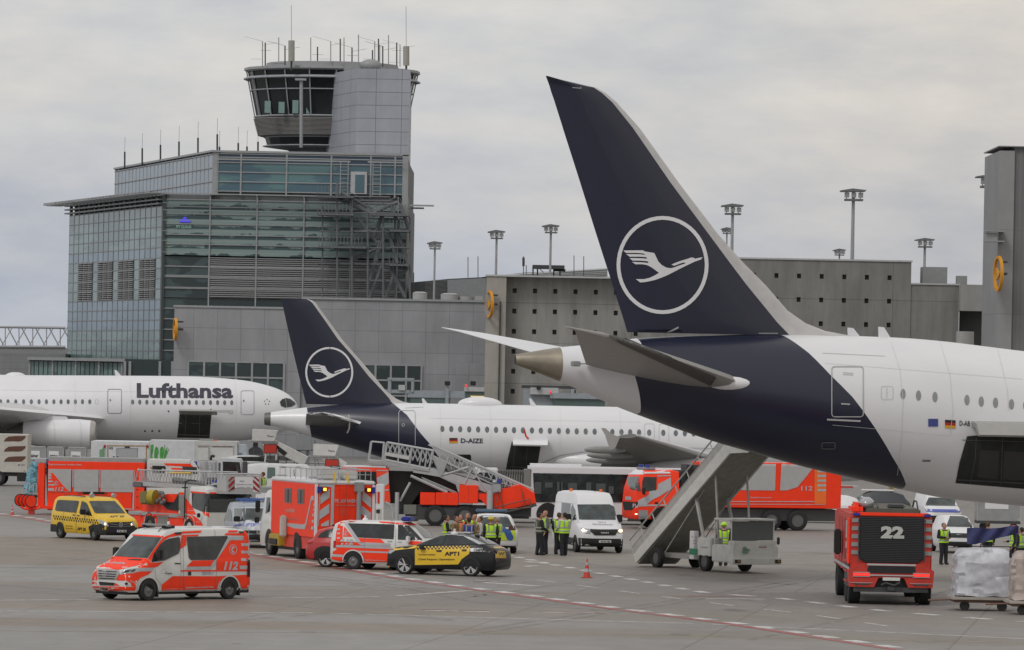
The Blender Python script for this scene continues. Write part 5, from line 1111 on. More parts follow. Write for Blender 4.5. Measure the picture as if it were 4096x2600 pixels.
lay(T, 'sill', [p((862,1320),(1265,1365),(1265,1380),(862,1345))], BLK, .02)
axles(T, (1.6, -1.6), .875, .335, .22, 'steel', .07)
mirror(T, .78, -1.08, 1.12, BLK, .14, .26, .24); mirror(T, .78, 1.08, 1.12, BLK, .14, .26, .24)
b = B(); b.box(-1.0, .1, -.7, -.66, 1.92, 1.95); b.box(-1.8, .2, .64, .68, 1.92, 1.95); b.box(-1.8, .2, -.68, -.64, 1.92, 1.95); b.build('roof_rail', BLK, T)
b = B(); b.box(-.55, -.25, -.5, .62, 2.0, 2.12, .05); b.build('light_bar', BLK, T)
for y0, y1 in ((-.72, -.5), (.6, .78)): b = B(); b.box(-.56, -.24, y0, y1, 2.0, 2.12, .05); b.build('light_bar_end', RED2, T)
b = B(); b.cyl((-.05, -.2, 1.9), (-.05, -.2, 2.02), .14, .06); b.cyl((-.05, -.2, 2.02), (-.05, -.2, 2.12), .045); b.build('antenna_dome', PWH, T)
for y in (-.45, .66): b = B(); b.cyl((.35, y, 1.98), (.5, y, 1.98), .1, n=14); b.cyl((.42, y, 1.88), (.42, y, 1.95), .03); b.build('work_lamp', LMP, T)
# ---- silver-blue van behind the command van
T = Thing('silver_service_van', 'silver van with blue light bar between ladder truck and red box truck', 'van', Fr(-74, 975, 2190, 1.5, -.93))
midivan(T, 4.9, 3.0, 1.93, mat('silver_blue_paint', (.33, .37, .42), .35, metal=.3, coat=.3)); p = zD
lay(T, 'white_panel', [p((1570,920),(2150,920),(2200,1140),(2150,1290),(1700,1290),(1640,1240),(1590,1160))], mat('pale_bonnet', (.52, .54, .58), .4), .012, 10)
lay(T, 'windscreen', [p((1590,935),(2130,938),(2180,1145),(1600,1142))], GL2, .018, 8)
lay(T, 'side_window', [p((1240,905),(1480,935),(1440,1140),(1205,1105),(1215,960))], GL2, .018, 8); lay(T, 'side_window', [p((1500,945),(1540,960),(1560,1150),(1460,1130))], GL2, .018, 8)
lay(T, 'blue_band', [p((1600,1200),(1720,1180),(2100,1180),(2100,1215),(1750,1222),(1590,1225))], mat('band_blue', (.10, .13, .42), .5), .016, 10); write(T, 'Security Sifony', p((1712,1215))[0], p((2055,1215))[0], 6, PWH, 'bonnet_lettering', step=8)
lay(T, 'grille', [p((1760,1290),(2150,1290),(2150,1345),(1800,1340)), p((1800,1355),(2200,1355),(2200,1540),(1830,1540))], BLK, .018, 10)
lay(T, 'round_badge', ringp(*p((1983,1322))[0], 8, 8.5, 1.8, 20)+[[(x, y) for x, y in p((1962,1310),(1972,1310),(1984,1335),(1996,1310),(2004,1310),(1988,1345),(1980,1345))]], ALU, .03)
lay(T, 'lower_panel', [p((1170,1180),(1330,1215),(1330,1235),(1160,1235))], BLU, .012); plate(T, p((1915,1482),(2050,1482),(2050,1512),(1915,1512)), 'F FW 912')
axles(T, (1.5, -1.5), .875, .335, .22, 'steel', .07); mirror(T, .72, -1.08, 1.1, BLK, .14, .28, .24); mirror(T, .72, 1.08, 1.1, BLK, .14, .28, .24)
b = B(); b.box(-.1, .1, -.75, .1, 1.97, 2.07, .03); b.box(-1.0, -.85, -.75, .75, 1.97, 2.09, .03); b.build('blue_light_bar', mat('blue_bar', (.06, .14, .38), .3), T); b = B(); b.box(-.1, .1, .1, .75, 1.97, 2.05, .03); b.build('clear_light_bar', LMP, T)
# ---- red estate behind the people carrier
T = Thing('red_estate_car', 'dark red estate car tucked between the box truck and the red-white people carrier', 'car', Fr(-18, 1303, 2269, -1.43, -.90))
CAR = mat('dark_red_paint', (.42, .018, .018), .3, coat=.6, var=.05)
def suv(T, L_, wb, H, m, w=.92, tail=.25):
    f = wb/2+.88; r = f-L_
    return vbody(T, [(f,.36,.6,.68,.6,.5),(f-.1,.28,.66,.84,.82,.7),(f-.45,.26,.78,.95,.89,.78),(f-1.15,.26,.92,1.05,w,.80),(f-1.3,.26,.95,1.1,w,.76),(f-2.0,.26,.98,H-.12,w,.66),(f-2.35,.26,.98,H-.02,w,.64),(f-3.0,.26,.98,H,w,.64),(r+.9,.26,.98,H-.05,w,.64),(r+.45,.26,.98,H-.18,w,.66),(r+tail,.28,.98,1.15,w-.03,.70),(r+.08,.3,.95,1.02,w-.08,.74),(r,.36,.7,.85,w-.15,.7)], m)
suv(T, 4.65, 2.87, 1.64, CAR); p = zE
lay(T, 'side_window', [p((1000,1160),(1060,1090),(1150,1045),(1260,1022),(1400,1012),(1400,1168))], GLS, .018, 8); lay(T, 'tail_lamp', [p((835,1212),(880,1205),(930,1215),(915,1245),(840,1270))], TLR, .018, 8)
write(T, 'BTE 6064', p((1036,1155))[0], p((1172,1158))[0], 4, PWH); lay(T, 'lower_trim', [p((800,1430),(860,1490),(960,1530),(940,1400),(990,1330),(1080,1300),(1180,1305),(1235,1330),(1180,1345),(1080,1340),(1000,1400),(960,1500),(870,1500),(800,1465))], BLK, .014, 8)
axles(T, (1.43, -1.43), .83, .355, .24, 'five', .08)
b = B(); b.box(-1.5, -1.3, -.1, .1, 1.62, 1.68, .02); b.build('roof_fin', BLK, T)
# ---- red and white people carrier
T = Thing('fire_people_carrier', 'red and white people carrier with blue beacon, 112 on its rear corner', 'van', Fr(-18, 1412, 2278, -1.5, -.93))
midivan(T, 4.9, 3.0, 1.92, WHT, .95); p = zG
lay(T, 'red_stripe', [p((612,162),(640,140),(790,150),(780,162),(640,168),(598,230)), p((1000,158),(1160,165),(1160,182),(1010,170)), p((1165,168),(1330,178),(1420,190),(1330,196),(1165,184)), p((612,196),(640,198),(655,205),(648,305),(655,318),(640,330),(575,400),(590,260),(600,225)), p((668,205),(745,305),(655,305)), p((800,318),(1020,328),(1060,368),(812,362)), p((575,400),(590,352),(640,352),(625,385),(590,385)), p((590,348),(800,360),(812,364),(828,372),(830,390),(590,380)), p((830,395),(1110,402),(1110,410),(830,398)), p((590,408),(1120,425),(1120,450),(590,432)), p((556,448),(590,432),(740,434),(705,445),(672,480),(658,530),(648,545),(540,520),(548,498),(655,502),(658,478),(556,470)), p((800,440),(1150,465),(1150,550),(850,548),(848,505),(830,465)), p((1252,342),(1420,352),(1390,385),(1305,382)), p((1400,392),(1560,400),(1560,470),(1400,470))], RED, .010, 10)
lay(T, 'reflective_stripe', [p((668,175),(700,178),(800,318),(826,358),(1110,370),(1110,396),(830,390),(790,360)), p((586,386),(1120,404),(1120,424),(586,406)), p((548,482),(655,486),(655,502),(548,498)), p((800,440),(1100,450),(1100,464),(812,456))]+[p((598,y),(628,y),(626,y+16),(596,y+16)) for y in (225,266,310)], REF, .014, 10)
lay(T, 'side_window', [p((702,176),(1150,186),(1142,328),(795,310))], GLS, .018, 10); lay(T, 'side_window', [p((1185,190),(1290,200),(1330,240),(1420,335),(1355,335),(1183,332))], GLS, .018, 10)
lay(T, 'windscreen', [p((1340,196),(1420,186),(1480,230),(1560,290),(1560,310),(1470,318),(1440,320))], GL2, .018, 8)
lay(T, 'door_seam', line(p((1165,180),(1160,370),(1150,520)), 1)+line(p((862,310),(860,548)), 1)+line(p((590,352),(862,362)), .8), mat('seam_grey', 0), .018, 10)
lay(T, 'door_handle', [p((1085,345),(1130,347),(1130,355),(1085,353)), p((1180,352),(1220,354),(1220,360),(1180,358))], GRY, .02)
write(T, '112', p((638,378))[0], p((755,380))[0], 22, REF, 'number_lettering', .05, .2); lay(T, 'telephone_emblem', handset(*p((683,272))[0], 1.1), REF, .02)
write(T, 'Flughafenfeuerwehr Frankfurt / Main', p((865,532))[0], p((1065,540))[0], 4, REF, 'sill_lettering')
lay(T, 'tail_lamp', [p((564,345),(588,345),(586,410),(562,412))], TLR, .02); lay(T, 'roof_lamp', [p((712,138),(752,138),(750,160),(712,160)), p((1113,152),(1156,152),(1155,174),(1113,174))], GRY, .03)
axles(T, (1.5, -1.5), .875, .335, .22, 'steel', .08, trim=WHT)
mirror(T, .82, -1.08, 1.12, PWH, .14, .24, .26)
b = B(); b.box(.35, .75, -.68, .0, 1.94, 2.12, .05); b.build('beacon_bar', BLU, T); b = B(); b.box(.35, .75, .0, .5, 1.94, 2.10, .05); b.build('beacon_housing', DST, T)
b = B(); b.cyl((-1.35, 0, 1.92), (-1.35, 0, 2.02), .14, .07); b.cyl((-1.35, 0, 2.02), (-1.35, 0, 2.12), .045); b.build('antenna_dome', PWH, T)
# ---- black and yellow chief car
T = Thing('chief_airport_car', 'black and yellow coupe-backed car lettered APT1, white lettering panel 1049', 'car', Fr(158, 1617, 2297, 1.383, .92))
BLKP = mat('black_paint', (.008, .009, .011), .32, coat=.2, var=.1, spec=.35)
vbody(T, [(2.24,.34,.62,.74,.58,.48),(2.16,.26,.74,.92,.80,.68),(1.85,.24,.88,1.03,.90,.80),(1.1,.24,.98,1.12,.93,.84),(.95,.24,1.0,1.16,.93,.80),(.1,.24,1.02,1.50,.93,.66),(-.2,.24,.98,1.58,.93,.63),(-.7,.24,.98,1.60,.93,.62),(-1.2,.24,.98,1.52,.93,.62),(-1.7,.24,.98,1.32,.93,.64),(-2.1,.24,.97,1.12,.92,.68),(-2.24,.26,.95,1.07,.90,.72),(-2.34,.34,.8,.98,.84,.72),(-2.37,.45,.7,.85,.76,.68)], BLKP); p = zG
lay(T, 'yellow_panel', [p((1110,430),(1150,405),(1200,392),(1368,390),(1360,415),(1250,425),(1150,438)), p((1348,432),(1880,405),(1870,470),(1800,520),(1765,572),(1348,578)), p((1062,580),(1103,586),(1103,597),(1062,594)), p((2105,402),(2210,402),(2212,415),(2108,415)), p((2120,465),(2155,440),(2215,445),(2225,495),(2225,512),(2125,515))], YEL, .010, 12)
ck = []
for i in range(16):
    x = 1352+i*34; y = 402-i*.9
    ck.append(p((x,y),(x+17,y),(x+17,y+14),(x,y+14))); ck.append(p((x+17,y+14),(x+34,y+14),(x+34,y+29),(x+17,y+29)))
lay(T, 'chequer_ground', [p((1365,400),(1880,392),(1885,420),(1350,432))], YEL, .010, 12); lay(T, 'chequered_band', ck, BLK, .016)
lay(T, 'rear_chequer', [p((2150+i*12,455+(i%2)*12),(2162+i*12,455+(i%2)*12),(2162+i*12,467+(i%2)*12),(2150+i*12,467+(i%2)*12)) for i in range(5)], BLK, .018)
lay(T, 'side_window', [p((1378,378),(1470,318),(1580,298),(1650,294),(1620,385),(1400,390))], GLS, .016, 8); lay(T, 'side_window', [p((1668,294),(1780,300),(1850,318),(1960,378),(1870,380),(1632,386))], GLS, .016, 8)
lay(T, 'window_trim', line(p((1340,385),(1440,322),(1580,288),(1700,284),(1820,298),(1920,335),(1975,375)), 1.8), ALU, .02, 8)
lay(T, 'roof_pillar', [p((1820,303),(1870,308),(2035,378),(1960,380))], mat('satin_silver', (.40, .41, .42), .35, metal=.4), .018, 10)
lay(T, 'rear_window', [p((1960,305),(2040,310),(2160,372),(2110,380),(2045,378))], GL2, .016, 8)
lay(T, 'headlamp', [p((1098,440),(1150,428),(1158,440),(1115,468),(1098,468))], LMP, .018, 6)
write(T, 'APT1', p((1634,486))[0], p((1774,486))[0], 15, BLK, bold=.045); write(T, 'Verkehrsleiter', p((1380,485))[0], p((1546,485))[0], 6, BLK); write(T, 'Chief Airport Operations', p((1380,531))[0], p((1730,532))[0], 7.5, BLK)
lay(T, 'white_panel', [p((1883,418),(1997,418),(1997,452),(1883,450))], PWH, .04, 6); write(T, '1049', p((1918,450))[0], p((1994,450))[0], 12, BLK, off=.07)
lay(T, 'door_seam', line(p((1618,388),(1614,574)), .8), BLK, .018); lay(T, 'door_handle', [p((1552,434),(1610,434),(1600,452),(1556,450)), p((1796,428),(1850,428),(1840,446),(1800,444))], BLK, .02)
lay(T, 'rear_lamp', [p((2032,430),(2110,428),(2115,445),(2060,455)), p((2115,512),(2200,512),(2195,545),(2130,548))], mat('smoked_lamp', (.03, .012, .014), .2), .014, 8)
axles(T, (1.383, -1.383), .845, .37, .24, 'twin', .07); mirror(T, .62, 1.02, .98, BLK, .2, .16, .13)
b = B(); b.box(-.95, .0, -.35, .0, 1.62, 1.66, .02); b.build('roof_box', PWH, T); b = B(); b.cyl((-.35, .1, 1.6), (-.35, .1, 1.68), .15, .08); b.cyl((-.35, .1, 1.68), (-.35, .1, 1.79), .05); b.build('antenna_dome', PWH, T)
b = B(); b.ell((-1.25, 0, 1.53), (.12, .05, .08), 8, 6); b.build('roof_fin', BLK, T)
# ---- small police car behind the group
T = Thing('police_car', 'white police car with yellow and blue blocks and long blue light bar behind the group', 'car', Fr(98, 1983, 2212, -1.6, 0))
vbody(T, [(2.1,.4,.7,.8,.6,.5),(1.9,.28,.8,.95,.85,.75),(1.1,.26,.95,1.08,.91,.8),(.3,.26,1.0,1.58,.91,.68),(0,.26,1.0,1.66,.91,.66),(-1.3,.26,1.0,1.68,.91,.66),(-1.85,.26,1.0,1.58,.91,.67),(-2.1,.26,1.0,1.2,.90,.72),(-2.2,.3,.98,1.05,.87,.74),(-2.25,.38,.8,.9,.8,.72)], PWH); 
lay(T, 'rear_window', [[(1925,2062),(2030,2064),(2052,2108),(1915,2106)]], GL2, .016, 8)
lay(T, 'yellow_block', [[(1915,2130),(1995,2134),(1990,2160),(1910,2158)],[(2030,2112),(2060,2110),(2064,2160),(2040,2160)],[(1985,2112),(2010,2112),(2040,2162),(2000,2162)]], mat('signal_yellow', (.50, .62, .04), .5), .012, 8)
lay(T, 'blue_block', [[(2012,2118),(2038,2114),(2055,2150),(2048,2162),(2030,2160)],[(1995,2112),(2020,2108),(2030,2122),(2012,2130)]], mat('police_blue', (.03, .09, .32), .5), .016, 8)
lay(T, 'tail_lamp', [[(2034,2105),(2060,2102),(2064,2120),(2036,2122)],[(1902,2105),(1915,2105),(1915,2122),(1902,2122)]], mat('dark_tail_lamp', 0), .018, 8); lay(T, 'bumper_line', [[(1905,2180),(2062,2184),(2060,2204),(1906,2200)]], BLK, .014, 8)
axles(T, (1.35, -1.35), .8, .33, .22, 'steel', .05)
b = B(); b.box(-.2, .1, -.72, .72, 1.74, 1.86, .05); b.build('light_bar', mat('blue_grey_bar', (.10, .17, .25), .3), T)
# ---- tall white van
T = Thing('white_high_roof_van', 'tall white panel van with lit headlamps and two orange roof lamps', 'van', Fr(-78, 2308, 2209, 1.83, -.93))
bigvan(T, 5.98, 3.64, 2.62, PWH, 1.02, 1.30); p = zH
lay(T, 'windscreen', [p((858,612),(1300,610),(1360,640),(1430,822),(882,818))], GL2, .016, 8); lay(T, 'side_window', [p((790,605),(830,690),(848,820),(770,830),(765,700))], GL2, .016, 8); lay(T, 'side_window', [p((645,585),(760,600),(745,820),(632,800))], GL2, .016, 8)
lay(T, 'grille', [p((1032,950),(1180,955),(1410,955),(1415,975),(1380,1035),(1100,1035),(1040,985))], BLK, .018, 8); lay(T, 'bumper', [p((870,1070),(1060,1080),(1490,1085),(1480,1180),(1430,1205),(910,1210),(880,1190))], BLK, .014, 8)
lay(T, 'headlamp', [p((905,932),(1035,952),(1035,1015),(960,1005),(915,985)), p((1410,960),(1485,940),(1490,1000),(1420,1010))], LMP, .018, 6); lay(T, 'lit_lamp', [oval(*p((942,970))[0], 7, 6.5), oval(*p((1452,975))[0], 8, 6)], HED, .026)
write(T, 'MAN', p((1182,1010))[0], p((1288,1012))[0], 6, ALU, 'badge_lettering', .05, off=.03); write(T, 'Gerätedienst', p((1062,890))[0], p((1345,896))[0], 5, mat('ink_pale', (.30, .31, .34), .5), 'bonnet_lettering', step=8); write(T, 'FRA-T', p((1145,862))[0], p((1255,864))[0], 4, mat('ink_pale', 0), 'bonnet_lettering', step=8)
plate(T, p((1155,1104),(1322,1104),(1322,1138),(1155,1138)), 'WI DH 1902'); lay(T, 'sill', [p((700,1050),(820,1075),(820,1170),(705,1150))], BLK, .014, 8)
lay(T, 'door_seam', line(p((765,600),(765,880),(745,1040)), .8)+line(p((530,570),(640,580),(830,605)), .8), mat('seam_pale', (.3, .3, .3), .5), .014, 8)
axles(T, (1.82, -1.82), .945, .35, .22, 'steel', .08); mirror(T, .95, -1.16, 1.32, BLK, .14, .26, .34); mirror(T, .95, 1.16, 1.32, BLK, .14, .26, .34)
for y in (-.75, .55): beacon(T, (.2 if y > 0 else -.9, y*.85, 2.6), .08, .15, mat('orange_beacon', (.75, .16, .02), .4))
b = B(); b.bar((.75, .1, 2.45), (.55, .1, 2.75), .015); b.build('aerial', BLK, T)
# ================================================================ fire trucks, stairs, buses
FT = mat('frame_metal', (.36, .365, .37), .5, metal=.1)
LAT = mat('lattice_paint', (.40, .41, .42), .5)
# ---- rescue truck with roller shutters (side on, heading right)
T = Thing('rescue_fire_truck', 'long red fire truck with three silver roller shutters and hose reels on its rear', 'fire truck', Fr(0, 380, 2062, 0, -1.25)); ya = -1.25
p = zC; c1 = lambda *a: p(*a)
def zb2(z, *r): (a, b_), (c, d) = z((r[0], r[1]), (r[2], r[3])); return a, b_, c, d
pbox(T, 'body', RED, *zb2(p, 597, 205, 2165, 965), ya, 1.25, .02)
pbox(T, 'roof_box', mat('roof_metal', (.30, .30, .29), .5), *zb2(p, 590, 140, 2170, 212), ya+.05, 1.2, .07)
pbox(T, 'cab', WHT, *zb2(zD, 176, 160, 900, 1040), ya, 1.25, .06); pprism(T, 'cab_front', WHT, zD((898,178),(960,200),(1050,380),(1060,700),(1060,1040),(898,1040)), ya+.02, 1.22)
pbox(T, 'lift_column', RED, *zb2(p, 440, 215, 560, 940), ya+.1, -.55); pbox(T, 'lift_column_back', RED, *zb2(p, 470, 225, 560, 930), .5, 1.1); pbox(T, 'lift_head', FT, *zb2(p, 395, 140, 585, 205), ya+.2, 1.0)
lay(T, 'edge_trim', [p((580,200),(612,200),(600,950),(575,950)), p((1988,320),(2000,320),(1990,960),(1962,960)), p((2160,230),(2178,230),(2158,965),(2145,965)), p((597,195),(2170,222),(2170,236),(597,212)), p((590,915),(1965,940),(1965,955),(590,928))], REF, .012)
for x0, x1, y0, y1 in ((617,985,303,668),(1028,1428,312,668),(1462,1978,318,674)):
    lay(T, 'roller_shutter', [p((x0,y0),(x1,y0+5),(x1-6,y1+5),(x0-6,y1))], SIL, .014); lay(T, 'shutter_slat', line(p((x0,y1-60),(x1-6,y1-55)), .5)+line(p((x0,y1),(x1-6,y1+4)), .8), GRY, .02)
lay(T, 'shutter_rail', [p((1003,312),(1020,312),(1018,598),(1000,598)), p((1436,316),(1452,316),(1450,605),(1434,605))], REF, .03); lay(T, 'shutter_gap', [p((988,308),(996,308),(990,670),(982,670)), p((1426,316),(1432,316),(1424,700),(1418,700))], BLK, .02)
lay(T, 'red_swoosh', [p((612,368),(690,370),(760,455),(860,580),(930,645),(985,660),(612,668))], RED, .022); lay(T, 'reflective_bar', [p((612,y),(640+i*22,y),(652+i*22,y+24),(612,y+24)) for i, y in enumerate((398,442,492,548))]+[p((612,610),(700,612),(712,655),(610,656))], REF, .03)
write(T, '112', p((722,655))[0], p((860,655))[0], 15, REF, 'number_lettering', .03, .2, off=.035); lay(T, 'telephone_emblem', handset(*p((742,532))[0], .95), REF, .035)
write(T, 'Flughafenfeuerwehr Frankfurt / Main', p((620,243))[0], p((1150,250))[0], 6.5, REF)
lay(T, 'locker_outline', line(p((2025,415),(2142,418),(2138,670),(2018,665)), .7, True)+line(p((2018,705),(2135,708),(2130,965),(2015,960)), .7, True), mat('pale_seam', (.6, .25, .2), .5), .014); lay(T, 'door_handle', [p((2030,y),(2055,y),(2055,y+10),(2030,y+10)) for y in (450,632,745,915)], BLK, .02)
q = zD
lay(T, 'red_stripe', [q((460,212),(880,220),(940,272),(740,262),(725,258),(500,250)), q((565,283),(755,290),(755,355),(650,352)), q((192,272),(270,275),(272,300),(272,342),(190,342)), q((188,372),(235,375),(190,470))], RED, .012)
lay(T, 'side_window', [q((275,250),(480,255),(494,270),(490,370),(280,365))], GLS, .014); lay(T, 'side_window', [q((762,262),(990,275),(1000,385),(755,380))], GL2, .014); lay(T, 'windscreen_edge', line(q((985,235),(1020,290),(1042,390)), 5), BLK, .02); lay(T, 'door_seam', line(q((240,365),(242,222),(500,226)), .7)+line(q((530,230),(528,370)), .8)+line(q((722,240),(722,355)), .6), GRY, .02)
a = T.fr.on(*p((627,160))[0], 'y', -1.1); beacon(T, (a.x, -1.1, a.z-.2), .12, .28); a = T.fr.on(*q((968,205))[0], 'y', -.9); beacon(T, (a.x, -.9, a.z-.12), .12, .2)
for i in range(4):   # stacked hose reels on the rear
    a = T.fr.on(*p((337-60*i*.95,822-6*i))[0], 'y', -1.7+i*.05); d = V((.42, -.9, 0)).normalized(); c = V((a.x, -1.7+.28*i, a.z)); k = T.fr.on(*p((337-60*i*.95,822-6*i))[0], 'y', c.y); c = V((k.x, c.y, k.z))
    b = B(); b.cyl(c-d*.03, c+d*.03, .29, n=26); o = b.build('hose_reel', RED, T)
    b = B(); n = 26; u = V((d.y, -d.x, 0)); R1 = [c+(u*cos(2*pi*j/n)+V((0, 0, 1))*sin(2*pi*j/n))*.30 for j in range(n+1)]; b.tube(R1, .035, 6); b.build('reel_rim', TYR, T, parent=o)
a = T.fr.on(*p((345,940))[0], 'y', -1.4); b = B(); b.tube([T.fr.on(x, y, 'y', -1.5) for x, y in p((170,905),(230,945),(330,955),(430,945),(490,920))], .06); b.box(a.x-.3, a.x+1.2, -1.5, -.6, a.z, a.z+.15); b.build('reel_cradle', RED, T)
b = B(); b.cyl((a.x, -1.4, 0), (a.x, -1.4, a.z), .07); b.box(a.x-.16, a.x+.16, -1.55, -1.25, .0, .3); a2 = T.fr.on(*p((1958,1040))[0], 'y', -1.2); b.box(a2.x-.16, a2.x+.16, -1.4, -1.0, .0, .3); b.cyl((a2.x, -1.2, .3), (a2.x, -1.2, 1.2), .07); b.build('support_foot', mat('dull_red', 0), T)
b = B()
for x0, y0, x1, y1 in ((280,530,275,620),(280,530,320,530),(320,530,315,640),(380,540,375,690),(380,540,425,545),(425,545,415,720),(270,620,250,690),(230,690,420,700),(300,640,380,560),(175,640,240,690),(225,640,260,690)): b.bar(T.fr.on(*p((x0,y0))[0], 'y', -1.3), T.fr.on(*p((x1,y1))[0], 'y', -1.3), .05)
b.build('valve_rack', LAT, T, smooth=0)
b = B(); b.box(T.fr.on(*p((620,950))[0], 'y', ya).x, T.fr.on(*zD((1000,900))[0], 'y', ya).x, -1.1, 1.1, .45, .95); b.build('chassis', DST, T)
axles(T, (T.fr.on(330,2060,'y',ya).x, T.fr.on(700,2060,'y',ya).x), 1.08, .52, .35, 'truck', 0)
# ---- turntable ladder
T = Thing('turntable_ladder_truck', 'low-cab red and white turntable ladder truck with chevron-marked rescue cage', 'fire truck', Fr(-61, 764, 2159.6, 2.3, -1.15))
b = B(); b.box(-4.2, 1.95, -1.25, 1.25, .95, 1.12, .02); b.build('deck', FT, T, solid=True)
b = B(); b.box(-3.7, 1.9, -1.2, 1.2, .40, .94, .02); b.build('side_lockers', RED, T, solid=True)
CABR = [(3.9,.35,1.1,1.2,1.15,1.05),(3.82,.3,1.2,2.0,1.22,1.12),(3.7,.3,1.2,2.32,1.24,1.1),(3.4,.3,1.2,2.44,1.25,1.1),(2.05,.3,1.2,2.44,1.25,1.1),(2.0,.3,1.2,2.4,1.24,1.1)]
vbody(T, CABR, WHT, 'cab'); b = B(); b.box(1.15, 1.95, -1.25, 1.25, .95, 2.3, .02); b.build('cab_rear_locker', WHT, T, solid=True)
q = zD
lay(T, 'side_window', [q((915,690),(1195,700),(1200,1000),(1080,990),(912,920))], GLS, .014, 10); lay(T, 'windscreen', [q((1200,700),(1900,710),(1900,1000),(1200,1000))], GLS, .014, 12)
lay(T, 'red_stripe', [q((895,660),(1140,680),(1140,700),(900,690)), q((1195,678),(1335,680),(1335,700),(1195,700)), q((798,750),(900,880),(985,1035),(860,1030),(798,1022)), q((835,1040),(900,1030),(1000,1090),(1060,1150),(1115,1255),(940,1255),(930,1150),(870,1085),(835,1080)), q((1080,990),(1190,1010),(1190,1080),(1160,1060),(1110,1040)), q((680,675),(785,680),(785,720),(680,720)), q((648,1065),(782,1065),(778,1240),(640,1232)), q((175,1020),(545,1035),(545,1045),(360,1045),(355,1240),(175,1235)), q((50,1020),(105,1022),(100,1135),(50,1130))], RED, .012, 12)
lay(T, 'white_line', line(q((800,890),(870,892)), .8)+line(q((800,970),(950,972)), 1)+line(q((990,1150),(1060,1158)), 1.2)+line(q((940,1215),(1110,1225)), 1.2)+line(q((800,930),(870,935)), .8), PWH, .02, 8)
lay(T, 'roller_shutter', [q((690,722),(792,726),(780,1040),(680,1035)), q((362,1050),(540,1055),(535,1240),(358,1235))], mat('shutter_brown_grey', (.22, .215, .20), .5), .016, 12)
b = B(); b.prism([(-3.5, .95), (-3.2, 1.5), (-2.0, 1.9), (-.6, 2.0), (.2, 1.75), (.9, 1.3), (.9, .95)], 'y', -.95, .95); b.build('turntable_cover', RED, T, solid=True, smooth=20)
b = B(); b.prism([(-1.3, 1.6), (.1, 1.65), (.95, 2.35), (.9, 1.25), (-.6, 1.3)], 'y', -1.0, -.7); b.build('turret_recess', BLK, T, smooth=0)
# ladder: two side trusses with rungs, mesh panel and stacked sections
b = B(); LZ0, LZ1 = 2.55, 3.05
for y in (-.62, .62):
    b.bar((-4.6, y, LZ1-.05), (3.3, y, LZ1+.05), .07); b.box(-4.8, 2.0, y-.05, y+.05, LZ0-.28, LZ0-.08)
    b.bar((-4.9, y, LZ0-.2), (-4.5, y, LZ1), .08); b.bar((2.0, y, LZ0-.2), (4.0, y, LZ0+.05), .07)
    for i in range(24): x = -4.4+i*.32; b.bar((x, y, LZ0-.1), (x+.16, y, LZ1-.02), .035); b.bar((x+.16, y, LZ1-.02), (x+.32, y, LZ0-.1), .035)
for i in range(26): x = -4.5+i*.3; b.bar((x, -.6, LZ0-.05), (x, .6, LZ0-.05), .04)
for i in range(9): z = LZ0+.0+i*.052; b.bar((-4.4, -.64, z), (-2.2, -.64, z), .018)
b.build('ladder', LAT, T, smooth=0)
b = B(); b.box(-4.9, -3.9, -.75, .75, LZ0-.35, LZ0-.1, .05); b.cyl((-.9, -.5, 2.62), (2.6, -.5, 2.5), .15, n=10); b.box(-1.2, 2.2, -.4, .4, 2.4, 2.62, .05); b.build('ladder_base', mat('hydraulic_grey', (.12, .12, .12), .5), T)
b = B(); b.cyl((-1.0, -.7, 2.95), (1.2, -.7, 3.0), .035); b.build('yellow_pole', YEL, T)
# cage
b = B(); X0, X1 = 4.1, 5.0
for y in (-.75, .97):
    for x in (X0, X1): b.bar((x, y, 2.25), (x, y, 3.05), .06)
    b.bar((X0, y, 3.05), (X1, y, 3.05), .07); b.bar((X0, y, 2.65), (X1, y, 2.65), .04)
for x in (X0, X1): b.bar((x, -.75, 3.05), (x, .97, 3.05), .07)
b.box(X0-.1, X1+.05, -.75, .97, 2.16, 2.25); b.box(3.2, 4.1, -.6, .6, 2.5, 2.62); b.bar((3.0, -.6, 3.0), (4.1, -.6, 3.05), .05); b.bar((3.0, .6, 3.0), (4.1, .6, 3.05), .05); b.bar((3.4, -.6, 2.6), (3.8, -.6, 3.0), .05)
b.build('rescue_cage', LAT, T, smooth=0)
b = B(); b.box(X1, X1+.04, -.75, .97, 2.25, 3.0, .015); b.box(X0, X1, -.77, -.74, 2.25, 2.8); b.build('cage_panel', mat('cage_panel_grey', (.42, .42, .42), .5), T, solid=True)
lay(T, 'chevron_field', [q((1510,428),(1600,428),(1598,690),(1498,690)), q((1898,432),(1985,432),(1995,690),(1895,690))], PWH, .012)
cr = [[(1505,480),(1560,428),(1600,428),(1505,515)],[(1500,560),(1600,470),(1600,520),(1500,620)],[(1498,660),(1598,570),(1598,625),(1520,690),(1498,690)]]
lay(T, 'chevron', [q(*c) for c in cr]+[q(*[(3497-x, y+2) for x, y in c]) for c in cr], mat('chevron_red', (.34, .02, .025), .5), .02)
lay(T, 'sign_panel', [q((1604,430),(1894,434),(1892,618),(1600,612))], PWH, .012); write(T, 'Flughafenfeuerwehr', q((1620,560))[0], q((1880,563))[0], 5, mat('ink_pale', 0)); write(T, 'Frankfurt / Main', q((1635,605))[0], q((1860,608))[0], 5, mat('ink_pale', 0)); write(T, 'Fraport', q((1680,508))[0], q((1755,508))[0], 5, mat('ink_grey', 0))
beacon(T, (3.2, -.45, 2.44), .17, .3); b = B(); b.tube([(2.0, -1.35, 1.0), (2.0, -1.35, 2.62), (2.2, -1.2, 2.7), (2.8, -1.2, 2.68)], .035); b.build('exhaust_pipe', BLK, T); mirror(T, 3.6, -1.42, 1.05, BLK, .1, .16, .2)
a = T.fr.on(*q((300,750))[0], 'y', -1.1)
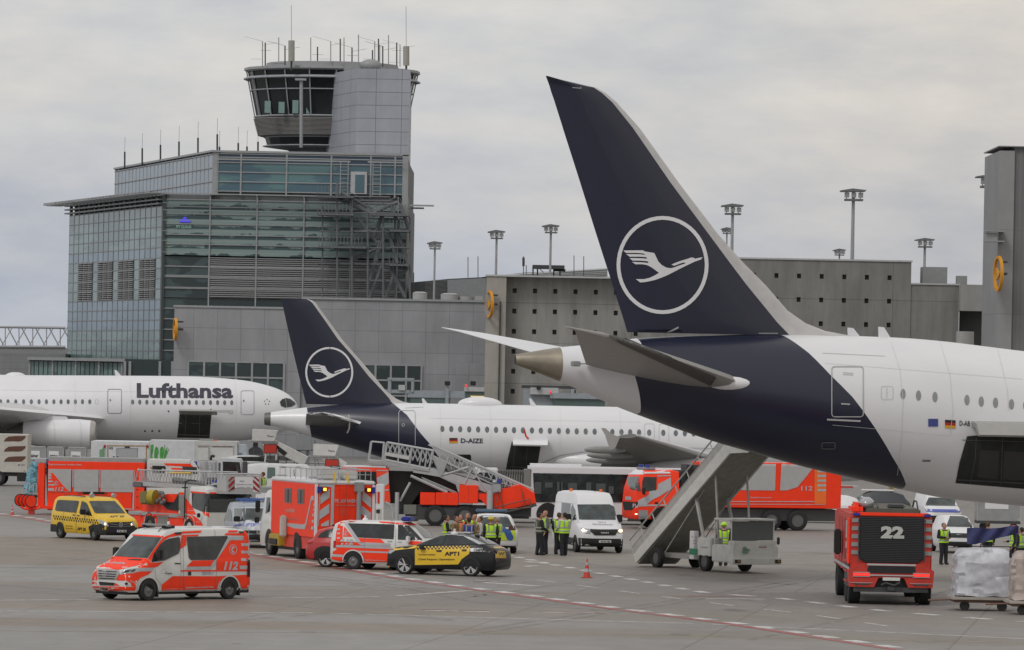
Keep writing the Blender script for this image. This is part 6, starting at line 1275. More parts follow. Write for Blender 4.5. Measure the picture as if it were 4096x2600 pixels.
for c, m, r in ((q((285,757))[0], mat('hose_yellow', (.38, .30, .03), .6), .34), (q((180,770))[0], mat('khaki_bag', (.20, .17, .06), .9), 0)):
    e = T.fr.on(*c, 'y', -1.3); b = B()
    if r: b.cyl((e.x-.14, -1.35, e.z), (e.x+.14, -1.2, e.z), r, n=18)
    else: b.box(e.x-.5, e.x+.35, -1.45, -1.05, e.z-.30, e.z+.30, .08)
    b.build('hose_drum' if r else 'equipment_bag', m, T)
b = B()
for i, (x, y) in enumerate(q((410,690),(440,700),(450,740),(400,790),(350,830),(430,850),(470,820))): e = T.fr.on(x, y, 'y', -1.2); b.ell((e.x, -1.2, e.z), (.13, .1, .12), 8, 6)
b.build('pump_fitting', mat('hydraulic_grey', 0), T)
b = B(); b.box(-4.0, 2.4, -1.0, 1.0, .3, .5); b.build('chassis', DST, T)
axles(T, (2.3, -1.9), 1.10, .5, .33, 'truck', .12, .3, archm=BLK, trim=WHT)
# ---- red box command truck seen from behind
T = Thing('red_box_truck', 'red box-bodied fire command truck seen from behind, chevrons and amber lamps on its rear', 'fire truck', Fr(108, 1190, 2235, -2, 1.2))
b = B(); b.box(-4.7, 2.0, -1.25, 1.25, .95, 3.14, .02); b.build('box_body', RED, T, solid=True)
b = B(); b.box(-4.75, 2.05, -1.28, 1.28, 3.14, 3.30, .05); b.box(-4.74, -4.62, 1.16, 1.27, .9, 3.14, .01); b.box(-4.74, -4.62, -1.27, -1.16, .9, 3.14, .01); b.build('white_frame', PWH, T, solid=True)
vbody(T, [(3.9,.4,1.2,1.5,1.1,1.0),(3.85,.35,1.35,2.0,1.2,1.08),(3.55,.35,1.4,2.65,1.22,1.05),(3.3,.35,1.4,2.72,1.22,1.05),(2.05,.35,1.4,2.72,1.22,1.08)], WHT, 'cab')
b = B(); b.box(-4.6, 3.4, -1.2, 1.2, .45, .95); b.build('chassis', mat('dull_red_panel', (.62, .05, .03), .5), T, solid=True)
b = B(); b.box(-4.55, 3.3, -1.0, 1.0, .3, .46); b.build('underframe', DST, T); q = zE
lay(T, 'window', [q((475,372),(590,372),(582,612),(475,605)), q((680,385),(795,385),(788,630),(678,620))], mat('window_brown', (.10, .08, .075), .3), .012); lay(T, 'window_bar', [q((528,390),(542,390),(540,600),(526,600)), q((732,400),(746,400),(744,615),(730,615))], BLK, .02); lay(T, 'window_edge', line(q((475,385),(590,388)), 1)+line(q((475,598),(582,604)), 1)+line(q((680,398),(795,400)), 1)+line(q((680,612),(788,622)), 1), GRY, .02)
lay(T, 'grey_stripe', [q((256,915),(500,930),(790,955),(812,930),(905,495),(950,495),(950,560),(905,570),(835,920),(805,1025),(790,1030),(256,985))]+[q((942,y),(958,y),(955,y+34),(938,y+34)) for y in (620,700)]+[q((925,780),(950,780),(950,825),(920,825)), q((915,880),(948,880),(948,925),(912,925)), q((905,985),(945,985),(940,1040),(902,1040))], REF, .014)
lay(T, 'crest_panel', [q((500,700),(650,705),(648,765),(500,755))], mat('faded_pink', (.62, .16, .12), .5), .014); write(T, 'Feuerwehr', q((448,875))[0], q((700,890))[0], 13, mat('faded_pink', 0)); write(T, '112', q((838,1025))[0], q((890,1030))[0], 20, mat('faded_pink', 0), 'number_lettering')
lay(T, 'grey_door_frame', [q((1035,300),(1275,310),(1260,970),(1210,970),(1225,355),(1050,345),(1020,980),(1010,980))], REF, .012); lay(T, 'reflective_chevron', [q((1070,470),(1198,380),(1198,520),(1050,630),(1045,520)), q((1050,720),(1195,620),(1190,770),(1030,880),(1035,760)), q((1060,950),(1185,880),(1185,980),(1060,985)), q((1730,400),(1750,430),(1865,530),(1860,690),(1720,570)), q((1715,650),(1860,770),(1855,905),(1690,770))], REF, .018)
write(T, 'FEUERWEHR', q((1278,600))[0], q((1680,605))[0], 13, REF, bold=.02, shear=.1); lay(T, 'rear_text_line', [q((1290,640),(1680,645),(1680,662),(1290,658))], mat('faded_pink', 0), .014); lay(T, 'telephone_emblem', handset(*q((1410,755))[0], 1.45), mat('faded_pink', 0), .014)
b = B(); 
for y in (-.02, .28): b.bar((-4.85, y, 1.3), (-4.85, y, 3.1), .03)
for i in range(9): b.bar((-4.85, -.02, 1.35+i*.2), (-4.85, .28, 1.35+i*.2), .02)
b.build('rear_ladder', mat('dull_red', 0), T); b = B(); b.cyl((-4.85, -.55, .9), (-4.85, -.55, 2.9), .1, n=12); b.box(-4.95, -4.75, -.75, -.35, 2.85, 3.25, .03); b.build('light_mast', mat('mast_grey', (.30, .31, .32), .4, metal=.3), T)
for y, s_ in ((.93, 1), (-.98, -1)):
    b = B(); b.box(-4.82, -4.72, y-.13, y+.13, 2.86, 3.02); b.build('lamp_box', BLK, T); b = B(); b.box(-4.86, -4.81, y-.09 if s_ > 0 else y-.06, y+.03 if s_ > 0 else y+.06, 2.88, 3.0); b.build('amber_lamp', AMB, T)
    b = B(); b.box(-4.82, -4.72, y+s_*.2-.07, y+s_*.2+.07, 2.8, 3.05); b.build('blue_lamp', BLU, T)
b = B(); 
for y in (-1.15, 1.15): b.bar((-4.5, y, 3.75), (1.2, y, 3.75), .04)
for i in range(8):
    for y in (-1.15, 1.15): b.bar((-4.5+i*.8, y, 3.3), (-4.5+i*.8, y, 3.75), .035)
b.bar((-4.5, -1.15, 3.75), (-4.5, 1.15, 3.75), .04); b.bar((-4.5, -1.15, 3.55), (-4.5, 1.15, 3.55), .03); b.build('roof_rail', FT, T, smooth=0)
for x0, x1, y0, y1, h in ((-4.2,-3.4,.1,.9,.5),(-4.2,-3.3,-.7,-.1,.45),(-1.5,-.6,-.4,.5,.5),(-3.0,-2.4,-.9,-.2,.4)): b = B(); b.box(x0, x1, y0, y1, 3.3, 3.3+h, .08); b.build('roof_unit', mat('unit_white', (.5, .5, .49), .5), T)
b = B(); b.tube([(-4.5, .45, 3.3), (-4.6, .45, 3.6), (-4.7, .45, 3.6), (-4.8, .45, 3.2)], .025); b.tube([(-4.5, -.1, 3.3), (-4.6, -.1, 3.6), (-4.7, -.1, 3.6), (-4.8, -.1, 3.2)], .025); b.build('hand_hoop', YEL, T)
b = B(); b.box(-.55, -.2, 1.25, 1.5, .85, 1.75, .06); b.build('wall_unit', CRM, T); b = B(); b.box(.0, 1.6, 1.0, 1.45, .45, .95, .05); b.build('generator', mat('generator_yellow', (.42, .29, .03), .5), T)
b = B(); b.box(.25, 1.35, 1.45, 1.5, .5, .74); b.build('generator_vent', BLK, T)
mirror(T, 3.5, 1.42, 1.75, BLK, .12, .2, .5); mirror(T, 3.6, 1.42, 1.3, BLK, .12, .2, .25)
lay(T, 'side_window', [q((190,520),(248,520),(240,740),(170,780))], GLS, .014)
axles(T, (-2, 2.35), 1.08, .5, .33, 'truck', .1, .45, archm=BLK)
# white equipment column standing right of it
T = Thing('equipment_cabinet', 'tall pale equipment cabinet beside the right edge of the red box truck', 'cabinet', Fr(0, 1512, 2160, 0, -.4)); q = zE
pbox(T, 'housing', PWH, *zb2(q, 1925, 310, 2075, 1240), -.4, .4, .03); lay(T, 'opening', [q((1935,430),(2003,430),(2000,620),(1930,615))], RED2, .012); lay(T, 'panel', [q((1925,690),(2030,700),(2025,900),(1915,900))], CRM, .012); lay(T, 'socket', [q((1948,715),(2005,715),(2003,772),(1945,770))], BLK, .02)
# ---- rescue stairs truck
T = Thing('rescue_stairs_truck', 'long truck with a grey lattice rescue stairway over bright red lockers', 'rescue stairs', Fr(0, 1850, 2106, 0, -1.25)); ya = -1.25; q = zF; on = T.fr.on
pbox(T, 'locker', RED, *zb2(q, 722, 695, 905, 840), ya, 1.2); pbox(T, 'locker', RED, *zb2(q, 908, 697, 1186, 841), ya, 1.2); pbox(T, 'locker', RED, *zb2(q, 1190, 607, 1424, 820), ya-.1, 1.2)
lay(T, 'locker_seam', line(q((1046,700),(1045,840)), .8)+line(q((1308,612),(1306,790)), .8)+line(q((1192,792),(1424,795)), .8), mat('seam_red', (.35, .03, .02), .5), .012)
pprism(T, 'rear_skirt', RED, q((1424,706),(1650,702),(1668,660),(1932,596),(2100,700),(2120,820),(1745,905),(1530,865),(1468,790),(1424,765)), ya, 1.2, smooth=0)
b = B(); b.box(on(*q((470,900))[0]).x, on(*q((2060,900))[0]).x, -.9, 1.0, .55, 1.05); e = on(*q((1000,1000))[0]); b.box(e.x-1.9, e.x+1.6, -1.1, 1.1, .3, .95); b.box(e.x-1.8, e.x-.2, .6, 1.2, .95, 2.6); b.build('chassis', DST, T)
b = B(); e = on(*q((600,930))[0]); b.box(e.x-.3, e.x+.35, -1.2, -.6, .55, 1.05, .03); b.build('battery_box', mat('box_olive', (.17, .17, .15), .6), T)
# cab facing left
pprism(T, 'cab', mat('cab_red', (.90, .062, .018), .42), [(x, y) for x, y in q((-215,380),(340,400),(350,600),(365,810),(-230,810),(-240,600))], -1.2, 1.2)
lay(T, 'cab_window', [q((-60,440),(195,440),(200,600),(-100,610))], GLS, .014, 10); lay(T, 'grey_stripe', [q((202,515),(342,445),(348,580),(300,620),(230,600),(205,560)), q((300,655),(355,655),(357,672),(300,672)), q((200,420),(340,425),(340,436),(200,432)), q((-225,385),(-40,390),(-40,400),(-225,395))], REF, .014, 10)
b = B(); b.box(on(*q((-205,380))[0]).x, on(*q((330,380))[0]).x, -1.1, 1.1, on(*q((0,392))[0]).z, on(*q((0,368))[0]).z, .05); b.build('cab_roof', PWH, T)
def H3(pts, y): return [tuple(on(a, c, 'y', y)) for a, c in q(*pts)]
def BR(b, x0, y0, x1, y1, w, ys): 
    for y in ys:
        r = [on(*v, 'y', -1.0) for v in q((x0, y0), (x1, y1))]; b.bar((r[0].x, y, r[0].z), (r[1].x, y, r[1].z), w)
# stair flights: stringers with treads, platform, railings and lattice
for y in (-1.05, .95):
    b = B(); b.prism([(e.x, e.z) for e in [on(*v, 'y', -1.0) for v in q((640,400),(880,400),(1720,640),(1990,640),(2100,690),(1700,745),(1540,700),(1000,510),(640,450))]], 'y', y, y+.1); b.build('stringer', LAT, T, smooth=0)
b = B()
for i in range(30):
    e = on(*q((900+i*40, 300+i*14.2))[0], 'y', -1.0); b.box(e.x-.16, e.x+.16, -.95, .95, e.z-.03, e.z)
b.build('tread', mat('tread_grey', (.22, .225, .23), .6), T, smooth=0)
pprism(T, 'platform', FT, q((95,300),(320,318),(830,410),(835,440),(300,355),(90,330)), -1.1, 1.0, solid=False)
b = B(); ys = (-1.05, 1.0)
BR(b, 320,90,880,190,.09,ys); BR(b, 290,300,830,410,.08,ys); BR(b, 320,90,290,300,.08,ys); BR(b, 880,190,830,410,.1,ys); BR(b, 620,150,590,360,.09,ys); BR(b, 470,120,450,330,.06,ys); BR(b, 745,170,710,390,.05,ys); BR(b, 800,180,780,400,.05,ys)
for x in range(330, 860, 60): BR(b, x, 250+(x-320)*.19, x+55, 110+(x-320)*.18, .04, ys); BR(b, x, 110+(x-320)*.18, x+60, 250+(x-320)*.19, .035, ys)
BR(b, 130,80,100,300,.08,ys); BR(b, 285,95,265,310,.07,ys); BR(b, 130,80,285,95,.06,ys)
BR(b, 880,130,2095,665,.08,ys); BR(b, 900,160,2090,690,.05,ys); BR(b, 860,250,1700,640,.07,ys); BR(b, 820,120,1640,470,.05,ys)
for i in range(13): x = 900+i*88; y = 140+i*38.5; BR(b, x, y, x-30, y+95, .05, ys); BR(b, x, y, x+60, y+110, .035, ys)
BR(b, 1000,480,1300,390,.10,ys); BR(b, 1350,390,1260,590,.09,ys); BR(b, 1350,400,1520,680,.08,ys); BR(b, 1200,340,1180,400,.06,ys); BR(b, 1065,270,990,480,.09,ys); BR(b, 875,270,975,490,.08,ys); BR(b, 1070,310,1110,410,.05,ys)
b.build('railing_lattice', LAT, T, smooth=0)
pprism(T, 'gusset', FT, q((880,250),(1050,330),(985,495),(965,480)), -1.12, -1.06, solid=False, smooth=0); pprism(T, 'railing_board', mat('unit_white', 0), q((305,205),(600,255),(590,300),(300,245)), -1.13, -1.09, solid=False, smooth=0)
b = B(); BR(b, 740,510,1160,690,.06,(-.9,.8)); BR(b, 750,530,1140,700,.05,(-.9,.8)); BR(b, 610,490,1050,690,.16,(-1.0,.9)); BR(b, 605,570,480,800,.14,(-1.0,)); b.build('lifting_arm', LAT, T, smooth=0)
pprism(T, 'arm_machinery_plate', BLK, q((345,430),(640,440),(860,465),(1150,600),(1180,690),(720,690),(620,830),(360,820)), -.3, .6, solid=False, smooth=0)  # black plate in place of the dark machinery under the platform
b = B(); e = on(*q((1567,660))[0]); z1 = e.z; b.cyl((e.x, -1.35, on(*q((1567,890))[0], 'y', -1.35).z), (e.x, -1.35, z1), .16, n=12); b.build('light_column', LAT, T); e = on(*q((1675,560))[0]); beacon(T, (e.x, -1.3, e.z-.05), .12, .2); b = B(); e = on(*q((1625,560))[0]); b.ell((e.x, -1.3, e.z), (.14, .14, .12), 10, 6); b.box(e.x-.1, e.x+.3, -1.4, -1.2, e.z-.5, e.z-.1); b.build('work_lamp', LMP, T)
b = B()
for (x0, y0, x1, y1) in ((1620,895,1665,670),(1725,900,1680,700),(1985,870,1940,640),(1640,865,2040,770),(2040,770,2065,850),(1640,900,2070,870)): BR(b, x0, y0, x1, y1, .06, (-1.4,))
b.build('rear_guard_rail', mat('rail_rust', (.16, .07, .05), .6), T, smooth=0)
b = B(); BR(b, 1740,935,2125,840,.14,(-1.2,1.1)); BR(b, 1740,925,2060,860,.1,(-1.2,)); b.build('rear_frame', DST, T, smooth=0)
b = B(); e = on(*q((442,990))[0], 'y', -1.3); b.cyl((e.x, -1.3, 0.05), (e.x, -1.3, on(*q((442,690))[0], 'y', -1.3).z), .11, n=10); b.cyl((e.x, -1.3, 0), (e.x, -1.3, .12), .25); b.build('outrigger', LAT, T)
b = B(); b.tube([on(*v, 'y', -1.25) for v in q((310,810),(370,850),(400,920),(402,1010))], .07); b.build('mudguard', LAT, T)
xs = [on(*q((v,1000))[0], 'y', -1.1).x for v in (-20, 905, 1262)]
axles(T, xs, 1.05, .53, .35, 'truck', 0)
# ---- articulated apron bus
T = Thing('articulated_bus', 'white articulated apron bus with dark windows and grey bellows behind the rescue stairs', 'bus', Fr(0, 2190, 2094, 0, -1.27)); ya = -1.27; q = zH; on = T.fr.on
pbox(T, 'front_section', PWH, 2122, 1877, 2765, 2078, ya, 1.27, .06); pbox(T, 'rear_section', PWH, 1890, 1874, 1992, 2076, ya, 1.27, .06)
b = B(); x0, x1 = on(1990,1900).x, on(2124,1900).x
n = 14
for i in range(n): a, c = x0+(x1-x0)*i/n, x0+(x1-x0)*(i+1)/n; b.box(a+.01, (a+c)/2, -1.22, 1.22, .6, on(2050,1880).z); b.box((a+c)/2, c-.01, -1.14, 1.14, .62, on(2050,1880).z-.05)
b.build('bellows', mat('bellows_grey', (.13, .13, .125), .8), T, smooth=0)
pbox(T, 'bellows_frame', mat('bellows_frame', (.20, .20, .19), .6), 2092, 1879, 2124, 2040, -1.26, 1.2, .02)
lay(T, 'window_band', [[(2132,1892),(2500,1898),(2755,1902),(2755,2012),(2500,2008),(2138,2008)],[(1896,1889),(1982,1890),(1982,2010),(1896,2008)]], GLS, .03); lay(T, 'window_pillar', [rect(x, 1896, x+3, 2006) for x in (2215, 2262, 2330, 2395, 2440, 2520, 2600, 2680)], BLK, .045)
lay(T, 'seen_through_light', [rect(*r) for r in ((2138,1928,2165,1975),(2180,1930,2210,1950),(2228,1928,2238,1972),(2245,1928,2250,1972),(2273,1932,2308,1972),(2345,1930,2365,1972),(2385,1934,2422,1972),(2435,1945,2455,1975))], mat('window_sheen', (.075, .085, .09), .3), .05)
b = B(); e0, e1 = on(2110,1880), on(2335,1858); b.box(e0.x, e1.x, -1.0, 1.0, e0.z-.05, e1.z, .12); b.build('roof_unit', PWH, T)
pbox(T, 'front_skirt', mat('skirt_dark', (.05, .05, .05), .6), 2510, 2055, 2765, 2085, -1.275, 1.2, .0); lay(T, 'skirt_grille', [[(1992,2060),(2060,2062),(2060,2095),(1992,2092)]], BLK, .014)
b = B(); 
for i in range(30): x = on(1850+i*8,2085).x; b.box(x, x+.05, -1.2, -1.16, .25, .75)
b.box(on(1845,2085).x, on(2115,2085).x, -1.15, 1.1, .22, .8); b.build('underfloor_grille', BLK, T, smooth=0)
axles(T, [on(x, 2085).x for x in (2190, 2640)], 1.12, .48, .3, 'truck', .12, .3)
# ---- tanker fire truck at right
T = Thing('tanker_fire_truck', 'red and grey fire truck heading left behind the mobile stairs, body running to the right', 'fire truck', Fr(195, 2650, 2117, 2.6, 1.2)); q = zH
vbody(T, [(4.1,.6,1.3,1.6,1.1,1.0),(4.02,.5,1.5,2.1,1.22,1.1),(3.8,.5,1.55,2.75,1.24,1.08),(3.5,.5,1.55,2.98,1.25,1.08),(2.0,.5,1.55,3.0,1.25,1.1),(1.75,.5,1.55,2.95,1.25,1.1)], RED, 'cab')
b = B(); b.box(-6.9, .4, -1.25, 1.25, 1.15, 3.45, .03); b.build('body', RED, T, solid=True); b = B(); b.box(-6.7, 3.6, -1.0, 1.0, .5, 1.1); b.build('chassis', DST, T); b = B(); b.box(.55, 1.6, -.9, .9, 1.0, 3.0, .05); b.box(.7, 1.0, -1.1, 1.1, 1.1, 3.3); b.build('pump_bay', DST, T)
lay(T, 'roof_white', [q((1770,130),(2120,135),(2140,185),(1765,188)), q((1560,110),(1760,135),(1765,200),(1540,200))], PWH, .012, 8)
lay(T, 'windscreen', [q((1540,230),(1700,225),(1730,430),(1650,420),(1590,400),(1545,320))], GL2, .014, 8); lay(T, 'side_window', [q((1770,232),(1950,235),(1940,420),(1745,435),(1750,300))], GLS, .014, 8)
lay(T, 'grey_stripe', [q((1850,430),(1960,410),(1970,330),(2145,240),(2150,400),(2080,440),(1990,500),(1900,540),(1800,620),(1700,625),(1690,560),(1840,480)), q((1700,615),(2150,610),(2150,625),(1700,640)), q((1960,212),(2145,208),(2145,222),(1960,228)), q((1520,500),(1600,505),(1600,550),(1520,545)), q((1620,600),(1700,600),(1690,660),(1620,660))], REF, .014, 8)
lay(T, 'grille', [q((1480,570),(1690,575),(1690,610),(1610,690),(1500,690))], BLK, .014, 8); lay(T, 'lower_step', [q((1700,690),(1830,690),(1830,885),(1700,880))], GRY, .012, 8); lay(T, 'lit_lamp', [oval(*q((1605,862))[0], 5, 4), oval(*q((1668,744))[0], 5, 2.2)], HED, .03)
lay(T, 'lower_bumper', [q((1560,835),(1690,840),(1690,880),(1560,880))], BLK, .016, 8); lay(T, 'shutter', [[(2905,1846),(3104,1848),(3100,1962),(2905,1960)],[(3126,1848),(3270,1848),(3230,1900),(3190,1948),(3150,1961),(3120,1962)]], SIL, .014, 10); lay(T, 'rear_orange', [[(3258,1840),(3305,1840),(3305,2016),(3258,2016)]], mat('signal_orange', (.88, .16, .02), .5), .014, 10); lay(T, 'rear_bars', [rect(3270,1880+i*19,3304,1889+i*19) for i in range(5)], REF, .02, 10)
lay(T, 'lower_line', line([(2880,2006),(3256,2006)], 3)+line([(2860,2016),(3300,2018)], 2), REF, .02, 12); write(T, 'Flughafenfeuerwehr', (3002,1992), (3088,1993), 5, REF, step=10); write(T, '112', (3205,1962), (3250,1962), 18, REF, step=10)
for y in (-.5, .7): beacon(T, (3.3, y, 3.0), .16, .26)
b = B(); b.box(2.9, 3.5, -.8, .9, 2.98, 3.12, .05); b.build('roof_unit', GRY, T); mirror(T, 3.7, 1.45, 1.75, BLK, .12, .25, .35); lay(T, 'door_panel', [q((1925,578),(1968,578),(1968,606),(1925,606))], BLK, .02)
b = B(); b.cyl((1.2, 1.15, 1.2), (1.2, 1.15, 3.3), .16, n=10)
for i in range(12): b.cyl((1.2, 1.15, 1.6+i*.13), (1.2, 1.15, 1.66+i*.13), .2, n=10)
b.build('air_intake', BLK, T); axles(T, (2.6, -3.2, -4.6), 1.08, .52, .34, 'truck', .12, .5)
# ---- mobile passenger stairs
T = Thing('mobile_passenger_stairs', 'white self-driven passenger stairs rising to the right under the big tail', 'passenger stairs', Fr(-60, 2817, 2285, 0, -1.0))
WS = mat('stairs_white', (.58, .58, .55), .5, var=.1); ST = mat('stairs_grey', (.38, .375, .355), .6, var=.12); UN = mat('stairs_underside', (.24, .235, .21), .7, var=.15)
base = V((-5.4, 0, .25)); top = V((1.6, 0, 5.0)); dr = (top-base).normalized(); up = V((-dr.z, 0, dr.x))
for y0 in (-1.0, .92):
    b = B(); pts = [base-up*.15, base+up*.25, top+up*.25, top+V((1.5, 0, .25)), top+V((1.5, 0, -.15)), top-up*.25, ]; b.prism([(v.x, v.z) for v in pts], 'y', y0, y0+.09); b.build('stringer', WS, T, smooth=0)
    b = B(); a, c = base+up*.95, top+up*.95; b.bar((a.x, y0+.04, a.z), (c.x, y0+.04, c.z), .07); a, c = base+up*.6, top+up*.6; b.bar((a.x, y0+.04, a.z), (c.x, y0+.04, c.z), .04); b.prism([(v.x, v.z) for v in (base+up*.27, base+up*.55, top+up*.55, top+up*.27)], 'y', y0+.02, y0+.05)
    for i in range(9): v = base.lerp(top, i/8); w = v+up*.95; b.bar((v.x, y0+.04, v.z), (w.x, y0+.04, w.z), .05)
    b.build('handrail', ST, T, smooth=0)
b = B(); n = 30
for i in range(n): v = base.lerp(top, (i+.5)/n); b.box(v.x-.15, v.x+.13, -.9, .9, v.z+.05, v.z+.09); b.box(v.x+.10, v.x+.13, -.9, .9, v.z-.1, v.z+.09)
b.build('tread', ST, T, smooth=0)
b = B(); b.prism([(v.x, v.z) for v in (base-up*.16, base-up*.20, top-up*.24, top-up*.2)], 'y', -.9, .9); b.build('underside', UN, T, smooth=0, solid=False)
b = B(); v = top; b.box(v.x, v.x+1.6, -.95, .95, v.z, v.z+.08); 
for y in (-.95, .95):
    for x in (0, .8, 1.6): b.bar((v.x+x, y, v.z), (v.x+x, y, v.z+1.0), .05)
    b.bar((v.x, y, v.z+1.0), (v.x+1.6, y, v.z+1.0), .05)
b.build('platform', WS, T, smooth=0)
b = B(); b.box(-4.4, 2.3, -.55, .55, .42, .62); b.build('chassis', mat('chassis_pale', (.32, .31, .29), .6), T)
b = B()
for y in (-.75, .75): b.bar((-.2, y, .6), (-1.2, y, 3.1), .16); b.bar((.7, y, .8), (.3, y, 4.0), .10); b.bar((-3.6, y, .5), (-.5, y, 3.3), .05)
b.bar((-1.1, -.75, 3.0), (-1.1, .75, 3.0), .1); b.build('lift_strut', ST, T, smooth=0)
b = B(); b.box(.6, 2.3, -1.05, 1.05, .42, 1.12, .04); b.box(2.1, 2.42, -1.15, 1.15, .36, .62, .03); b.box(-.45, .6, -1.08, -.5, .62, 1.35, .03); b.box(1.75, 2.25, -1.0, 1.0, 1.12, 1.30, .02); b.build('body', WS, T, solid=True)
b = B(); 
for y in (-1.0, 1.0):
    for x in (.75, 2.0): b.bar((x, y, 1.1), (x, y, 2.1), .06)
b.box(.7, 2.1, -1.03, 1.03, 2.1, 2.18, .02); b.build('cab_frame', WS, T, smooth=0)
b = B(); b.box(1.98, 2.0, -.97, .97, 1.32, 2.08); b.build('windscreen', mat('cab_pane', (.10, .11, .11), .15), T, smooth=0)
b = B(); b.box(.9, 1.3, -.5, .5, .9, 1.35, .05); b.box(1.5, 1.75, -.4, .4, 1.2, 1.42, .03); b.build('seat_and_dash', BLK, T)
q = zI
lay(T, 'green_panel', [q((522,1195),(608,1200),(606,1262),(520,1258))], mat('panel_green', (.03, .20, .11), .5), .014); b = B(); b.box(-1.05, -.7, -1.08, -.85, .45, 1.6, .02); b.build('notice_board', PWH, T, solid=True)
lay(T, 'green_panel', [q((522,1195),(608,1200),(606,1262),(520,1258))], mat('panel_green', 0), .02); lay(T, 'notice_print', [q((550,1068),(592,1070),(592,1080),(550,1080)), q((560,1110),(590,1112),(590,1116),(560,1116)), q((560,1140),(588,1142),(588,1146),(560,1146))], mat('ink_brown_red', (.2, .05, .06), .5), .02); write(T, '7200', q((640,1190))[0], q((715,1192))[0], 6, mat('ink_pale', 0))
lay(T, 'leaf_emblem', [oval(*q((1120,1215))[0], 16, 7, 10), oval(*q((1110,1240))[0], 14, 6, 10), oval(*q((1105,1195))[0], 8, 9, 10)], mat('leaf_green', (.20, .30, .22), .6), .014)
for y in (-.95, .95): b = B(); b.box(2.42, 2.46, y-.13, y+.13, .42, .56); b.build('headlamp', BLK, T); b = B(); b.box(2.46, 2.48, y-.03, y+.08, .46, .53); b.build('lamp_lens', mat('amber_dull', (.35, .15, .04), .4), T)
mirror(T, 2.05, 1.2, 1.15, DST, .1, .12, .3); lay(T, 'red_lettering', [q((1252,1172),(1335,1172),(1335,1188),(1252,1188))], mat('ink_brown_red', 0), .014)
for x, y in ((0, -.92), (0, .92), (-3.75, -.92), (-3.75, .92)): wheel(T, x, y, .42 if x == 0 else .40, .26, 'truck')
# ---- airport crash tender 22
T = Thing('crash_tender', 'red airport crash tender numbered 22 on its black louvred rear, nearest at right', 'fire truck', Fr(90, 3562, 2420, -5.2, 0))
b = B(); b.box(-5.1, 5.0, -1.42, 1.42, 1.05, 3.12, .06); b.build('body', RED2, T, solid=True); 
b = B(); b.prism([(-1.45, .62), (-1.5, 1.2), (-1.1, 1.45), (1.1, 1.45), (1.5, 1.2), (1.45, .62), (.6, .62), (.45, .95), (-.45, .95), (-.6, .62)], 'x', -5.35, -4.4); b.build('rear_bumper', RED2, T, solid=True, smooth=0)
b = B(); b.box(-5.0, 4.9, -.8, .8, .5, 1.04); b.box(-5.3, -4.6, -1.3, 1.3, .45, .62); b.build('chassis', DST, T)
b = B(); b.prism([(-1.12, 1.6), (-1.12, 3.08), (1.12, 3.08), (1.12, 1.6), (.85, 1.42), (-.85, 1.42)], 'x', -5.16, -5.1); b.build('radiator_panel', BLK, T, solid=True, smooth=0)
b = B()
for i in range(26): z = 1.5+i*.061; w = 1.1 if z > 1.62 else .95; b.box(-5.2, -5.155, -w, w, z, z+.028)
b.build('radiator_louvre', mat('louvre_charcoal', (.035, .037, .04), .5), T, smooth=0)
M = Matrix.Translation((-5.235, -.02, 2.36)) @ Matrix.Rotation(-pi/2, 4, 'Z') @ Matrix.Rotation(pi/2, 4, 'X') @ Matrix.Rotation(-pi/2, 4, 'X')
text3d(T, '22', M, .82, .40, mat('numeral_grey', (.45, .46, .44), .5), 'number_lettering', .06)
b = B(); b.box(-5.15, -4.7, -1.3, 1.2, 3.1, 3.22, .02); b.build('top_rail', RED, T); b = B(); b.box(-5.1, 3.6, -1.0, .9, 3.12, 3.36, .04); b.build('roof_deck', mat('deck_khaki', (.10, .09, .07), .7), T)
b = B()
for i in range(5): 
    for y in (-1.4, 1.14): b.box(-5.14, -5.105, y, y+.26, 1.75+i*.28, 1.89+i*.28)
b.build('reflective_bar', mat('bar_grey', (.25, .26, .26), .5), T, smooth=0)
b = B(); b.prism([(-.75, 1.12), (-.85, 1.2), (-.8, 1.36), (.8, 1.36), (.85, 1.2), (.75, 1.12)], 'x', -5.38, -5.34); b.build('lower_grille', BLK, T, smooth=0)
b = B(); b.box(-5.39, -5.33, -.85, .85, 1.38, 1.44); b.box(-5.40, -5.33, -.8, .8, 1.02, 1.06); b.build('trim_strip', REF, T, smooth=0)
for y in (-1.05, 1.05): 
    b = B(); b.box(-5.4, -5.33, y-.28, y+.28, 1.02, 1.10); b.build('tail_lamp', mat('lit_tail_lamp', (1, .04, .03), .3, emit=.8), T); b = B(); b.box(-5.39, -5.33, y-.3, y+.3, 1.12, 1.14); b.box(-5.39, -5.33, y-.3, y+.3, .98, 1.0); b.box(-5.38, -5.33, y-.4, y+.4, .76, .775); b.build('lamp_trim', REF, T, smooth=0)
    b = B(); b.box(-5.2, -5.05, y*1.18-.12, y*1.18+.12, 3.1, 3.2, .02); b.build('blue_lamp', BLU, T)
b = B(); b.prism([(-1.4, 3.1), (-1.2, 3.6), (-.9, 3.15)], 'x', -3, 1) if 0 else b.ell((-4.0, .85, 3.5), (.5, .3, .25)); b.cyl((-4.2, .9, 3.3), (-2.4, .9, 3.65), .09); b.build('roof_monitor', LMP, T)
b = B(); b.box(-4.9, -3.0, 1.0, 1.42, 3.1, 3.55, .15); b.box(-4.9, -3.9, 1.42, 1.5, 1.4, 3.0, .03); b.build('side_housing', RED, T, solid=True)
b = B(); b.box(-4.7, -2.2, 1.40, 1.46, .6, 1.9, .0); b.build('side_recess', DST, T)
b = B()
for z in (.75, 1.1, 1.45): b.box(-4.3, -2.6, 1.42, 1.52, z, z+.05)
b.build('side_step', RED2, T)
b = B(); b.box(-.8, -.3, 1.5, 1.75, 1.6, 2.5, .05); b.build('wing_mirror', BLK, T)
b = B()
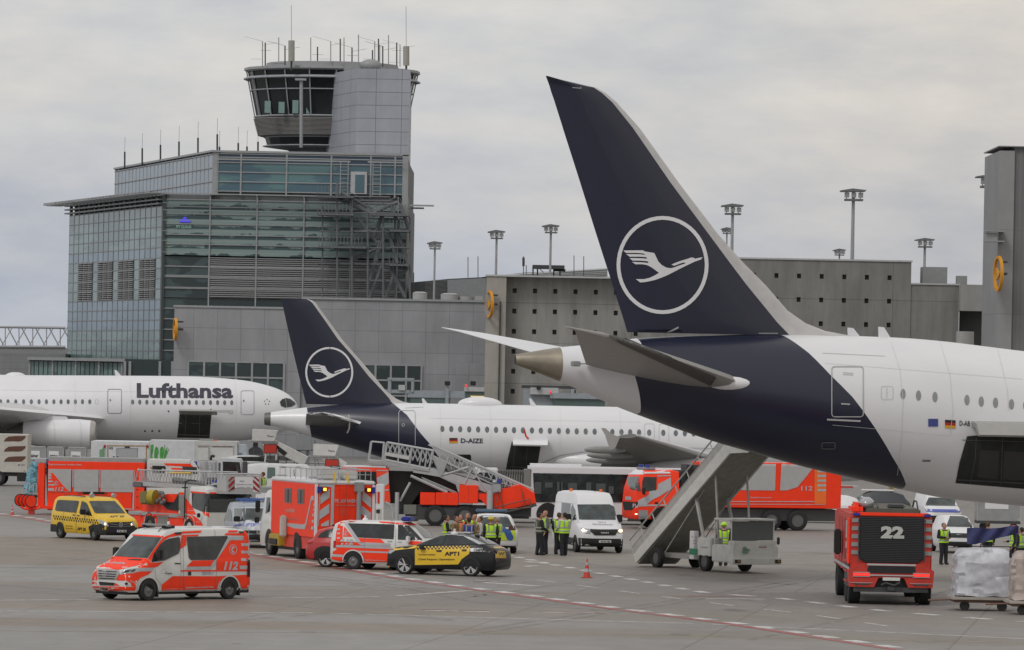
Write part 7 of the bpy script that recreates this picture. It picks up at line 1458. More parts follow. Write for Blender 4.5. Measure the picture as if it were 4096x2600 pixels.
for y in (-1.25, 1.25): b.tube([(-5.3, y, .75), (-5.5, y, .72), (-5.5, y*.6, .72)], .03); b.bar((-5.25, y*.93, 1.5), (-5.25, y*.93, 3.0), .04)
b.tube([(-5.42, -.3, .8), (-5.55, -.1, .7), (-5.5, .2, .78), (-5.42, .35, .7)], .035); b.box(-5.5, -5.35, -.14, .14, .5, .66, .02); b.build('hose_and_hitch', DST, T)
b = B(); b.box(-5.42, -5.36, -.3, .3, .86, .97); b.build('number_plate', WHT, T); b = B()
for z in (1.5, 2.25): b.box(-4.6, -2.4, 1.43, 1.455, z, z+.62)
b.build('locker_door', SIL, T); b = B()
for i, x in enumerate((-1.8, -.2, 1.4)): b.box(x, x+1.3, 1.43, 1.45, 1.35, 2.9)
b.build('side_locker', mat('locker_red', (.42, .03, .02), .5), T); b = B(); b.box(-5.0, 4.8, 1.455, 1.47, 1.2, 1.3); b.build('side_stripe', REF, T)
b = B(); b.tube([(-5.0, -.9, 3.4), (-4.4, -.9, 3.62), (-3.2, -.9, 3.62), (-2.6, -.9, 3.4)], .03); b.tube([(-5.0, .5, 3.4), (-4.4, .5, 3.55), (-3.2, .5, 3.55)], .03); b.box(-4.4, -3.6, -.5, .1, 3.36, 3.5, .05); b.build('roof_gear', DST, T)
for x in (-4.2, -2.6, 2.9): 
    for s_ in (-1, 1): wheel(T, x, s_*1.24, .62, .42, 'truck')
# ================================================================ vehicles and containers further back
# ---- beige catering truck at the left edge
T = Thing('catering_truck', 'beige high-lift box truck with three brown leaf marks at the left edge', 'truck', Fr(0, 50, 1944, 0, -1.25)); ya = -1.25; on = T.fr.on; q = zK
pbox(T, 'box_body', CRM, -140, 1738, 113, 1886, ya, 1.25, .03)
for y in (363,503,643): lay(T, 'leaf_mark', [q((52,y),(75,y-38),(120,y-66),(200,y-73),(355,y-75),(345,y-45),(300,y-8),(250,y),(180,y-3))], mat('mark_brown', (.105, .042, .025), .6), .014)
write(T, 'M  312', q((250,697))[0], q((338,697))[0], 6, mat('ink_grey', 0)); lay(T, 'side_marker', [q((322,763),(350,765),(350,773),(322,771))], mat('amber_dull', 0), .02)
b = B(); e0, e1 = on(-140,1890).x, on(112,1890).x; b.box(e0, e1, -1.1, 1.1, .62, .95); b.box(on(75,1890).x, e1, -1.2, 1.2, .3, .9); b.build('chassis', BLK, T)
axles(T, [on(-5,1940).x, on(-110,1940).x], 1.1, .5, .32, 'truck', 0)
# ---- air freight containers on dollies
CT = mat('container_metal', (.32, .33, .335), .4, metal=.35, var=.1)
def uld(px, py, d, w, h, txt, label, zb=.5):
    t = Thing('freight_container', label, 'freight container', Fr(0, px, py, 0, 0, d=d), 'grey air freight containers')
    b = B(); b.prism([(-w/2, zb), (w/2-.25, zb), (w/2, zb+.3), (w/2, zb+h), (-w/2, zb+h)], 'y', -.75, .75); b.build('shell', CT, t, solid=True, smooth=0)
    b = B()
    for x in (-w/2, w/2-.04): b.box(x, x+.04, -.77, -.73, zb, zb+h)
    b.box(-w/2, w/2, -.77, -.73, zb+h-.05, zb+h+.02); b.build('frame', LAT, t, smooth=0)
    b = B(); b.box(-w*.32, w*.22, -.765, -.755, zb+h*.42, zb+h*.80); b.build('label_board', PWH, t, smooth=0)
    if txt: 
        M = Matrix.Translation((-w*.05, -.775, zb+h*.50)) @ Matrix.Rotation(pi/2, 4, 'X') @ Matrix.Rotation(-pi/2, 4, 'X'); text3d(t, txt, M, w*.45, h*.16, BLK, 'board_lettering', .03)
    b = B(); b.box(-w/2, w/2, -.8, .8, zb-.15, zb-.01); b.build('dolly', DST, t, smooth=0)
    for x in (-w*.35, w*.35): b = B(); b.cyl((x, -.7, .2), (x, -.55, .2), .2, n=12); b.build('dolly_wheel', TYR, t)
uld(138, 1830, 395, 1.9, 1.5, 'jettainer', 'grey air freight container half hidden by the beige truck, over the blue netting')
uld(222, 1830, 395, 1.25, 1.5, 'jettainer', 'grey air freight container second from the beige truck above the red fire truck')
uld(310, 1830, 395, 1.25, 1.5, 'jettainer', 'grey air freight container nearest the box truck numbered 65')
uld(1025, 1850, 325, 1.3, 1.65, 'jettainer', 'large silver container behind the yellow-clad loader and the silver truck cab', .75)
uld(1062, 1950, 275, 1.35, 1.5, 'jettainer', 'silver container just left of the red box truck, under the loader', .6)
# ---- blue netting, grey pod
t = Thing('cargo_net', 'pale blue cargo netting heaped behind the red fire truck tail', 'cargo net', Fr(0, 128, 1900, 0, 0, d=320)); b = B(); n = 14
for j in range(n): 
    rings = []
for (x, z, rx, rz) in ((0, 1.2, .32, .75), (.12, 1.75, .22, .35), (-.18, .7, .28, .5), (.2, 2.1, .3, .2), (.9, 2.35, .9, .1), (2.3, 2.38, 1.0, .09)): b.ell((x, random.uniform(-.2, .2), z), (rx, .3, rz), 14, 12)
for v in b.bm.verts: v.co += V((random.uniform(-.05, .05), random.uniform(-.05, .05), random.uniform(-.06, .06)))
b.build('net', mat('net_blue', (.16, .34, .42), .8, var=.5, scale=9), t, smooth=20)
t = Thing('wheeled_bin', 'small beige closed bin under the blue cargo netting', 'bin', Fr(0, 130, 1935, 0, 0, d=330)); b = B(); b.box(-.3, .3, -.3, .3, .2, 1.15, .08); b.box(-.32, .32, -.33, .3, 1.0, 1.12, .03); b.build('tub', mat('bin_beige', (.27, .26, .21), .6), t)
b = B(); b.cyl((-.2, -.25, .1), (-.2, .25, .1), .1); b.cyl((.2, -.25, .1), (.2, .25, .1), .1); b.build('castor', BLK, t)
# ---- high-lift trucks with green plants
T = Thing('catering_lift_truck', 'white box truck rear numbered 65 with amber frame and grey roller door', 'truck', Fr(0, 480, 1990, 0, -1.2, d=352)); ya = -1.2; on = T.fr.on
pbox(T, 'box_body', mat('truck_white', (.58, .59, .61), .5), 361, 1768, 598, 1900, ya, 3.5, .03)
lay(T, 'amber_frame', [q((1475,415),(2022,420),(2022,432),(1490,428),(1490,640),(1475,640)), q((2008,420),(2022,420),(2020,640),(2008,640))], mat('frame_amber', (.36, .20, .05), .6), .014); lay(T, 'roller_door', [q((1605,455),(1893,458),(1888,610),(1603,605))], mat('door_grey', (.36, .37, .38), .5), .014); lay(T, 'door_edge', line(q((1605,455),(1893,458),(1888,610)), 1)+line(q((1605,455),(1603,605)), 1)+[q((1715,430),(1785,430),(1785,458),(1715,458)), q((1552,568),(1582,568),(1582,585),(1552,585)), q((1602,568),(1632,568),(1632,590),(1602,590))], DST, .02)
write(T, '65', q((1502,468))[0], q((1553,470))[0], 9.5, BLK); lay(T, 'plant_picture', [q((1368,480),(1400,470),(1440,420),(1438,590),(1370,590))], mat('plant_green_dim', (.16, .30, .17), .6), .014); lay(T, 'side_edge', line(q((1455,400),(1452,600)), .8)+line(q((1232,370),(1240,600)), 1), GRY, .02)
for x in (1458, 2046): e = on(*q((x,425))[0]); b = B(); b.ell((e.x, -1.25, e.z), (.07, .06, .1), 8, 6); b.build('marker_lamp', TLR, T)
b = B(); b.box(on(400,1900).x, on(590,1900).x, -1, 3, .5, on(400,1898).z+.1); b.build('chassis', DST, T); axles(T, [on(430,1900).x, on(560,1900).x], 1.05, .5, .3, 'truck', 0)
T = Thing('catering_lift_truck', 'long white box truck with tall green plant picture and grey rear doors', 'truck', Fr(0, 780, 1990, 0, -1.2, d=346)); on = T.fr.on; q = zL
pbox(T, 'box_body', mat('truck_white', 0), 597, 1763, 785, 1910, ya, 1.3, .02); pbox(T, 'rear_box', mat('door_cream', (.52, .52, .50), .5), 779, 1766, 952, 1910, ya-.12, 1.2, .03)
k = zK
GP = mat('plant_green', (.055, .30, .05), .6, var=.25, scale=4)
lay(T, 'plant_picture', [k((2070,420),(2100,400),(2115,420),(2105,500),(2090,560),(2110,610),(2068,610)), k((2125,480),(2145,435),(2175,450),(2185,520),(2165,560),(2185,610),(2120,612)), k((2200,470),(2225,432),(2250,450),(2255,520),(2240,612),(2200,612)), k((2262,410),(2268,410),(2275,500),(2300,440),(2305,445),(2290,520),(2328,455),(2326,470),(2290,560),(2265,615),(2250,612),(2262,520))], GP, .014)
write(T, 'gategourmet', q((52,528))[0], q((285,528))[0], 9, mat('ink_green', (.05, .12, .06), .6), bold=.03)
lay(T, 'door_panel', [q((375,360),(498,360),(498,520),(375,520)), q((535,360),(780,375),(780,520),(535,520))], mat('door_pale', (.56, .56, .55), .5), .012); lay(T, 'door_frame', line(q((345,300),(342,520)), 1)+line(q((370,345),(500,345),(505,520)), 1.2)+line(q((512,345),(515,520)), 1.2)+line(q((520,355),(790,358),(785,500)), 1.4)+line(q((830,320),(835,520)), 1.4), GRY, .02); lay(T, 'door_handle_bar', [q((540,358),(775,360),(775,370),(540,368)), q((380,360),(495,360),(495,368),(380,368))], mat('bar_brown', (.16, .11, .10), .5), .025)
pprism(T, 'cab', mat('cab_pale_blue', (.42, .46, .50), .5), q((835,340),(915,345),(935,400),(945,520),(838,520)), ya, 1.1); write(T, 'AIR', q((840,458))[0], q((888,460))[0], 9, mat('ink_blue', (.07, .10, .26), .5)); write(T, '301', q((855,486))[0], q((892,488))[0], 7, mat('ink_blue', 0))
e = on(*q((592,300))[0]); beacon(T, (e.x, -.8, e.z-.08), .1, .17, mat('orange_beacon', 0)); b = B(); a = on(*q((480,300))[0]); b.box(a.x-.45, a.x+.45, -.8, .5, a.z-.1, a.z+.12, .05); b.build('roof_unit', GRY, T)
b = B(); b.box(on(620,1900).x, on(960,1900).x, -1, 1, .5, on(700,1905).z+.1); b.build('chassis', DST, T); axles(T, [on(650,1900).x, on(900,1900).x], 1.05, .5, .3, 'truck', 0)
# ---- silver truck cab with pipework
T = Thing('silver_tank_truck', 'silver-grey truck cab with pipework behind it, above the rescue cage', 'truck', Fr(0, 940, 2068, 0, -1.2)); on = T.fr.on; ya = -1.2; q = zD
pprism(T, 'cab', mat('cab_silver', (.50, .52, .54), .4), q((1320,160),(1370,130),(1680,145),(1700,190),(1712,420),(1716,900),(1330,900)), ya, 1.15)
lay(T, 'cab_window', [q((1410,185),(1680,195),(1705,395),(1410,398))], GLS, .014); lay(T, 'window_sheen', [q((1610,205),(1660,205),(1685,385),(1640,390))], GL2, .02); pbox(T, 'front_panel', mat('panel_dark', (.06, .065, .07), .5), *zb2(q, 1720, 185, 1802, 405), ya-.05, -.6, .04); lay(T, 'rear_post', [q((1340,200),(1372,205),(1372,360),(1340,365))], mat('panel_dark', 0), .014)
b = B()
for x0, y0, x1, y1, w in ((1085,175,1090,370,.1),(1130,190,1135,370,.12),(1180,200,1175,330,.08),(1215,210,1250,380,.1),(1250,200,1215,380,.08),(1060,210,1300,195,.06),(1065,300,1300,300,.06),(1280,190,1280,380,.16),(1150,240,1260,245,.08),(1060,350,1180,340,.07),(1310,180,1310,400,.1)): b.bar(on(*q((x0,y0))[0]), on(*q((x1,y1))[0]), w)
e = on(*q((1120,240))[0]); b.cyl((e.x, -.9, e.z-1.6), (e.x, -.9, e.z+.2), .2, n=12); b.build('pipework', LAT, T, smooth=0)
b = B(); b.tube([on(*v) for v in q((1218,165),(1220,110),(1232,92),(1250,88),(1275,112))], .07, 8); b.build('exhaust_stack', BLK, T)
b = B(); b.box(on(810,1990).x, on(985,1990).x, -1, 1, .5, 1.0); b.build('chassis', DST, T); axles(T, [on(850,2050).x, on(950,2050).x], 1.05, .5, .3, 'truck', 0)
# ---- white van 280 with open door
T = Thing('open_white_van', 'white van with its side door open, marked 280, beyond the red box truck', 'van', Fr(-4, 1180, 2050, 0, -1.0, d=300)); 
bigvan(T, 5.4, 3.25, 2.75, mat('van_white', (.55, .56, .56), .4), 1.0, 1.4); q = zL
on = T.fr.on
lay(T, 'open_door', [q((1290,545),(1400,548),(1400,690),(1285,690))], BLK, .014); lay(T, 'side_window', [q((1175,600),(1262,602),(1262,720),(1170,725))], mat('green_glass', (.09, .14, .125), .2), .014); lay(T, 'load', [q((1330,560),(1390,560),(1390,600),(1330,600))], mat('load_maroon', (.12, .03, .04), .7), .02)
lay(T, 'side_window', [q((1475,625),(1700,630),(1790,700),(1480,700))], GL2, .014); write(T, '280', q((1500,606))[0], q((1553,607))[0], 6, mat('ink_grey', 0)); axles(T, (1.6, -1.6), .925, .35, .22, 'steel', .08)
b = B(); b.bar((1.1, .2, 2.7), (1.0, .2, 3.05), .03); b.build('aerial', BLK, T)
T = Thing('white_estate_car', 'white estate car roof showing behind the silver container', 'car', Fr(0, 1022, 1990, 0, -.9, d=345)); suv(T, 4.6, 2.8, 1.50, mat('van_white', 0)); 
for v in T.o.children: v.location.z += .95
T.bv = [] 
b = B(); b.box(-2, 2, -.8, .8, .35, 1.0); b.build('transporter_deck', DST, T)
b = B(); b.prism([(-1.6, 2.06), (-1.1, 2.36), (.3, 2.38), (.9, 2.1)], 'y', -.80, -.6); b.build('side_window', GLS, T, smooth=0)
# ---- belt loaders with white heads
def belt_loader(hx, hy, tx, ty, d, label):
    t = Thing('belt_loader', label, 'belt loader', Fr(0, hx, 2000, 0, -.5, d=d), 'white belt loaders by the aircraft'); on = t.fr.on
    a, c = on(hx+40, hy+45), on(tx, ty); b = B(); dr = (c-a).normalized(); up = V((-dr.z, 0, dr.x)) if dr.x > 0 else V((dr.z, 0, -dr.x))
    b.prism([(v.x, v.z) for v in (a+up*.35, c+up*.35, c-up*.25, a-up*.25)], 'y', -.5, .5); b.build('belt_arm', mat('loader_white', (.60, .59, .57), .5), t, smooth=0, solid=True)
    b = B(); a2 = on(hx, hy), on(hx+100, hy+48); b.prism([(a2[0].x, a2[0].z), (a2[1].x, a2[0].z-.05), (a2[1].x-.2, a2[1].z), (a2[0].x, a2[1].z)], 'y', -.62, .6); b.build('head_guard', mat('loader_white', 0), t, smooth=0, solid=True)
    b = B(); b.box(a2[0].x-.3, a2[1].x, -.6, .6, a2[1].z-.1, a2[1].z); b.bar((a2[0].x+.03, -.6, a2[0].z), (a2[0].x+.03, -.6, a2[0].z+.25), .04); b.bar((a2[0].x+.5, -.6, a2[0].z), (a2[0].x+.5, -.6, a2[0].z+.25), .04); b.build('head_rail', GRY, t, smooth=0)
    lay(t, 'guard_window', [[(hx+95, hy+62), (hx+138, hy+95), (hx+125, hy+108), (hx+84, hy+76)]], BLK, .02); write(t, 'Fraport', (hx+58, hy+30), (hx+84, hy+32), 6, mat('ink_grey', 0))
    b = B(); b.box(a.x-.2, c.x-.5, -.9, .9, .35, 1.3, .05); b.box(a.x+.3, a.x+1.0, -.8, .5, 1.3, 2.2, .05); b.build('tractor_body', mat('loader_dark', (.07, .07, .07), .6), t)
    b = B(); b.bar((a.x+.1, -.6, 1.2), (a.x+.3, -.5, a.z-.2), .12); b.bar((a.x+.8, -.6, 1.2), (a.x+.9, -.5, a.z-.5), .12); b.build('lift_strut', mat('loader_white', 0), t)
    b = B(); b.box(a.x+.1, a.x+.9, -.66, -.6, a2[1].z-.75, a2[1].z-.2, .05); b.build('red_cowl', RED2, t)
    for x in (a.x+.3, c.x-1.2): wheel(t, x, -.8, .38, .25, 'truck'); wheel(t, x, .8, .38, .25, 'truck')
belt_loader(1011, 1716, 1222, 1848, 345, 'white belt loader with its head raised to the wide-body nose')
belt_loader(1255, 1775, 1376, 1872, 330, 'white belt loader under the small aircraft tail, right one of two')
# ---- grey loading platform clutter beneath the aircraft (high loader)
T = Thing('high_loader', 'tall grey high loader frame standing between the belt loaders', 'cargo loader', Fr(0, 1215, 1990, 0, -1, d=365)); on = T.fr.on
b = B()
for x0, y0, x1, y1, w in ((1190,1740,1192,1950,.22),(1232,1745,1232,1950,.22),(1260,1760,1262,1950,.12),(1300,1790,1330,1870,.1),(1186,1800,1260,1800,.1),(1186,1850,1330,1855,.12),(1345,1790,1325,1870,.1)): b.bar(on(x0,y0), on(x1,y1), w)
e0, e1 = on(1185,1738), on(1246,1800); b.box(e0.x, e1.x, -.5, .5, e1.z, e0.z); b.build('frame', mat('loader_grey', (.25, .26, .27), .5, metal=.2), T, smooth=0)
b = B(); e0, e1 = on(985,1820), on(1180,1842); b.box(e0.x, e1.x, -1, 1, e1.z, e0.z); b.box(e0.x, e1.x, -.8, .8, .3, e1.z-.3)
for i in range(7): x = e0.x+(e1.x-e0.x)*i/6; b.bar((x, -1.05, .3), (x, -1.05, e0.z+.4), .08)
b.build('roller_deck', mat('loader_dark', 0), T, smooth=0)
b = B(); 
for x in (e0.x+.5, e1.x-.5): b.cyl((x, -1, .35), (x, 1, .35), .35)
b.build('deck_wheel', TYR, T)
# ---- traffic cones
def cone(px, py, h, label):
    t = Thing('traffic_cone', label, 'traffic cone', Fr(0, px, py), 'red and white traffic cones'); r = h*.19; zz = [0.05, .30, .48, .66, .82, 1.0]
    for i in range(5):
        b = B(); r0, r1 = r*(1-zz[i]*.86), r*(1-zz[i+1]*.86); b.cyl((0, 0, h*zz[i]), (0, 0, h*zz[i+1]), r0, r1, n=20, cap=(i == 4)); b.build('red_band' if i % 2 == 0 else 'white_band', mat('cone_red', (.55, .06, .03), .6) if i % 2 == 0 else REF, t)
    b = B(); b.box(-r*1.55, r*1.55, -r*1.55, r*1.55, 0, h*.05, .01); b.build('base', mat('cone_red', 0), t)
cone(2347, 2311, .74, 'red and white striped cone standing alone in front of the white van')
cone(49, 2060, .50, 'small red and white cone at the left edge by the hose reels')
# ---- right-hand background
T = Thing('patrol_car', 'white police car with yellow and blue flank half hidden by the tanker rear', 'car', Fr(172, 3300, 2092, -.3, .9)); suv(T, 4.6, 2.8, 1.52, PWH)
lay(T, 'yellow_stripe', [[(3190,2024),(3330,2028),(3330,2036),(3190,2034)],[(3190,2058),(3330,2060),(3330,2066),(3190,2066)]], mat('signal_yellow', 0), .014); lay(T, 'blue_stripe', [[(3190,2034),(3330,2036),(3330,2060),(3190,2058)]], mat('police_blue', 0), .014); lays(T, 'side_window', [[(-1.8,1.0),(-1.4,1.38),(.4,1.38),(.85,1.0)]], GLS, 'y+', .014); axles(T, (1.4, -1.4), .83, .34, .22, 'steel', .06)
T = Thing('dark_pickup', 'dark vehicle with white roof edge behind the crash tender', 'car', Fr(178, 3480, 2080, 0, .9)); suv(T, 4.5, 2.7, 1.62, mat('dark_blue_grey', (.04, .045, .05), .35)); lays(T, 'side_window', [[(-1.8,1.02),(-1.4,1.45),(.4,1.45),(.85,1.02)]], GLS, 'y+', .014); b = B(); b.box(-1.3, .5, -.6, .6, 1.6, 1.68, .03); b.build('roof_panel', PWH, T); axles(T, (1.35, -1.35), .83, .34, .22, 'steel', .06)
b = B(); e = G(3562, 2070); b.cyl((e.x, e.y, 0), (e.x, e.y, 2.1), .13, n=12); b.cyl((e.x, e.y, 2.1), (e.x, e.y, 2.2), .15, n=12); tag(b.build('bollard_post', mat('post_ochre', (.28, .19, .06), .7)), 'ochre yellow post behind the crash tender roof', 'post')
T = Thing('barred_cart', 'grey barred baggage cart beyond the tanker rear corner', 'baggage cart', Fr(0, 3385, 2050, 0, -.7, d=320)); b = B()
for i in range(12): x = -.65+i*.118; b.bar((x, -.7, .5), (x, -.7, 1.75), .035)
for z in (.5, 1.75): b.box(-.7, .7, -.72, .7, z-.03, z+.03)
b.build('cage', LAT, T, smooth=0); b = B(); b.box(-.6, .35, -.74, -.71, 1.68, 1.78); b.build('red_board', RED2, T); b = B(); b.cyl((-.5, -.7, .2), (-.5, .7, .2), .2); b.cyl((.5, -.7, .2), (.5, .7, .2), .2); b.build('cart_wheel', TYR, T)
T = Thing('striped_service_van', 'white service van with blue bonnet stripe beyond the crash tender', 'van', Fr(-84, 3700, 2110, 1.5, -.93)); midivan(T, 4.9, 3.0, 1.96, PWH); lay(T, 'windscreen', [[(3715,1990),(3830,1992),(3855,2025),(3700,2022)]], GL2, .014, 10); lay(T, 'blue_stripe', [[(3700,2036),(3850,2038),(3840,2050),(3705,2048)]], mat('band_blue', 0), .014, 10); axles(T, (1.5, -1.5), .875, .33, .22, 'steel', .06); lay(T, 'grille', [[(3710,2062),(3840,2064),(3838,2092),(3712,2090)]], BLK, .014, 10)
T = Thing('small_white_car', 'small white car facing the camera between workers right of the crash tender', 'car', Fr(-83, 3770, 2212, 1.3, -.85))
vbody(T, [(1.95,.4,.62,.7,.6,.5),(1.88,.28,.72,.85,.78,.68),(1.6,.26,.8,.96,.84,.74),(1.0,.26,.95,1.06,.86,.76),(.3,.26,1.0,1.5,.86,.62),(0,.26,1.0,1.64,.86,.60),(-.5,.26,1.0,1.68,.86,.60),(-1.5,.26,1.0,1.64,.86,.62),(-1.95,.3,1.0,1.2,.83,.68),(-2.0,.4,.8,.95,.78,.66)], PWH)
lay(T, 'windscreen', [[(3800,2064),(3875,2066),(3890,2108),(3785,2106)]], GL2, .014, 8); lay(T, 'grille', [[(3790,2132),(3890,2134),(3885,2152),(3795,2150)],[(3790,2166),(3890,2168),(3888,2196),(3792,2194)]], BLK, .014, 8); axles(T, (1.3, -1.3), .78, .32, .2, 'steel', .05)
T = Thing('blue_screen_sheet', 'dark blue sheet strung up between workers at the right edge', 'sheet', Fr(0, 3980, 2190, 0, 0, d=236)); b = B(); on = T.fr.on; n = 20; rows = []
topl = [(3868,2112),(3900,2110),(3960,2114),(4010,2110),(4050,2102),(4075,2104)]; 
def itp(P, x):
    for a, c in zip(P, P[1:]):
        if x <= c[0]: return a[1]+(c[1]-a[1])*(x-a[0])/(c[0]-a[0])
    return P[-1][1]
botl = [(3868,2175),(3900,2178),(3960,2162),(4010,2148),(4050,2140),(4075,2135)]
for j in range(8):
    r_ = []
    for i in range(n+1): 
        x = 3868+207*i/n; y = itp(topl, x)+(itp(botl, x)-itp(topl, x))*j/7; e = on(x, y); r_.append((e.x, .08*sin(i*.9+j*.5), e.z))
    rows.append(r_)
R2 = [[(x, y+.02, z) for x, y, z in r_] for r_ in rows]
b.loft([r_+[(x, y+.02, z) for x, y, z in r_[::-1]] for r_ in rows]); b.build('sheet', mat('sheet_blue', (.035, .042, .14), .7, var=.2), T, smooth=60)
b = B(); 
for x in (3885, 4068): e = on(x, 2108); b.cyl((e.x, .1, 0), (e.x, .1, e.z+.05), .03)
e0, e1 = on(3885, 2185), on(4120, 2188); b.bar((e0.x, 0, e0.z), (e1.x, 0, e1.z), .05); b.build('stand', DST, T)
uld(3990, 2060, 300, 2.3, 1.5, '', 'grey container with small yellow panel at the right edge behind the blue sheet', .5)
# wrapped loads
def load(px, py, w, h, label, col):
    t = Thing('wrapped_pallet', label, 'pallet load', Fr(2, px, py, 0, -.9), 'plastic-wrapped pallet loads'); b = B(); n = 32; rows = []
    rnd = random.Random(int(px)); f = [rnd.uniform(-.05, .05) for _ in range(400)]
    for j in range(15):
        z = .50+h*j/14; k = 1.0 if j < 12 else 1-.05*(j-11)**1.4; row = []
        for i in range(n):
            a = 2*pi*i/n; c, s_ = cos(a), sin(a); q_ = (abs(c)**8+abs(s_)**8)**(-1/8); d_ = f[(i*7+j*13) % 400]*(.8+.6*(j > 11))
            row.append(((w/2*k+d_)*c*q_, (.85*k+d_)*s_*q_, z+f[(i*3+j*29) % 400]*.6))
        rows.append(row)
    b.loft(rows); b.build('wrapped_goods', col, t, smooth=25)
    b = B(); b.box(-w/2-.12, w/2+.1, -.95, .95, .38, .48, .01); b.build('pallet_deck', mat('deck_pale', (.36, .33, .30), .7), t); b = B(); b.box(-w/2, w/2, -.8, .8, .28, .37); b.bar((-w/2-.9, -.5, .33), (-w/2, -.5, .38), .07); b.build('dolly_frame', mat('dolly_rust', (.16, .09, .07), .7), t)
    for x in (-w*.33, w*.33): b = B(); b.cyl((x, -.8, .17), (x, -.65, .17), .17, n=14); b.build('dolly_wheel', TYR, t)
WRP = mat('stretch_wrap', (.52, .53, .57), .3, var=.22, scale=2.4, bump=.4)
load(3935, 2445, 1.95, 1.62, 'big white plastic-wrapped load on a low dolly at the right edge', WRP)
load(4165, 2462, 1.9, 1.62, 'brownish carton load in clear wrap, cut off by the right edge', mat('carton_wrapped', (.36, .30, .27), .45, var=.45, scale=1.8, bump=.3))
# ================================================================ people
_P = {}
def fused(b, name, m, T, vox=.012, parent=None):
    """melt overlapping limbs into one continuous skin"""
    bmesh.ops.recalc_face_normals(b.bm, faces=b.bm.faces); me = bpy.data.meshes.new(name); b.bm.to_mesh(me); b.bm.free()
    o = bpy.data.objects.new(name, me); COL.objects.link(o); md = o.modifiers.new('r', 'REMESH'); md.mode = 'VOXEL'; md.voxel_size = vox
    s_ = o.modifiers.new('s', 'SMOOTH'); s_.factor = .5; s_.iterations = 2
    me2 = bpy.data.meshes.new_from_object(o.evaluated_get(bpy.context.evaluated_depsgraph_get())); bpy.data.objects.remove(o); bpy.data.meshes.remove(me)
    me2.name = name; me2.shade_smooth(); return me2
def chain(b, pts, rs, n=12):
    for (p, q), (r0, r1) in zip(zip(pts, pts[1:]), zip(rs, rs[1:])): b.cyl(p, q, r0, r1, n=n)
    for p, r in zip(pts, rs): b.ell(p, (r, r, r), n, 8)
POSE = {  # shoulder, elbow, wrist (right y<0, left y>0); ankles
 'rest': (((0,-.20,1.44),(-.02,-.25,1.15),(.08,-.23,.90)), ((0,.20,1.44),(-.02,.25,1.15),(.08,.23,.90)), (.03,-.10), (-.02,.11)),
 'talk': (((0,-.20,1.44),(-.03,-.25,1.15),(.24,-.16,1.12)), ((0,.20,1.44),(-.02,.25,1.15),(.10,.24,.92)), (.05,-.11), (-.05,.10)),
 'fold': (((0,-.20,1.44),(.02,-.27,1.17),(.22,-.02,1.16)), ((0,.20,1.44),(.02,.27,1.17),(.22,.03,1.10)), (.0,-.12), (.0,.12)),
 'hold': (((0,-.20,1.44),(.06,-.24,1.17),(.30,-.20,1.02)), ((0,.20,1.44),(.06,.24,1.17),(.32,.14,1.05)), (.06,-.10), (-.06,.10))}
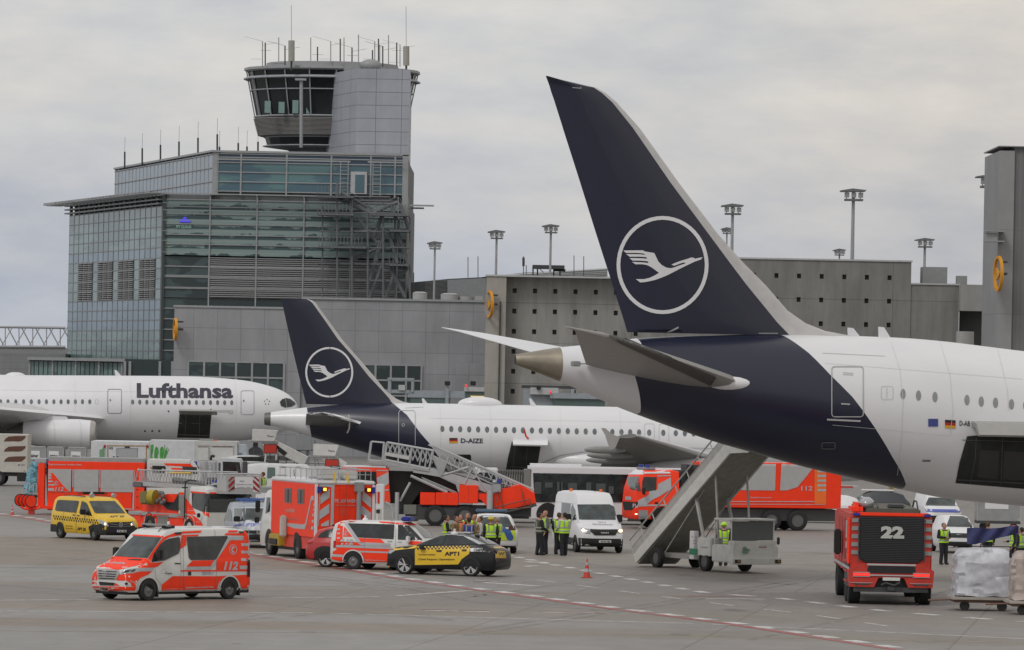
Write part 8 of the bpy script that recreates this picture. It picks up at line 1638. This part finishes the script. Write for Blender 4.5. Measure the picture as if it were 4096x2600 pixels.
def body_parts(pose):
    if pose in _P: return _P[pose]
    ar, al, fr_, fl_ = POSE[pose]; out = {}
    def torso(b, k=1.0, z0=.90, z1=1.5):
        pr = [(.86,.10,.15),(.93,.125,.175),(1.02,.12,.165),(1.15,.115,.155),(1.28,.125,.17),(1.38,.12,.185),(1.44,.105,.185),(1.49,.08,.13),(1.52,.06,.07)]
        pr = [r for r in pr if z0 <= r[0] <= z1]; b.loft([[(rx*k*cos(2*pi*i/20)*(1), ry*k*sin(2*pi*i/20), z) for i in range(20)] for z, rx, ry in pr])
    b = B(); torso(b, 1, .8, 1.6); b.cyl((0, 0, 1.47), (.015, 0, 1.60), .058, .052)
    b.loft([[(.02+x+rx*cos(2*pi*i/18), ry*sin(2*pi*i/18), z) for i in range(18)] for z, x, rx, ry in ((1.545,.035,.045,.035),(1.565,.03,.075,.055),(1.60,.012,.09,.068),(1.65,0,.096,.076),(1.70,-.005,.098,.078),(1.745,-.01,.086,.070),(1.775,-.01,.055,.048),(1.785,-.01,.02,.02))])
    b.ell((.12, 0, 1.635), (.022, .014, .028), 8, 6); b.ell((.112, 0, 1.592), (.012, .026, .008), 8, 6)
    for s_ in (-1, 1): b.ell((.005, s_*.082, 1.645), (.018, .012, .03), 8, 6); b.ell((.098, s_*.032, 1.668), (.014, .016, .010), 8, 6)
    for arm in (ar, al):
        chain(b, [V(p) for p in arm], [.058, .043, .028]); w = V(arm[2]); d = (w-V(arm[1])).normalized(); sd = V((0, 1, 0)) if abs(d.y) < .7 else V((1, 0, 0)); sd = (sd-d*sd.dot(d)).normalized(); nn = d.cross(sd)
        pc = w+d*.055
        b.ell((w+d*.03), (.03, .03, .03), 8, 6); b.cyl(w+d*.02, w+d*.09, .026, .036, n=10)
        for i, (o_, ln) in enumerate(((-.030, .066), (-.010, .078), (.011, .073), (.030, .056))):
            p0 = w+d*.085+sd*o_; p1 = p0+d*ln*.5+nn*.008; p2 = p1+d*ln*.45+nn*.022; chain(b, [p0, p1, p2], [.0105, .010, .009], 8)
        th = -1 if arm is ar else 1; p0 = w+d*.035-sd*.028*th; p1 = p0-sd*.026*th+d*.03; p2 = p1+d*.032; chain(b, [p0, p1, p2], [.012, .011, .010], 8)
    legs = []
    for s_, ft in ((-1, fr_), (1, fl_)):
        lg = [V((0, s_*.09, .90)), V((ft[0]*.5+.025, s_*.095, .49)), V((ft[0], ft[1], .09))]; legs.append(lg); chain(b, lg, [.088, .056, .040]); b.ell((ft[0]+.06, ft[1], .04), (.12, .042, .04), 12, 8)
    out['body'] = fused(b, 'body', SKN, None, .0115)
    b = B(); torso(b, 1.12, .85, 1.0); 
    for lg in legs: chain(b, [lg[0], lg[1], lg[2]+V((0, 0, -.02))], [.108, .082, .068])
    out['trousers'] = fused(b, 'trousers', DRK, None, .018)
    b = B()
    for ft in (fr_, fl_): b.ell((ft[0]+.055, ft[1], .052), (.145, .055, .052), 12, 8); b.cyl((ft[0], ft[1], .05), (ft[0], ft[1], .16), .055)
    out['boots'] = fused(b, 'boots', BLK, None, .016)
    b = B(); torso(b, 1.10, .88, 1.50)
    for arm in (ar, al): chain(b, [V(arm[0]), V(arm[1]), V(arm[1]).lerp(V(arm[2]), .93)], [.076, .060, .043])
    out['jacket'] = fused(b, 'jacket', DRK, None, .018)
    b = B(); torso(b, 1.22, .90, 1.46)
    for s_ in (-1, 1): b.ell((0, s_*.17, 1.44), (.10, .075, .06), 12, 8)
    out['vest'] = fused(b, 'vest', HIV, None, .018)
    b = B()
    for z, k in ((1.03, 1.255), (1.17, 1.27)):
        rx, ry = (.12*k+.005, .165*k+.005) if z < 1.1 else (.116*k+.005, .157*k+.005); R_ = [[((rx+dd)*cos(2*pi*i/24), (ry+dd)*sin(2*pi*i/24), zz) for i in range(24)] for zz, dd in ((z-.025, 0), (z-.022, .006), (z+.022, .006), (z+.025, 0))]; b.loft(R_)
    for y in (-.1, .1):
        for x in (-.155, .15): b.box(x-.01, x+.01, y-.022, y+.022, 1.2, 1.44)
    bmesh.ops.recalc_face_normals(b.bm, faces=b.bm.faces); me = bpy.data.meshes.new('reflective_band'); b.bm.to_mesh(me); b.bm.free(); out['reflective_band'] = me
    b = B(); b.ell((-.012, 0, 1.705), (.104, .086, .092), 18, 12); b.ell((-.045, 0, 1.66), (.072, .082, .075), 14, 10)
    for v in b.bm.verts:
        if v.co.x > .055 and v.co.z < 1.735: v.co.x = .055
    out['hair'] = fused(b, 'hair', DRK, None, .014)
    b = B(); b.ell((0, 0, 1.73), (.145, .118, .10), 18, 12); b.cyl((0.01, 0, 1.70), (.01, 0, 1.715), .165, .15, n=18); out['helmet'] = fused(b, 'helmet', YEL, None, .014)
    _P[pose] = out; return out
HAIR = {'d': (.02, .015, .012), 'b': (.08, .045, .025), 'g': (.28, .27, .26)}
KHK = mat('khaki_turnout', (.24, .16, .07), .85, var=.15, scale=9); WSH = mat('white_shirt', (.50, .51, .52), .8); BVT = mat('blue_vest', (.03, .06, .30), .7)
def person(px, d, yaw, pose, label, vest=HIV, jacket=DRK, trousers=DRK, hair='d', k=1.0, hat=None, py=None, group=None, extra=None):
    p = W(px, 1476, d) if py is None else G(px, py); fr = Fr(yaw, 0, 0, d=1); fr.O = V((p.x, p.y, 0)); t = Thing('person', label, 'person', fr, group); P_ = body_parts(pose)
    def add(n, m, nm=None):
        me = P_[n]; o = bpy.data.objects.new(nm or n, me); COL.objects.link(o); o.parent = t.o
        if not me.materials: me.materials.append(m)
        o.material_slots[0].link = 'OBJECT'; o.material_slots[0].material = m; return o
    add('body', SKN); add('trousers', trousers); add('boots', BLK); add('jacket', jacket)
    if vest: add('vest', vest); add('reflective_band', mat('band_silver', (.38, .39, .38), .4))
    if hat: add('helmet', hat)
    elif hair: add('hair', mat('hair_'+{'d': 'dark', 'b': 'brown', 'g': 'grey'}[hair], HAIR[hair], .8))
    t.o.scale = (k*1.06, k*1.12, k)
    if extra == 'garment':
        b = B(); b.loft([[(x+r*cos(2*pi*i/10)*.5, y+r*sin(2*pi*i/10), z) for i in range(10)] for x, y, z, r in ((.38,-.1,1.10,.05),(.42,-.14,.95,.11),(.43,-.17,.75,.16),(.42,-.18,.58,.14))]); g_ = b.build('held_vest', HIV, smooth=50); g_.parent = t.o
    if extra == 'papers':
        b = B(); b.box(.28, .5, -.1, .1, 1.08, 1.095); g_ = b.build('clipboard', WSH, smooth=0); g_.parent = t.o; g_.rotation_euler = (0, 0, 0)
    return t
GR = 'people talking beside the police car'
person(1797, 239.5, 10, 'fold', 'person in black top and yellow vest at the left end of the group', group=GR)
person(1835, 238.5, -20, 'talk', 'person in tan turnout jacket with pale sleeves, second from the left in the group', jacket=KHK, vest=None, hair='b', group=GR)
person(1856, 241, -120, 'rest', 'person in orange vest half hidden in the middle of the group', vest=HIO, hair='b', group=GR)
person(1888, 237.5, 92, 'fold', 'person seen from behind in blue vest with tan sleeves', vest=BVT, jacket=KHK, hair='d', group=GR, k=.99)
person(1882, 242.5, -90, 'rest', 'dark-haired person behind the blue-vested one', jacket=DRK, group=GR, k=1.02)
person(1912, 240, 175, 'talk', 'tall bald person in yellow vest over tan sleeves, turned left', jacket=KHK, hair=None, group=GR, k=1.03)
person(1932, 239, 190, 'rest', 'person in khaki jacket with white sleeve right of the bald one', jacket=WSH, vest=KHK, hair='b', group=GR)
person(1976, 238, 95, 'rest', 'person seen from behind in yellow vest, black sleeves and yellow helmet', hat=mat('helmet_yellow', (.55, .45, .05), .5), group=GR, k=1.0)
person(2002, 238.5, 150, 'rest', 'grey-haired person in white shirt and yellow vest at the right end of the group', jacket=WSH, hair='g', group=GR, k=1.0)
GQ = 'people standing by the tall white van'
person(2156, 0, 20, 'hold', 'person in dark jacket with yellow shoulder pack holding papers', py=2221, jacket=DRK, vest=mat('hi_vis_dark', (.06, .07, .03), .8), group=GQ, extra='papers', k=1.02)
person(2180, 0, 195, 'rest', 'bald person in grey and yellow striped vest facing left', py=2217, hair=None, jacket=mat('grey_shirt', (.12, .13, .14), .8), group=GQ, k=1.06)
person(2234, 0, 60, 'talk', 'person in yellow vest half hidden by the one holding a spare vest', py=2218, hair='b', group=GQ, k=1.02)
person(2256, 0, 120, 'hold', 'person in white shirt and yellow vest from behind holding a spare yellow vest', py=2223, jacket=WSH, hair='d', group=GQ, extra='garment', k=1.04)
t = person(1060, 290, 160, 'talk', 'loader in yellow vest and trousers between silver container and white van', trousers=HIV, hair='b'); t.o.location.z = .72
b = B(); p_ = t.fr.O; b.box(p_.x-1.0, p_.x+2.2, p_.y-.5, p_.y+1.5, .3, .70, .02); b.cyl((p_.x-.6, p_.y-.4, .17), (p_.x-.6, p_.y-.2, .17), .17); b.cyl((p_.x+1.8, p_.y-.4, .17), (p_.x+1.8, p_.y-.2, .17), .17); tag(b.build('cargo_dolly', mat('pale_metal', 0)), 'low pale cargo dolly the loader stands on', 'dolly')
person(2908, 236, 100, 'rest', 'worker in yellow vest and cap standing behind the mobile stairs', hat=mat('cap_lime', (.45, .75, .05), .7))
t = person(3788, 243, -60, 'fold', 'worker in yellow and orange vest left of the small white car', hair='b')
person(3964, 246, 80, 'rest', 'worker in yellow vest behind the blue sheet', hair='b')
person(4066, 240, 190, 'talk', 'worker with red helmet at the right end of the blue sheet', hat=mat('helmet_red', (.5, .05, .02), .5))
person(4098, 238, 140, 'rest', 'worker in yellow vest cut off by the right edge', hair='d')
person(3322, 330, -90, 'rest', 'distant worker in yellow vest beside the tanker rear', hair='d')
